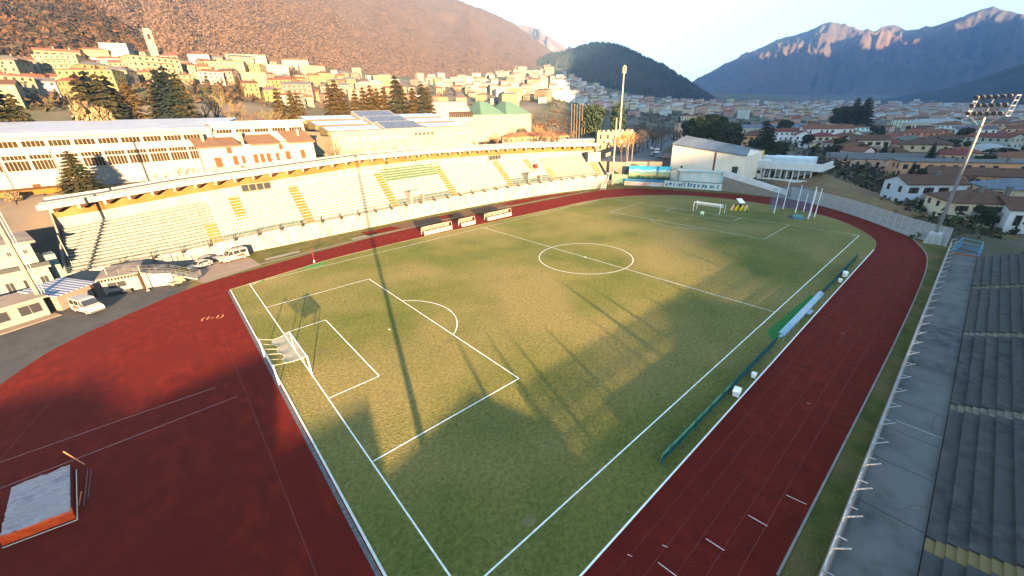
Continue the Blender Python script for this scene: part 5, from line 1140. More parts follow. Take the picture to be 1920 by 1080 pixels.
for y, z0, z1 in ((9.2, 3.8, 5), (7.6, 3.8, 5), (9.2, 6.5, 7.3), (4, 2.2, 4.6), (1, 2.2, 4.6), (-2, 2.2, 4.6)): tri('window', (163.42 if y > 6 else 167.9), (163.5 if y > 6 else 168), y + .6, y - .6, z0, z1, m_glassd)
mb = MB()
for y in np.arange(-11, 12, 2): mb.bar((163.1, y, 8.3), (163.1, y, 9.2), .05, .05)
mb.bar((163.1, -11.5, 9.2), (163.1, 12, 9.2), .05, .05); mb.build('railing', m_galv, wb)
# grey mesh fence on the bend
mf_ = thing('bend_fence', 'grey mesh fence curving behind the right-hand bend of the track', 'fence', (122, -30, 0))
pts = catmull([(139.2, -10.5), (135.5, -17.5), (128.5, -26), (119, -34.5), (111.8, -40.2), (106.5, -46.6)], 4)
mb = MB()
for p in pts: mb.tube((p[0], p[1], -.1), (p[0], p[1], 3.7), .06, n=5)
for a, b in zip(pts[:-1], pts[1:]):
    for h in (.05, 1.8, 3.65): mb.tube((*a, h), (*b, h), .035, n=4, cap=False)
mb.build('frame', mat('fence_grey', (.34, .36, .37), rough=.5), mf_)
mb = MB(); mb.uv = []; s_ = 0
for a, b in zip(pts[:-1], pts[1:]):
    L0 = math.hypot(*(b - a)); mb.quad([(*a, .1), (*b, .1), (*b, 3.6), (*a, 3.6)]); mb.uv += [(s_, 0), (s_ + L0, 0), (s_ + L0, 3.5), (s_, 3.5)]; s_ += L0
mb.build('netting', alpha_lattice('grey_net', (.40, .42, .43), .1, .16), mf_)
mb = MB()
for a, b in zip(pts[:-1], pts[1:]):
    mb.bar((a[0] + .2, a[1], .25), (b[0] + .2, b[1], .25), .2, .7)
mb.build('plinth', mat('plinth_grey', (.26, .26, .25), (.2, .2, .19), 1, .9), mf_)
# car park road above the mural
zr_ = 8.06
sheet('road', [(134.6, 47), (141.5, 41), (165, 50), (215, 72), (275, 98), (330, 122), (345, 175), (300, 140), (240, 104), (185, 80), (150, 66), (133.5, 60)], zr_, mat('road_asphalt', (.085, .088, .095), (.065, .068, .074), .3, .9))
rwall = thing('roadside_wall', 'long pale wall along the road running past the orange tree', 'wall', (200, 95, 8))
for a, b in (((150, 67.5), (185, 82)), ((185, 82), (240, 106)), ((240, 106), (300, 142))): wall_seg(rwall, 'panel', a, b, 7.8, 9.6, .3, m_cream)
slab('poster_board', [(176, 77.6), (181, 79.7), (180.9, 80.0), (175.9, 77.9)], 8.2, 11.6, mat('teal_poster', (.16, .42, .40), (.3, .5, .45), .8), 'pale teal poster board at the roadside wall behind the mast', 'board')
carp = [((1232, 288), (.72, .72, .70), 'van', 20, 'white camper van parked at the car-park edge by the sports hall'), ((1222, 293), (.05, .05, .06), 'car', 200, 'black car parked below the white camper van'), ((1236, 296), (.03, .04, .06), 'car', 210, 'dark blue car parked at the car-park edge above the mural'),
        ((1247, 297), (.30, .03, .03), 'car', 205, 'red car parked beside the cream sports hall wall'), ((1222, 281), (.6, .6, .62), 'car', 25, 'silver car parked behind the white camper van'), ((1187, 287), (.16, .03, .04), 'car', 60, 'dark red car parked beside the long roadside wall'),
        ((1194, 276), (.5, .5, .5), 'car', 60, 'grey car in the row along the roadside wall'), ((1201, 271), (.04, .04, .05), 'car', 62, 'black car in the row along the roadside wall'), ((1209, 268), (.1, .12, .2), 'car', 62, 'blue car farthest along the roadside wall'), ((1262, 262), (.05, .06, .07), 'car', 40, 'dark car on the road behind the sports hall roof')]
for (u, v), c, k, a, lab in carp:
    x, y = G(u, v, zr_); put_car(k, x, y, zr_, R_(a), c, lab, 'cars parked above the mural')

# ------------------------------------------------------------------ left background: white hall, house, solar-roofed building
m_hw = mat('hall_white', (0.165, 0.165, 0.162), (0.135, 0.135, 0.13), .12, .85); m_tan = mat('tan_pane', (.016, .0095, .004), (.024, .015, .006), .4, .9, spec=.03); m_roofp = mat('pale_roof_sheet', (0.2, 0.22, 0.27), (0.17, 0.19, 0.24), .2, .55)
lh = thing('factory_hall', 'long white factory hall with two rows of tan windows behind the grandstand', 'hall', (-30, 100, 12))
mb = MB(); mb.box(-95, 7.0, 91, 119, 10, 25.0); mb.build('wall', m_hw, lh)
mb = MB(); mb.hull([(-95.3, 90.4, 25.0), (7.2, 90.4, 25.0), (7.2, 91.4, 25.0), (-95.3, 91.4, 25.0)], [(-95.3, 90.4, 25.9), (7.2, 90.4, 25.9), (7.2, 91.4, 25.9), (-95.3, 91.4, 25.9)]); mb.build('cornice', m_fasc, lh)
mb = MB(); mb.hull([(-95.3, 91.4, 25.1), (7.2, 91.4, 25.1), (18, 119, 28.2), (-95.3, 119, 28.2)], [(-95.3, 91.4, 25.5), (7.2, 91.4, 25.5), (18, 119, 28.6), (-95.3, 119, 28.6)]); mb.build('roof', m_roofp, lh)
def bayrow(x0, step, n, w, z0, z1, panes, two, skip=(), par=None, y=91, m=None):
    for i in range(n):
        if i in skip: continue
        a = x0 + i * step; mb = MB(); mb.box(a, a + w, y - .05, y + .02, z0, z1); f = mb.build('window', m_fasc, par); mb = MB()
        for k in range(panes):
            p = a + .06 + k * (w - .06) / panes; q = p + (w - .06) / panes - .1
            if two: mb.box(p, q, y - .075, y - .045, z0 + .06, z0 + (z1 - z0) * .62); mb.box(p, q, y - .075, y - .045, z0 + (z1 - z0) * .72, z1 - .06)
            else: mb.box(p, q, y - .075, y - .045, z0 + .06, z1 - .06)
        g_ = mb.build('pane', m or m_tan); g_.parent = f; g_.location = (0, 0, 0)
bayrow(-43.2, 4.0, 12, 3.5, 23.05, 24.35, 5, False, par=lh); bayrow(-43.0, 4.0, 12, 3.6, 18.3, 21.5, 6, True, (5,), par=lh); bayrow(-23.0, 4.0, 1, 3.6, 20.6, 21.4, 6, False, par=lh)
for x in (-31.5, -23.6): mb = MB(); mb.tube((x, 90.85, 10), (x, 90.85, 22.5), .09, n=5); mb.build('downpipe', m_creamd, lh)
for x, w, h in ((-28.6, 1.2, 3.0),): mb = MB(); mb.box(x, x + w, 90.9, 91.0, 11.5, 15.4); mb.build('door', mat('rust_door', (0.05, 0.02, 0.01)), lh)
hx = thing('rear_hall', 'tall white hall end with a row of small windows above the shuttered house', 'hall', (20, 100, 12))
mb = MB(); mb.box(7.2, 30.5, 92, 118, 10, 26.6); mb.build('wall', m_hw, hx); mb = MB(); mb.box(6.9, 30.9, 91.6, 118.4, 26.6, 27.2); mb.build('roof', m_roofp, hx)
bayrow(8.2, 4.5, 5, 3.6, 24.2, 25.2, 5, False, par=hx, y=92)
m_terr = mat('terracotta', (0.115, 0.07, 0.045), (0.085, 0.048, 0.03), 1.2, .9, .6, 4); m_shut = mat('orange_shutter', (0.07, 0.03, 0.01), (0.055, 0.02, 0.006), 2, .7)
sho = thing('shuttered_house', 'white terraced house with brown roof slopes and orange shutters behind the grandstand', 'house', (16, 88, 12))
mb = MB(); mb.box(2.6, 30.0, 84.5, 92, 10, 21.4); mb.build('wall', m_hw, sho)
for xa, xb, zb in ((2.2, 7.6, 23.4), (7.6, 12.0, 23.0), (14, 21.4, 23.3), (23.5, 30.6, 24.0)):
    mb = MB(); mb.hull([(xa, 84, 21.0), (xb, 84, 21.0), (xb - .6, 91.8, zb), (xa - .6, 91.8, zb)], [(xa, 84, 21.3), (xb, 84, 21.3), (xb - .6, 91.8, zb + .3), (xa - .6, 91.8, zb + .3)]); mb.build('roof', m_terr, sho)
for x, z0, z1, w in ((5.2, 16.2, 18.6, 1.5), (9.2, 16.4, 18.7, 1.1), (11.2, 16.6, 18.6, .8), (14, 16.5, 18.8, 1.0), (15.6, 16.5, 18.8, 1.0), (17.2, 16.5, 18.8, 1.0), (19.5, 16.7, 18.8, .8), (22, 16.8, 19.0, 1.2), (26, 16.8, 19.1, 1.2), (8.4, 19.4, 20.9, 1.1), (20.8, 19.6, 20.9, .9)):
    mb = MB(); mb.box(x, x + w, 84.42, 84.5, z0, z1); mb.build('shutter', m_shut, sho)
mb = MB(); mb.box(2.6, 29.5, 83.2, 84.5, 15.9, 16.1); mb.build('balcony', m_fasc, sho)
for i, x in enumerate((4, 12.6, 27)): mb = MB(); mb.box(x, x + .7, 88, 88.8, 21, 24.6); mb.build('chimney', m_creamd, sho)
slab('embankment', [(-95, 80.5), (-23.4, 82.3), (-23.4, 88.6), (-95, 86.8)], 10, 15.0, mat('orange_hedge', (0.165, 0.066, 0.011), (0.099, 0.044, 0.0088), 1.5, .95, 1, 5), None, None); bpy.data.objects['embankment'].name = 'beech_hedge'; tag(bpy.data.objects['beech_hedge'], 'long clipped orange-brown hedge below the white factory hall', 'hedge')
sb = thing('solar_building', 'cream school-like building with stepped rows of solar panels on its roof', 'building', (78, 122, 14))
mb = MB(); mb.box(45, 112, 114, 150, 12, 22.9); mb.build('wall', mat('warm_cream', (0.2063, 0.1725, 0.12), (0.1688, 0.1406, 0.09375), .3, .85), sb)
m_pan = mat('solar_blue', (.10, .13, .24), (.14, .17, .28), .6, .15, spec=.7); m_pand = mat('solar_dark', (.03, .035, .055), (.05, .055, .075), .8, .25); m_ris = mat('yellow_riser', (0.1, 0.075, 0.035))
for xa, xb, m, dark in ((44, 66, m_pan, False), (66.5, 84.5, m_pand, True), (85, 107, m_pan, False)):
    for k in range(3):
        y = 114.3 + k * 9.5; z = 23.0 + k * (2.3 if dark else 2.1); s_ = k * 3.2; ris = 3.0 if dark else 1.9
        mb = MB(); mb.hull([(xa - s_ * .3, y, z - 1.2), (xb - s_ * .3, y, z - 1.2), (xb - s_ * .3, y + 9.4, z - 1.2), (xa - s_ * .3, y + 9.4, z - 1.2)], [(xa - s_ * .3, y, z), (xb - s_ * .3, y, z), (xb - s_ * .3, y + 9.4, z + ris), (xa - s_ * .3, y + 9.4, z + ris)]); r_ = mb.build('roof', m_ris if not dark else m_fasc, sb)
        mb = MB(); n = 9 if dark else 1
        for i in range(n):
            for jx in range(3 if dark else 1):
                p = xa - s_ * .3 + .7 + i * (xb - xa - 1.4) / n; q = p + (xb - xa - 1.4) / n - (.16 if dark else 0); ya = y + .6 + jx * 2.6; yb = ya + (2.4 if dark else 6.6); za = z + ris * (ya - y) / 9.4 + .12; zb_ = z + ris * (yb - y) / 9.4 + .12
                mb.hull([(p, ya, za), (q, ya, za), (q, yb, zb_), (p, yb, zb_)], [(p, ya, za + .08), (q, ya, za + .08), (q, yb, zb_ + .08), (p, yb, zb_ + .08)])
        mb.build('solar_panel', m, sb)
bayrow(50, 3.0, 9, 1.8, 19.2, 20.8, 2, False, par=sb, y=114, m=mat('mauve_pane', (.16, .14, .15), rough=.3)); bayrow(79, 2.0, 5, 1.2, 20.0, 21.3, 2, False, par=sb, y=114, m=m_brown); bayrow(97, 1.9, 7, 1.3, 19.4, 20.6, 2, False, par=sb, y=114, m=mat('mauve_pane', (.16, .14, .15)))
th = thing('tent_hall', 'pale membrane sports dome with two pale teal gable peaks, behind the solar panels', 'hall', (180, 200, 18))
mb = MB(); zt0 = 24
pr = [(0, zt0), (1, 32), (5, 36), (12, 37.2), (19, 36), (23, 32), (24, zt0)]
for (a, za), (b, zb_) in zip(pr[:-1], pr[1:]): mb.quad([(120, 190 + a, za), (163, 190 + a, za), (163, 190 + b, zb_), (120, 190 + b, zb_)])
mb.quad([(120, 190 + a, z) for a, z in pr]); mb.build('membrane', mat('cream_membrane', (0.165, 0.15, 0.135), rough=.7), th)
mt = mat('teal_membrane', (0.05, 0.09, 0.07), (0.04, 0.08, 0.065), .2, .7)
for xa, xm, xb in ((172, 181, 194), (195, 205, 220)):
    mb = MB(); mb.hull([(xa, 190, 28), (xb, 190, 28), (xb, 213, 28), (xa, 213, 28)], [(xm - 3, 199, 37), (xm + 4, 199, 36.4), (xm + 4, 204, 36.4), (xm - 3, 204, 37)]); mb.build('gable_peak', mt, th)
mb = MB()
for i in range(12): mb.box(146 + i * 1.6, 147 + i * 1.6, 189.4, 189.6, 27, 30.5)
mb.build('window_band', m_brown, th)
mb = MB(); mb.box(120, 221, 190.5, 214, 10, 28.1); mb.build('base_wall', mat('warm_cream', (.1, .08, .06)), th)

# dry grass bank behind the bend fence, following the ground
gx, gy = np.meshgrid(np.arange(100, 182, 2.0), np.arange(-66, 9, 2.0), indexing='ij'); gz = T(gx, gy) + .03
inside = (gx - 112) * 37 - (gy + 45) * 60; bx_ = np.array([139.7, 136, 129, 119.5, 112.3, 107, 104]); by_ = np.array([-10.5, -17.5, -26, -34.5, -40.2, -46.6, -66])
keep = (gx > XW(gy) + .3) & (gx > 119) & (np.abs(inside) / 70.5 < 17)
fc = gridfaces(*gx.shape, False); kk = keep.ravel(); fc = fc[kk[fc].all(1)]
tag(npmesh('grass_bank', np.stack([gx, gy, gz], -1).reshape(-1, 3), fc, mat('dry_bank_grass', (0.17, 0.115, 0.055), (0.1, 0.075, 0.036), .4, .95, .9, 4, c3=(0.13, 0.075, 0.04), s3=.12), smooth=True), kind='structure')
# ------------------------------------------------------------------ houses
m_paintw = mat('house_paint', (1, 1, 1), (.86, .85, .83), .3, .88, tint=True); m_rooft = mat('house_roof', (1, 1, 1), (.68, .66, .64), 1.0, .9, .4, 3, tint=True)
m_win = mat('house_window', (0.012, 0.012, 0.014), (0.02, 0.017, 0.015), .5, .3); m_wfr = mat('window_surround', (0.22, 0.21, 0.2))
WALLC = {'cream': (.56, .48, .34), 'white': (.58, .60, .60), 'yellow': (.57, .46, .26), 'ochre': (.50, .36, .19), 'pink': (.52, .34, .26), 'salmon': (.50, .27, .15), 'grey': (.36, .34, .32), 'pale blue': (.40, .46, .52), 'beige': (.46, .37, .26)}
ROOFC = {'terracotta': (.17, .072, .042), 'brown': (.095, .052, .036), 'grey': (.11, .11, .112), 'red': (.15, .042, .036), 'pale grey': (.28, .29, .30), 'blue-grey': (.11, .14, .18), 'green': (.14, .22, .17)}
def roof_mesh(mb, w, d, h, kind, rh, ov=.45):
    W, D = w / 2 + ov, d / 2 + ov; t = .22
    if kind == 'flat':
        mb.box(-W + ov * .5, W - ov * .5, -D + ov * .5, D - ov * .5, h + .002, h + .35); return
    if kind == 'gable': R = [(-W, 0), (W, 0)]
    elif kind == 'hip': k = min(W * .95, D); R = [(-W + k, 0), (W - k, 0)]
    if kind == 'vault':
        n = 10; P = [(-D * math.cos(math.pi * i / n), h + rh * math.sin(math.pi * i / n)) for i in range(n + 1)]
        for (a, za), (b, zb) in zip(P[:-1], P[1:]): mb.hull([(-W, a, za), (W, a, za), (W, b, zb), (-W, b, zb)], [(-W, a, za + .2), (W, a, za + .2), (W, b, zb + .2), (-W, b, zb + .2)])
        return
    e = [(-W, -D), (W, -D), (W, D), (-W, D)]; z0 = h - .02
    r0 = (R[0][0], R[0][1], h + rh); r1 = (R[1][0], R[1][1], h + rh); E = [(*p, z0) for p in e]
    faces = [[E[0], E[1], r1, r0], [E[2], E[3], r0, r1], [E[1], E[2], r1], [E[3], E[0], r0]]
    for f in faces[:2] + (faces[2:] if kind == 'hip' else []):
        mb.quad([(p[0], p[1], p[2] + t) for p in f]); mb.quad([f[i] for i in reversed(range(len(f)))])
    for i in range(4):
        a, b = E[i], E[(i + 1) % 4]
        if kind == 'gable' and i in (1, 3):
            r = r1 if i == 1 else r0
            for p, q in ((a, r), (r, b)): mb.quad([p, q, (q[0], q[1], q[2] + t), (p[0], p[1], p[2] + t)])
        else: mb.quad([a, b, (b[0], b[1], b[2] + t), (a[0], a[1], a[2] + t)])
def wall_mesh(mb, w, d, h, kind, rh):
    mb.box(-w / 2, w / 2, -d / 2, d / 2, -6, h)
    if kind == 'gable':
        for s in (-1, 1): x = s * w / 2; P = [(x, -d / 2, h - .01), (x, d / 2, h - .01), (x, 0, h + rh * (d / (d + .9)))]; mb.quad(P if s > 0 else P[::-1])
def win_slots(w, d, h, st):
    out = []; fh = h / st
    for fl in range(st):
        z0 = fl * fh + fh * .34; z1 = z0 + fh * .44
        for side in range(4):
            L = w if side % 2 == 0 else d; n = max(1, int(L / 3.1))
            for i in range(n): out.append((side, -L / 2 + L * (i + .5) / n, z0, z1))
    return out
def win_box(mb, w, d, s, hw=.5, o=.03, mi=0, ex=0):
    side, a, z0, z1 = s; z0 -= ex; z1 += ex; hw += ex
    if side == 0: mb.box(a - hw, a + hw, -d / 2 - o, -d / 2 + .05, z0, z1, mi)
    elif side == 2: mb.box(a - hw, a + hw, d / 2 - .05, d / 2 + o, z0, z1, mi)
    elif side == 1: mb.box(w / 2 - .05, w / 2 + o, a - hw, a + hw, z0, z1, mi)
    else: mb.box(-w / 2 - o, -w / 2 + .05, a - hw, a + hw, z0, z1, mi)
def far_house(w, d, h, st, kind, rh):
    mb = MB(); wall_mesh(mb, w, d, h, kind, rh)
    for s in win_slots(w, d, h, st): win_box(mb, w, d, s, .52, .04, 1)
    if rnd.random() < .6 and st >= 2:
        for fl in range(1, st): mb.box(-w * .3, w * .3, -d / 2 - 1.2, -d / 2, fl * h / st - .1, fl * h / st + .1); mb.box(-w * .3, w * .3, -d / 2 - 1.2, -d / 2 - 1.12, fl * h / st, fl * h / st + .95)
    o = mb.build('house', [m_paintw, m_win]); mb = MB(); roof_mesh(mb, w, d, h, kind, rh)
    mb.box(w * .18, w * .18 + .7, -.4, .4, h + .3, h + rh + .9); r = mb.build('roof', m_rooft, o); return o
TPL = [far_house(*a) for a in ((11, 9, 6.2, 2, 'gable', 2.2), (12, 10, 6.4, 2, 'hip', 2.3), (10, 9, 8.6, 3, 'gable', 2.0), (14, 10, 9, 3, 'hip', 2.2), (20, 11, 9.2, 3, 'gable', 2.0), (26, 12, 12, 4, 'flat', .4), (16, 13, 14.5, 5, 'flat', .4),
        (24, 12, 15, 5, 'hip', 2.2), (30, 14, 6.5, 1, 'gable', 1.8), (34, 18, 7, 2, 'flat', .4), (18, 12, 9, 3, 'hip', 2.4), (13, 10, 12, 4, 'flat', .4))]
TINFO = ['two-storey gabled', 'two-storey hipped-roof', 'three-storey gabled', 'three-storey hipped-roof', 'long three-storey', 'long flat-roofed', 'tall flat-roofed', 'tall hipped-roof', 'low long', 'wide flat-roofed', 'broad three-storey', 'narrow flat-roofed']
tused = [False] * len(TPL); HL = []
def put_house(ti, x, y, z, rz, wc, rc, sc=1.0, area='', u=0, dist=0):
    o = TPL[ti]
    if tused[ti]: o = dup(TPL[ti], (x, y, z))
    tused[ti] = True
    o.location = (x, y, z); o.rotation_euler = (0, 0, rz); o.scale = (sc, sc, sc); lit = .29 if ('bell' in area or 'brown' in area) else 1.0; o.color = (*[c * lit * rnd.uniform(.85, 1.1) for c in WALLC[wc]], 1)  # same house paints, darkened in the sunlit areas
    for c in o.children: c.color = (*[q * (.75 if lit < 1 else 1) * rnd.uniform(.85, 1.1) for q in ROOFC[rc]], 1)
    o['category'] = 'house' if ti not in (5, 6, 7, 9, 11, 8) else 'building'; o['group'] = 'houses ' + area
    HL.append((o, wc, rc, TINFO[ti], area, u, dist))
m_shutd = mat('brown_shutter', (.05, .028, .018), (.035, .02, .014), 1, .8)
# named, larger houses in the town on the right: each with its own walls, roof, chimneys, windows
NB = []
def near_house(label, u, v, w, d, h, st, kind, rh, wc, rc, rz, chim=1, r=None, cat='house', door=True, wscale=1.0, z=None):
    if r is None: P, r = ghit(u, v)
    else: P = at_r(u, v, r); P = np.array([P[0], P[1], Tz(P[0], P[1])])
    zz = P[2] if z is None else z
    t = thing(cat if cat != 'house' else 'house', label, cat, (P[0], P[1], zz), R_(rz), world=False); NB.append((u, v, w / r * FPX, t, P))
    mb = MB(); wall_mesh(mb, w, d, h, kind, rh); o = mb.build('wall', m_paintw, t); lit = .29 if u < 1200 else 1.0; o.color = (*[c * lit for c in WALLC[wc]], 1)  # wall paint darkened for houses on the sunlit side
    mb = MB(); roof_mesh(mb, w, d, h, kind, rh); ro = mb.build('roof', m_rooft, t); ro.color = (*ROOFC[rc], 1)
    for i in range(chim): mb = MB(); x = (i - (chim - 1) / 2) * w * .35 + w * .12; mb.box(x - .35, x + .35, -d * .12 - .35, -d * .12 + .35, h + .2, h + rh + .9); mb.box(x - .45, x + .45, -d * .12 - .45, -d * .12 + .45, h + rh + .9, h + rh + 1.1); c = mb.build('chimney', m_creamd); c.parent = ro
    for s in win_slots(w, d, h, st):
        if s[0] == 2: continue
        if rnd.random() < .12: continue
        mb = MB(); win_box(mb, w, d, s, .5 * wscale, .03, 0, .1); f = mb.build('window', m_wfr, t)
        if s[0] == 0 and st >= 2 and w < 24 and kind != 'flat':
            for e_ in (-1, 1): mb = MB(); win_box(mb, w, d, (0, s[1] + e_ * (.5 * wscale + .32), s[2], s[3]), .26, .08); q_ = mb.build('shutter', m_shutd); q_.parent = f; q_.location = (0, 0, 0)
        mb = MB(); win_box(mb, w, d, s, .5 * wscale, .06); g_ = mb.build('pane', m_win); g_.parent = f; g_.location = (0, 0, 0)
    if st >= 2 and kind != 'vault':
        mb = MB(); z1 = h / st; mb.box(-w * .28, w * .28, -d / 2 - 1.2, -d / 2 - .001, z1 - .12, z1 + .05); mb.box(-w * .28, w * .28, -d / 2 - 1.2, -d / 2 - 1.1, z1 + .05, z1 + 1.0); mb.build('balcony', m_wfr, t)
    if door: mb = MB(); mb.box(w * .1, w * .1 + 1.1, -d / 2 - .05, -d / 2, 0, 2.2); mb.build('door', m_brown, t)
    return t
CAMRZ = -41.2
near_house('pale blue house with dark shutters just beyond the bend fence, left of the floodlight tower', 1716, 388, 13, 9, 6.4, 2, 'gable', 1.8, 'pale blue', 'brown', -52, 1, r=152)
near_house('long low whitish shed behind the floodlight tower mast', 1772, 362, 20, 8, 3.6, 1, 'gable', 1.4, 'beige', 'red', -70, 0, r=172, cat='shed')
near_house('long salmon flat-roofed block with dark windows, right of the upper floodlight mast', 1790, 335, 36, 12, 7.0, 2, 'flat', .4, 'salmon', 'grey', -68, 2, r=215, cat='building', wscale=1.3)
near_house('long orange building with dark pitched roof at the right edge', 1890, 352, 40, 10, 4.2, 1, 'gable', 2.0, 'salmon', 'brown', -78, 1, r=205, cat='building')
near_house('cream house with brown hipped roof behind the end of the bare terraces', 1812, 418, 13, 11, 5.2, 2, 'hip', 2.2, 'cream', 'brown', -62, 2, r=140)
near_house('small white house with brown roof at the right edge above the terraces', 1912, 424, 10, 9, 4.8, 1, 'gable', 2.0, 'white', 'brown', -64, 1, r=140)
near_house('beige house with blue-grey hipped roof at the right edge', 1900, 388, 16, 11, 5.4, 2, 'hip', 2.0, 'beige', 'blue-grey', -70, 1, r=168)
near_house('cream two-storey house with brown roof and long balcony in the middle of the town', 1618, 288, 17, 12, 7.2, 2, 'gable', 2.4, 'cream', 'brown', -66, 1)
near_house('white gabled house facing the sports hall, right of the tall dark conifer', 1500, 275, 11, 10, 7.4, 2, 'gable', 3.0, 'white', 'red', 22, 1)
near_house('cream house with maroon roof adjoining the white gabled house', 1536, 275, 15, 10, 7.0, 2, 'hip', 2.2, 'cream', 'red', -62, 2)
near_house('low house with broad dark red hipped roof beside the dark evergreen clump', 1405, 272, 17, 13, 4.6, 1, 'hip', 3.4, 'beige', 'red', -55, 1)
near_house('brown house with hipped roof behind the red-roofed house', 1417, 244, 17, 12, 6.5, 2, 'hip', 3.0, 'salmon', 'brown', -55, 1, r=330)
near_house('long white apartment block with red roof and many windows, upper right of the sports hall', 1497, 240, 46, 12, 9.5, 3, 'gable', 2.4, 'white', 'red', -60, 3, r=390, cat='apartment block')
near_house('shorter white apartment block with terracotta roof right of the longest one', 1549, 238, 30, 12, 11.5, 3, 'gable', 2.6, 'white', 'terracotta', -64, 2, r=385, cat='apartment block')
near_house('pink tower block with flat brown roof beside the dark evergreens', 1288, 236, 14, 13, 15.5, 4, 'flat', .4, 'pink', 'brown', -50, 0, r=330, cat='tower block')
near_house('beige house with low brown roof right of the cream balcony house', 1718, 298, 16, 11, 6.8, 2, 'gable', 2.0, 'beige', 'brown', -72, 2)
near_house('long low pinkish workshop with grey roof below the cream balcony house', 1666, 318, 46, 12, 4.4, 1, 'gable', 2.2, 'pink', 'grey', -76, 0, cat='workshop')
near_house('warehouse with pale arched roof, right of the floodlight mast', 1853, 304, 24, 14, 3.4, 1, 'vault', 4.0, 'white', 'pale grey', 12, 0, cat='warehouse')
near_house('wide cream hall with pale grey hipped roof far in the town below the dark ridge', 1748, 246, 46, 24, 8.0, 1, 'hip', 3.8, 'cream', 'pale grey', -74, 0, cat='hall')
near_house('long grey industrial hall with dark roof behind the apartment blocks', 1440, 222, 70, 20, 8.0, 1, 'gable', 2.5, 'grey', 'blue-grey', -62, 0, r=520, cat='hall')
near_house('green-roofed hall behind the beige houses on the right', 1806, 246, 30, 16, 6, 1, 'gable', 2.5, 'beige', 'green', -74, 0, cat='hall')
near_house('yellowish villa with shutters between the conifers above the factory hall', 118, 215, 15, 10, 8.5, 3, 'hip', 2.2, 'yellow', 'terracotta', 0, 1, r=205)
near_house('large pale yellow apartment block with rows of windows at the upper left', 120, 128, 21, 11, 9, 3, 'gable', 2.0, 'yellow', 'terracotta', 4, 2, r=420, cat='apartment block')
near_house('tall white block just left of the bell tower', 232, 126, 15, 13, 12, 3, 'flat', .4, 'white', 'grey', -14, 1, r=430, cat='apartment block')
near_house('yellow block left of the tall white block on the hillside', 196, 124, 13, 12, 9, 3, 'hip', 1.6, 'yellow', 'terracotta', -14, 1, r=428, cat='apartment block')
near_house('very long white balcony block low on the left hillside', 70, 158, 52, 10, 5, 2, 'flat', .4, 'cream', 'pale grey', -2, 0, r=330, cat='building')
near_house('broad cream palazzo with many windows right of the bell tower', 470, 135, 34, 13, 10, 3, 'flat', .4, 'cream', 'grey', -16, 0, r=520, cat='building')
near_house('second cream palazzo beside the hillside wood, below the mountain', 560, 145, 28, 12, 8.5, 3, 'hip', 2, 'cream', 'terracotta', -18, 1, r=590, cat='building')
near_house('yellow schoolhouse with brown windows right of the teal gable peaks', 1003, 224, 40, 12, 7.5, 2, 'hip', 2.0, 'yellow', 'terracotta', -36, 0, r=250, cat='building', wscale=.8)
near_house('cream box building in front of the tall poles', 1082, 251, 17, 12, 6.5, 1, 'flat', .3, 'yellow', 'pale grey', -50, 0, r=215, cat='building', door=False)
near_house('cream gatehouse with battlements left of the slim mast', 1153, 246, 18, 12, 9.5, 2, 'flat', .3, 'cream', 'beige' if 'beige' in ROOFC else 'grey', -52, 0, r=225, cat='building')
tg = NB[-1][3]
for i in range(8): mb = MB(); mb.box(-8.6 + i * 2.3, -7.5 + i * 2.3, -5.8, -5.3, 9.8, 10.6); mb.build('merlon', m_cream, tg)
# bell tower on the hillside
P = at_r(290, 104, 445); zt_ = Tz(P[0], P[1]); bt = thing('bell_tower', 'white bell tower with belfry opening standing over the hillside town', 'tower', (P[0], P[1], zt_), .1, world=False)
mb = MB(); mb.hull([(-2.6, -2.6, -4), (2.6, -2.6, -4), (2.6, 2.6, -4), (-2.6, 2.6, -4)], [(-2.4, -2.4, 20), (2.4, -2.4, 20), (2.4, 2.4, 20), (-2.4, 2.4, 20)]); mb.build('shaft', mat('tower_white', (0.13, 0.125, 0.115), (0.11, 0.105, 0.095), .5), bt)
mb = MB(); mb.box(-2.7, 2.7, -2.7, 2.7, 20, 20.5); mb.hull([(-2.4, -2.4, 20.5), (2.4, -2.4, 20.5), (2.4, 2.4, 20.5), (-2.4, 2.4, 20.5)], [(-1.8, -1.8, 22.4), (1.8, -1.8, 22.4), (1.8, 1.8, 22.4), (-1.8, 1.8, 22.4)]); mb.build('cap', mat('tower_white', (.6, .6, .5)), bt)
mb = MB(); mb.box(-.8, .8, -2.52, -2.40, 15, 18.6); mb.build('belfry_opening', m_brown, bt)
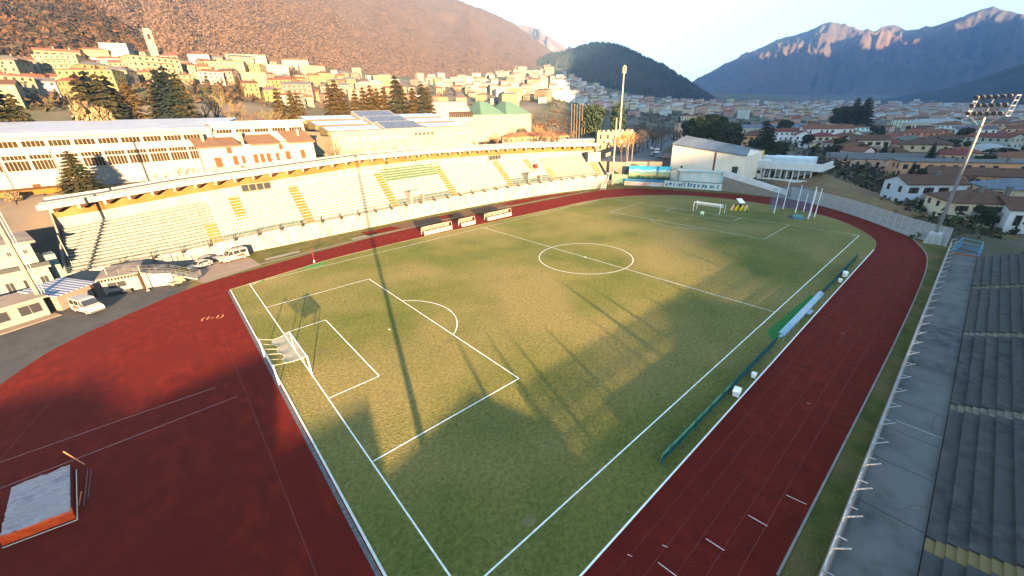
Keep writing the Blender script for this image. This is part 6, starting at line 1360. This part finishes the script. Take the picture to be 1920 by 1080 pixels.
# random town fabric
def inpoly(u, v, poly):
    c = False; n = len(poly)
    for i in range(n):
        (x1, y1), (x2, y2) = poly[i], poly[(i + 1) % n]
        if (y1 > v) != (y2 > v) and u < (x2 - x1) * (v - y1) / (y2 - y1) + x1: c = not c
    return c
placed = [(u, v, w, P) for u, v, w, t, P in NB]
AREAS = [('below the bell tower', [(0, 138), (150, 118), (270, 112), (330, 116), (430, 120), (560, 130), (640, 140), (640, 196), (560, 205), (430, 170), (300, 150), (150, 190), (0, 205)], 72, ['cream', 'yellow', 'white', 'ochre', 'cream', 'pink'], ['terracotta', 'brown', 'terracotta', 'grey'], [0, 1, 2, 3, 0, 1, 2, 3, 4, 10, 5]),
    ('under the brown mountain', [(640, 140), (720, 150), (800, 158), (900, 150), (970, 132), (1035, 128), (1050, 190), (960, 202), (640, 200)], 66, ['cream', 'white', 'yellow', 'pink', 'beige'], ['terracotta', 'brown', 'grey', 'pale grey'], [0, 1, 2, 3, 2, 3, 6, 7, 10, 11, 1]),
    ('below the dark hill', [(1045, 132), (1100, 154), (1170, 178), (1300, 188), (1430, 192), (1430, 222), (1240, 225), (1045, 200)], 40, ['white', 'cream', 'grey', 'pink', 'beige'], ['terracotta', 'brown', 'red', 'grey'], [1, 3, 4, 5, 6, 7, 9, 10, 11]),
    ('right of the sports hall', [(1290, 225), (1430, 205), (1600, 205), (1920, 225), (1920, 330), (1690, 330), (1560, 300), (1440, 262), (1290, 250)], 112, ['cream', 'white', 'salmon', 'beige', 'pink', 'grey', 'beige'], ['terracotta', 'brown', 'red', 'brown', 'terracotta', 'grey'], [0, 1, 2, 3, 4, 8, 10, 0, 1])]
TW = [11, 12, 10, 14, 20, 26, 16, 24, 30, 34, 18, 13]
for area, poly, n, wcs, rcs, tis in AREAS:
    us = [p[0] for p in poly]; vsn = [p[1] for p in poly]; k = 0; tries = 0
    while k < n and tries < 6000:
        tries += 1; u = rnd.uniform(min(us), max(us)); v = rnd.uniform(min(vsn), max(vsn))
        if not inpoly(u, v, poly): continue
        h_ = ghit(u, v, 150)
        if h_ is None or h_[1] > 4200: continue
        P, r = h_; ti = rnd.choice(tis); sc = rnd.uniform(.75, 1.05) * (1.0 if r < 1200 else 1.25); wpx = TW[ti] * sc / r * FPX
        if any(abs(u - a) < (wpx + b) * .36 and abs(v - c) < max(2.6, min(wpx, b) * .22) for a, c, b, _ in placed): continue
        if any(math.hypot(P[0] - q[0], P[1] - q[1]) < 11.5 for *_, q in placed): continue
        if (130 < P[0] < 185 and -15 < P[1] < 100) or (r < 175): continue
        az = math.degrees(math.atan2(P[1] - CAM[1], P[0] - CAM[0])); rz = R_(az - 90 + rnd.choice([-28, -12, 0, 10, 25]))
        put_house(ti, P[0], P[1], P[2] - .3, rz, rnd.choice(wcs), rnd.choice(rcs), sc, area, u, r); placed.append((u, v, wpx, P)); k += 1
    print(area, k)
# beyond the three hundred nearest: the remaining small houses of the valley, one mass
def house_mass(regs, n):
    mb = MB(); mats_ = [m_w for m_w in (mat('far_cream', (.50, .44, .33)), mat('far_white', (.56, .56, .54)), mat('far_pink', (.44, .31, .25)), mat('far_lit', (.16, .14, .11)))] + [mat('far_roof_red', (.20, .085, .055)), mat('far_roof_brown', (.13, .08, .06)), mat('far_roof_grey', (.2, .21, .22)), m_win]  # last wall tone is darkened for the sunlit houses
    k = 0; tr = 0; seen = []
    while k < n and tr < 30000:
        tr += 1; poly, lit_ = rnd.choice(regs); us = [p[0] for p in poly]; vv_ = [p[1] for p in poly]; u = rnd.uniform(min(us), max(us)); v = rnd.uniform(min(vv_), max(vv_))
        if not inpoly(u, v, poly): continue
        h_ = ghit(u, v, 300)
        if h_ is None or h_[1] > 5200: continue
        P, r = h_
        if any(math.hypot(P[0] - a, P[1] - b) < 11 + r * .004 for a, b in seen) or any(math.hypot(P[0] - q[0], P[1] - q[1]) < 12 for *_, q in placed): continue
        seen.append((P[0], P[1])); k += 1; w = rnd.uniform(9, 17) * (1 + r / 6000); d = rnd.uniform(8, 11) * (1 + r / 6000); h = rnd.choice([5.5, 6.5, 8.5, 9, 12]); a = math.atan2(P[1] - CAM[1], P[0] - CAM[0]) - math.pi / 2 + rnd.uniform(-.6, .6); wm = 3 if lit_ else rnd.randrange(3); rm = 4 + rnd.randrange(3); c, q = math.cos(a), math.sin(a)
        tf = lambda x, y, z: (P[0] + x * c - y * q, P[1] + x * q + y * c, P[2] + z)
        mb.box(-w / 2, w / 2, -d / 2, d / 2, -5, h, wm, a, P); rh = 2.0; W, D = w / 2 + .5, d / 2 + .5
        mb.quad([tf(-W, -D, h), tf(W, -D, h), tf(W - 2 * (k % 2), 0, h + rh), tf(-W + 2 * (k % 2), 0, h + rh)], rm); mb.quad([tf(W, D, h), tf(-W, D, h), tf(-W + 2 * (k % 2), 0, h + rh), tf(W - 2 * (k % 2), 0, h + rh)], rm)
        for s_ in (-1, 1): mb.quad([tf(s_ * W, -D, h), tf(s_ * W, D, h), tf(s_ * (W - 2 * (k % 2)), 0, h + rh)], rm if k % 2 else wm)
        for z in np.arange(1.4, h - 1, 2.9):
            for x in np.arange(-w / 2 + 1.5, w / 2 - .8, 2.8): mb.box(x - .45, x + .45, -d / 2 - .05, -d / 2 + .02, z, z + 1.3, 7, a, P)
    print('mass', k); return tag(mb.build('distant_houses', mats_), kind='stuff')
house_mass([([(1045, 134), (1100, 156), (1170, 180), (1300, 189), (1430, 193), (1430, 216), (1240, 216), (1045, 190)], 0), ([(1045, 134), (1100, 156), (1170, 180), (1300, 189), (1430, 193), (1430, 216), (1240, 216), (1045, 190)], 0),
    ([(1430, 194), (1640, 190), (1760, 184), (1800, 196), (1920, 206), (1920, 232), (1430, 222)], 0), ([(1430, 194), (1640, 190), (1920, 206), (1920, 240), (1430, 225)], 0), ([(760, 152), (900, 148), (975, 130), (1035, 127), (1045, 180), (900, 180)], 1)], 620)
from collections import defaultdict
gr = defaultdict(list)
for o, wc, rc, ti, area, u, dist in HL: gr[(wc, rc, ti, area)].append((u, o))
for (wc, rc, ti, area), l in gr.items():
    l.sort(key=lambda q: q[0]); n = len(l); nm = 'house' if l[0][1]['category'] == 'house' else 'block'
    for i, (u, o) in enumerate(l):
        pre = '' if n == 1 else (ordn(i) + ' from the left, ')
        o['label'] = f'{pre}{wc} {ti} {nm}, {rc} roof, {area}'
# ------------------------------------------------------------------ unseen houses added behind the viewpoint to throw the long shadows
near = [(x, y, w, d, max(3., (yt - y - 5) / .943 * .132 - 1.1), k) for x, y, w, d, yt, k in [(-44, -92, 16, 10, 3, 'gable'), (-60, -95, 18, 11, 12, 'hip'), (-95, -80, 20, 11, 15, 'gable'), (-31, -86, 15, 9, -14, 'gable'), (-11, -70, 17, 9, -15, 'flat'), (22, -92, 18, 11, -24, 'hip'), (48, -105, 16, 11, -20, 'hip'), (72, -98, 20, 11, -20, 'gable'),
    (97, -100, 22, 12, 12, 'hip'), (128, -96, 20, 12, 25, 'hip'), (76, -128, 24, 12, 2, 'gable'), (112, -84, 16, 11, 0, 'gable')]]
for i, (x, y, w, d, h, k) in enumerate(near):
    t = thing('house', f'{ordn(i)} unseen house added behind the viewpoint for its long shadow', 'house', (x, y, 0), R_(rnd.uniform(-20, 20)), 'added houses behind the viewpoint', world=False)
    mb = MB(); wall_mesh(mb, w, d, h, k, 1.8); o = mb.build('wall', m_paintw, t); o.color = (*WALLC['beige'], 1); mb = MB(); roof_mesh(mb, w, d, h, k, 1.8); ro = mb.build('roof', m_rooft, t); ro.color = (*ROOFC['brown'], 1)
    mb = MB()
    for s in win_slots(w, d, h, 2): win_box(mb, w, d, s)
    mb.build('windows', m_win, t)
# ------------------------------------------------------------------ trees
def quadcard(V, Fc, c, a, b): n = len(V); V += [c - a - b, c + a - b, c + a + b, c - a + b]; Fc.append((n, n + 1, n + 2, n + 3))
def conifer_mesh(seed, h=10, r=2.6, n=900, droop=.35):
    rs = np.random.RandomState(seed); V = []; Fc = []
    for i in range(n):
        t = rs.rand() ** .75; z = h * (.06 + .94 * t); R = r * (1 - t) ** .8 * (.75 + .4 * rs.rand()) + .12; a = rs.rand() * 6.283 ; rr = R * (.35 + .65 * rs.rand() ** .6)
        layer = round(t * 14) / 14; z = h * (.06 + .94 * (layer * .35 + t * .65)); d = np.array([math.cos(a), math.sin(a), 0])
        c = d * rr + np.array([0, 0, z - rr * droop]); L = .42 * (r / 2.6) * (.6 + .8 * rs.rand()) * (1.1 - .6 * t); w = L * .42
        ax = d * L + np.array([0, 0, -L * droop]); s = np.array([-d[1], d[0], rs.uniform(-.5, .5)]) * w; quadcard(V, Fc, c, ax, s)
    return np.array(V), np.array(Fc)
def broad_mesh(seed, h=9, r=3.4, n=1100, lobes=9, leaf=.42):
    rs = np.random.RandomState(seed); V = []; Fc = []; L = []
    for i in range(lobes): a = rs.rand() * 6.283; q = r * .62 * rs.rand() ** .5; L.append((q * math.cos(a), q * math.sin(a), h * (.38 + .5 * rs.rand()), r * (.34 + .3 * rs.rand())))
    for i in range(n):
        x, y, z, R = L[rs.randint(lobes)]; d = rs.randn(3); d /= np.linalg.norm(d); c = np.array([x, y, z]) + d * R * (.55 + .45 * rs.rand()) * np.array([1, 1, .8]); a = rs.randn(3); a /= np.linalg.norm(a); b = np.cross(a, rs.randn(3)); b /= np.linalg.norm(b); s = leaf * (.6 + .8 * rs.rand()); quadcard(V, Fc, c, a * s, b * s * .7)
    return np.array(V), np.array(Fc)
def bare_mesh(seed, h=9, spread=.55, twigs=5, upright=.4, tw=1.0):
    """branches as tapering three-sided sticks: returns (limbs MB, twigs MB)"""
    rs = random.Random(seed); A = MB(); B = MB()
    def grow(p, d, L, rad, lev):
        q = p + d * L; (A if lev < 2 else B).tube(p, q, rad * (tw if lev > 1 else 1), rad * .62 * (tw if lev > 1 else 1), 5 if lev < 2 else 3, cap=False)
        if lev >= 4: return
        n = 4 if lev < 3 else twigs
        for i in range(n):
            f = rs.uniform(.45, 1.0) if lev else rs.uniform(.35, 1.0); nd = (d + Vector((rs.uniform(-1, 1), rs.uniform(-1, 1), rs.uniform(-.3, .9) * upright)) * spread * 1.5).normalized(); grow(p + d * L * f, nd, L * rs.uniform(.45, .68), rad * .5, lev + 1)
    grow(Vector((0, 0, -.3)), Vector((rs.uniform(-.05, .05), rs.uniform(-.05, .05), 1)).normalized(), h * .42, h * .022, 0)
    return A, B
m_trunk = mat('bark', (.06, .045, .034), (.04, .03, .024), 2, .9)
CM = {'conifer': [mat('conifer_needles', (.034, .036, .014), (.018, .024, .012), .8, .9, c3=(.05, .036, .012), s3=.5)], 'darkfir': [mat('dark_needles', (.016, .024, .015), (.010, .016, .012), .8, .9)], 'goldfir': [mat('golden_needles', (.085, .050, .010), (.045, .034, .010), .8, .9)],
      'broad': [mat('evergreen_leaves', (.022, .034, .016), (.014, .022, .013), .8, .9)], 'bush': [mat('pale_bush_leaves', (.17, .12, .07), (.10, .075, .04), 1.5, .9)], 'bare': [mat('brown_twigs', (.13, .075, .042), (.085, .055, .036), 2, .9)], 'greybare': [mat('grey_twigs', (.07, .058, .055), (.05, .042, .04), 2, .9)], 'thicket': [mat('grey_twigs', (.07, .058, .055))], 'orange': [mat('orange_twigs', (.30, .115, .028), (.22, .09, .03), 2, .9)], 'olive': [mat('olive_twigs', (.12, .095, .035), (.09, .07, .03), 2, .9)]}
TT = {}
def tree_tpl(kind, seed):
    t = thing('tree', 'x', 'tree', world=False)
    if kind in ('conifer', 'darkfir', 'goldfir'):
        V, Fc = conifer_mesh(seed, 10, 2.5 if kind != 'goldfir' else 2.1, 1900); npmesh('crown', V, Fc, CM[kind], parent=t); mb = MB(); mb.tube((0, 0, -.5), (0, 0, 9), .22, .05, 7); mb.build('trunk', m_trunk, t)
    elif kind in ('broad', 'bush'):
        V, Fc = broad_mesh(seed, 9, 3.6, 2600, 12, .26); V = V if kind == 'broad' else V * np.array([.9, .9, .8]); npmesh('crown', V, Fc, CM[kind], parent=t); A, B = bare_mesh(seed, 8, .4); A.build('trunk', m_trunk, t)
    else:
        A, B = bare_mesh(seed, 10, .55 if kind != 'orange' else .42, 6 if kind == 'orange' else 5, .5 if kind != 'orange' else .9, 2.2 if kind == 'thicket' else 1.0); A.build('trunk', m_trunk, t); B.build('crown', CM[kind], t)
    return t
KN = {'conifer': ('conifer', 'tall olive-brown conifer'), 'darkfir': ('conifer', 'dark green conifer'), 'goldfir': ('conifer', 'sunlit golden conifer'), 'broad': ('evergreen_tree', 'dark bushy evergreen'), 'bush': ('shrub', 'pale brown leafy shrub'), 'bare': ('bare_tree', 'bare brown winter tree'), 'greybare': ('bare_tree', 'bare grey winter tree'), 'thicket': ('bare_tree', 'dense twiggy winter tree'), 'orange': ('bare_tree', 'bare orange-twigged tree'), 'olive': ('bare_tree', 'bare olive-brown tree')}
TL = []
def put_tree(kind, u, r, vtop, area, wide=1.0, v0=200, xyz=None):
    if kind not in TT: TT[kind] = [[tree_tpl(kind, s + len(kind) * 7), False] for s in range(3)]
    e = TT[kind][rnd.randrange(3)]
    if xyz is None: P = at_r(u, v0, r); z = Tz(P[0], P[1]); ztop = at_r(u, vtop, r)[2]; x, y = P[0], P[1]; h = max(2.0, ztop - z)
    else: x, y, z, h = xyz
    base = {'conifer': 10, 'darkfir': 10, 'goldfir': 10, 'broad': 9, 'bush': 6.5}.get(kind, 10.5); s = h / base; sc = (s * wide, s * wide, s)
    if e[1]: t = dup(e[0], (x, y, z), rnd.uniform(0, 6.28), scale=sc)
    else: t = e[0]; e[1] = True; t.location = (x, y, z); t.rotation_euler = (0, 0, rnd.uniform(0, 6.28)); t.scale = sc
    nm, ds = KN[kind]; t.name = nm; t['category'] = 'shrub' if kind == 'bush' else 'tree'; TL.append((t, ds, area, u, r))
A1 = 'on the slope behind the white factory hall'
for u, r, vt, k in ((8, 176, 166, 'conifer'), (28, 172, 176, 'conifer'), (-16, 172, 160, 'conifer'), (164, 196, 140, 'conifer'), (182, 200, 134, 'darkfir'), (200, 196, 140, 'conifer'), (216, 202, 142, 'conifer'), (236, 205, 152, 'bare'), (248, 205, 148, 'goldfir'), (262, 210, 158, 'bare'), (278, 210, 160, 'bare'),
    (296, 208, 150, 'conifer'), (312, 206, 132, 'darkfir'), (328, 206, 126, 'darkfir'), (345, 206, 138, 'conifer'), (176, 168, 204, 'bush'), (60, 172, 202, 'bare'), (362, 235, 152, 'bare'), (378, 240, 142, 'bare'), (398, 245, 138, 'olive'), (416, 245, 136, 'olive'), (432, 240, 142, 'bare'), (448, 235, 152, 'olive'), (470, 235, 165, 'bare'), (492, 230, 172, 'bare'), (510, 230, 168, 'olive'), (300, 300, 128, 'bare'), (340, 330, 118, 'bare'), (360, 330, 120, 'bare')): put_tree(k, u, r, vt, A1, .5 if k == 'bush' else 1.0)
A2 = 'behind the solar-panel building'
for u, r, vt, k in ((524, 235, 166, 'goldfir'), (548, 240, 170, 'goldfir'), (560, 240, 174, 'goldfir'), (622, 255, 158, 'goldfir'), (634, 252, 150, 'goldfir'), (645, 252, 166, 'goldfir'), (668, 260, 170, 'goldfir'), (684, 262, 164, 'goldfir'), (698, 260, 160, 'goldfir'), (710, 262, 166, 'goldfir'), (722, 262, 164, 'goldfir'), (746, 262, 143, 'conifer'), (756, 265, 160, 'goldfir'), (776, 265, 165, 'goldfir'), (794, 265, 157, 'conifer'), (804, 265, 166, 'goldfir')): put_tree(k, u, r, vt, A2, 1.15)
A3 = 'behind the grandstand roof'
put_tree('conifer', 0, 0, 0, 'in front of the white factory hall', 1.75, xyz=(-20.0, 80.5, 12.6, 9.6))
for u, r, vt, k, w in ((240, 132, 318, 'bare', 1), (290, 133, 300, 'bare', 1.2), (320, 134, 306, 'bare', 1), (425, 130, 296, 'greybare', .8), (598, 140, 232, 'bare', .8), (612, 142, 236, 'bare', .8), (690, 150, 262, 'bare', 1), (712, 150, 268, 'bare', 1), (728, 150, 258, 'bare', .8), (930, 170, 225, 'bare', 1.1), (948, 172, 232, 'bare', 1), (905, 170, 250, 'bare', 1), (1030, 190, 222, 'greybare', 1.3), (1045, 190, 226, 'bare', 1)): put_tree(k, u, r, vt, A3, w)
A4 = 'beside the road above the mural'
for u, r, vt, k, w in ((1172, 172, 208, 'orange', .8), (1182, 174, 206, 'orange', .9), (1192, 178, 212, 'orange', .8), (1160, 180, 224, 'orange', .7), (1114, 235, 192, 'broad', .8), (1162, 260, 196, 'broad', .7), (1205, 215, 222, 'greybare', 1), (1214, 225, 218, 'greybare', 1), (1222, 240, 218, 'greybare', 1), (1232, 250, 222, 'greybare', 1), (1198, 205, 226, 'greybare', .9), (1242, 270, 224, 'greybare', 1)): put_tree(k, u, r, vt, A4, w)
A5 = 'between the sports hall and the town'
for u, r, vt, k, w in ((1306, 235, 222, 'broad', 1.1), (1320, 225, 214, 'broad', 1.2), (1336, 228, 210, 'broad', 1.1), (1352, 232, 218, 'broad', 1.1), (1372, 225, 226, 'broad', 1.2), (1390, 238, 236, 'greybare', 1), (1446, 205, 226, 'darkfir', 1.3), (1457, 205, 236, 'darkfir', 1.2), (1478, 215, 270, 'broad', 1), (1462, 195, 282, 'broad', 1.1), (1560, 200, 268, 'greybare', 1.1), (1575, 195, 262, 'greybare', 1.2), (1592, 190, 274, 'greybare', 1.1), (1650, 168, 312, 'greybare', 1.3), (1638, 172, 324, 'greybare', 1.2), (1610, 185, 300, 'greybare', 1), (1545, 230, 286, 'broad', .9), (1425, 225, 262, 'broad', 1)): put_tree(k, u, r, vt, A5, w)
A6 = 'among the shaded roofs on the right'
for u, r, vt, k, w in ((1606, 560, 184, 'darkfir', 1.3), (1626, 540, 183, 'darkfir', 1.5), (1588, 560, 196, 'broad', 1.5), (1690, 260, 268, 'greybare', 1), (1675, 270, 272, 'greybare', 1.1), (1780, 240, 268, 'darkfir', 1), (1800, 300, 258, 'broad', 1.2), (1900, 250, 290, 'broad', 1.4), (1765, 215, 300, 'darkfir', .7), (1740, 170, 372, 'bush', 1), (1760, 150, 400, 'greybare', .9), (1845, 138, 402, 'broad', .6), (1860, 135, 405, 'broad', .6), (1880, 150, 395, 'greybare', 1), (1700, 175, 350, 'greybare', .9), (1640, 330, 252, 'greybare', 1), (1530, 330, 250, 'broad', 1), (1660, 400, 236, 'broad', 1.3), (1830, 400, 240, 'broad', 1.3), (1480, 420, 222, 'broad', 1)): put_tree(k, u, r, vt, A6, w)
for i in range(26):
    u = rnd.uniform(1196, 1285); r = rnd.uniform(215, 420); put_tree(rnd.choice(['greybare', 'greybare', 'bare']), u, r, rnd.uniform(214, 226), A4, 1.1)
for i in range(14):
    u = rnd.uniform(960, 1070); r = rnd.uniform(185, 300); put_tree(rnd.choice(['bare', 'bare', 'olive', 'orange']), u, r, rnd.uniform(212, 232), A3, 1.1)
for i in range(22):
    u = rnd.uniform(1660, 1915); r = rnd.uniform(128, 215); P = at_r(u, 300, r); put_tree(rnd.choice(['greybare', 'greybare', 'bare', 'broad', 'darkfir']), u, r, 0, A6, .9, xyz=(P[0], P[1], Tz(P[0], P[1]), rnd.uniform(3.5, 7.5)))
for x, y, h, k in ((-33, 70, 2.6, 'broad'), (-28.5, 74, 3.2, 'bare'), (-36, 77, 3.4, 'broad'), (-30, 79, 2.4, 'bush'), (-40, 72, 3.0, 'bare')): put_tree(k, x + 40, 120, 0, 'on the tarred yard behind the changing rooms', 1.2, xyz=(x, y, Tz(x, y), h))
# scattered town trees
for i in range(170):
    u = rnd.uniform(640, 1920) if i < 70 else rnd.uniform(1400, 1920); v = rnd.uniform(165, 250) if i < 70 else rnd.uniform(215, 345)
    if 1000 < u < 1260 and v > 200: continue
    h_ = ghit(u, v, 250)
    if h_ is None or h_[1] > 1600 or h_[1] < 165: continue
    P, r = h_; put_tree(rnd.choice(['bare', 'greybare', 'goldfir'] if u < 1030 else ['greybare', 'broad', 'darkfir']), u, r, 0, 'scattered through the distant town', 1.2, xyz=(P[0], P[1], P[2], rnd.uniform(5, 10)))
for i in range(70):
    u = rnd.uniform(0, 1000); v = rnd.uniform(125 if u < 400 else 150, 205); h_ = ghit(u, v, 220)
    if h_ is None or h_[1] > 900: continue
    P, r = h_; put_tree(rnd.choice(['bare', 'goldfir', 'olive', 'bare']), u, r, 0, 'among the houses of the sunlit hillside', 1.2, xyz=(P[0], P[1], P[2], rnd.uniform(6, 11)))
# trees behind the viewpoint that comb the low sun
for i in range(40):
    y = rnd.uniform(-110, -64); x = rnd.uniform(-95, -38 + (y + 64) * .353); put_tree(rnd.choice(['greybare', 'greybare', 'bare', 'greybare', 'bare', 'darkfir' ]), 0, 0, 0, 'in the row behind the viewpoint', .8, xyz=(x, y, 0, (rnd.uniform(-14, 18) - y) / .943 * .132))
for i in range(30):
    y = rnd.uniform(-108, -64); lx = rnd.uniform(-33, -4); ly = rnd.uniform(-40, 24) * (1 if lx < -9 else .6); put_tree(rnd.choice(['thicket', 'thicket', 'greybare']), 0, 0, 0, 'in the thin row behind the viewpoint', .9, xyz=(lx - .353 * (ly - y), y, 0, (ly - y) / .943 * .132 + 1.0))
for i in range(22):
    x = rnd.uniform(22, 110); y = rnd.uniform(-130, -70); put_tree(rnd.choice(['greybare', 'bare', 'greybare']), 0, 0, 0, 'in the row behind the bare terraces', 1.0, xyz=(x, y, 0, (rnd.uniform(-14, 12) - y) / .943 * .132))
for i in range(20):
    x = -8 + i * 4.2 + rnd.uniform(-1.5, 1.5); y = rnd.uniform(-80, -70); put_tree('darkfir', 0, 0, 0, 'in the columnar row behind the bare terraces', .28, xyz=(x, y, 0, (rnd.uniform(-20, -2) - y) / .943 * .132))
gr = defaultdict(list)
for t, ds, area, u, r in TL: gr[(ds, area)].append((u, t))
for (ds, area), l in gr.items():
    l.sort(key=lambda q: q[0])
    for i, (u, t) in enumerate(l): t['label'] = (ordn(i) + ' from the left, ' if len(l) > 1 else '') + ds + ' ' + area; t['group'] = 'trees ' + area
# tall slender poles beside the gatehouse, lamp posts
for i, u in enumerate((1071, 1076, 1081, 1086, 1091, 1096, 1101, 1107)):
    P = at_r(u, 240, 232); z = Tz(P[0], P[1]); zt_ = at_r(u, 196 + (i % 3), 232)[2]; t = thing('flagpole', ordn(i) + ' from the left of the tall sunlit poles behind the cream box building', 'pole', (P[0], P[1], z), 0, 'tall poles behind the cream box', world=False)
    mb = MB(); mb.tube((0, 0, 0), (0, 0, zt_ - z), .24, .18, 7); mb.build('shaft', mat('sunlit_pole', (0.11, 0.085, 0.05), (0.08, 0.06, 0.035), 1), t); mb = MB(); mb.tube((0, 0, zt_ - z), (0, 0, zt_ - z + .5), .3, .12, 7); mb.build('finial', m_creamd, t)
for u, v, h, lab in ((298, 140, 11, 'thin white lamp pole leaning over the houses below the bell tower'), (1658, 402, 6, 'thin grey lamp post behind the bend fence'), (1180, 258, 12, 'slim street lamp beside the orange tree'), (1188, 262, 11, 'slim dark street lamp right of the orange tree')):
    h_ = ghit(u, v, 100) if u < 400 else (np.array([*at_r(u, v, 170)[:2], 0]), 170); P = h_[0]; z = Tz(P[0], P[1]); t = thing('street_lamp', lab, 'lamp', (P[0], P[1], z), 0, world=False); mb = MB(); mb.tube((0, 0, 0), (0, 0, h), .12 if u > 400 else .35, .08 if u > 400 else .2, 6); mb.build('post', m_frame, t); mb = MB(); mb.bar((0, 0, h), (.9, -.4, h + .1), .14, .1); mb.build('arm', m_frame, t)
for l in TT.values():
    for t, us_ in l:
        if not us_:
            for c in list(t.children): bpy.data.objects.remove(c)
            bpy.data.objects.remove(t)
# gardens, hedges and scrub filling the gaps of the town: uncountable low greenery
def scrub(name, poly, n, size, mats, rmin=150, keep=None):
    us = [p[0] for p in poly]; vv_ = [p[1] for p in poly]; P = []
    while len(P) < n:
        u = rnd.uniform(min(us), max(us)); v = rnd.uniform(min(vv_), max(vv_))
        if not inpoly(u, v, poly): continue
        h_ = ghit(u, v, rmin)
        if h_ is None or h_[1] > 2600 or h_[1] < rmin + 2: P.append(None); continue
        q = h_[0]
        if 128 < q[0] < 185 and -14 < q[1] < 100: P.append(None); continue
        for _ in range(4): x, y = q[0] + rnd.gauss(0, 3), q[1] + rnd.gauss(0, 3); P.append((x, y, Tz(x, y) - .4))
    P = np.array([p for p in P if p]); n = len(P); h = size * (.5 + nrs.rand(n)); Vs = []
    for c in range(6):
        d1 = nrs.randn(n, 3); d2 = nrs.randn(n, 3); d1 /= np.linalg.norm(d1, axis=1)[:, None]; d2 /= np.linalg.norm(d2, axis=1)[:, None]
        cen = P + nrs.randn(n, 3) * (h * .35)[:, None] + np.array([0, 0, 1]) * (h * .5)[:, None]; s = (h * .42)[:, None]; Vs.append(np.stack([cen - d1 * s, cen + d2 * s, cen + d1 * s * .7 - d2 * s * .6], 1).reshape(-1, 3))
    mi = np.tile(nrs.randint(0, len(mats), n), 6); tag(npmesh(name, np.concatenate(Vs), np.arange(n * 18).reshape(-1, 3), mats, mi), kind='stuff')
scrub('garden_greenery', [(1290, 215), (1600, 200), (1920, 215), (1920, 420), (1700, 400), (1560, 320), (1440, 265), (1290, 245)], 2600, 2.8, [mat('garden_dark', (.022, .03, .016)), mat('garden_brown', (.05, .036, .026)), mat('garden_green', (.035, .05, .02))])
scrub('hillside_scrub', [(0, 125), (290, 108), (560, 125), (800, 155), (980, 133), (1040, 135), (1040, 200), (640, 210), (400, 195), (0, 215)], 2200, 3.2, [mat('scrub_rust', (.05, .026, .012)), mat('scrub_brown', (.04, .026, .015)), mat('scrub_olive', (.03, .026, .01))], 175)
scrub('valley_scrub', [(1040, 140), (1300, 188), (1430, 192), (1430, 222), (1200, 228), (1040, 205)], 700, 3.4, [mat('garden_dark', (.022, .03, .016)), mat('garden_brown', (.05, .036, .026))], 200)
scrub('garden_greenery', [(1640, 330), (1920, 330), (1920, 458), (1800, 440), (1700, 405)], 420, 2.0, [mat('garden_dark', (.022, .03, .016)), mat('garden_brown', (.05, .036, .026)), mat('garden_green', (.035, .05, .02))], 108)
scrub('slope_scrub', [(900, 218), (1130, 205), (1140, 262), (900, 272)], 700, 2.4, [mat('scrub_rust', (.05, .026, .012)), mat('scrub_brown', (.04, .026, .015)), mat('scrub_orange', (.075, .035, .012))], 150)
scrub('roadside_scrub', [(1150, 205), (1290, 205), (1290, 240), (1200, 262), (1150, 262)], 500, 2.6, [mat('garden_brown', (.05, .036, .026)), mat('garden_dark', (.022, .03, .016)), mat('scrub_grey', (.06, .05, .045))], 186)
bpy.context.view_layer.update()
print('objects', len(bpy.data.objects))
# ------------------------------------------------------------------ valley haze
mb = MB(); mb.box(-3900, 11000, -8200, 4200, -41, 2300, 0, math.atan2(.943, .333))
hz = mb.build('haze', []) if False else None
me = bpy.data.meshes.new('haze'); me.from_pydata(mb.v, [], mb.f)
hm = bpy.data.materials.new('haze_air'); hm.use_nodes = True; nt = hm.node_tree; nt.nodes.clear()
out = nt.nodes.new('ShaderNodeOutputMaterial'); pv = nt.nodes.new('ShaderNodeVolumePrincipled'); nt.links.new(pv.outputs[0], out.inputs['Volume'])
pv.inputs['Color'].default_value = (.26, .52, .96, 1); pv.inputs['Density'].default_value = HAZE = 6.5e-5; pv.inputs['Anisotropy'].default_value = 0.0
me.materials.append(hm); hz = bpy.data.objects.new('haze', me); COL.objects.link(hz); hz['kind'] = 'stuff'
scene.cycles.volume_bounces = 1
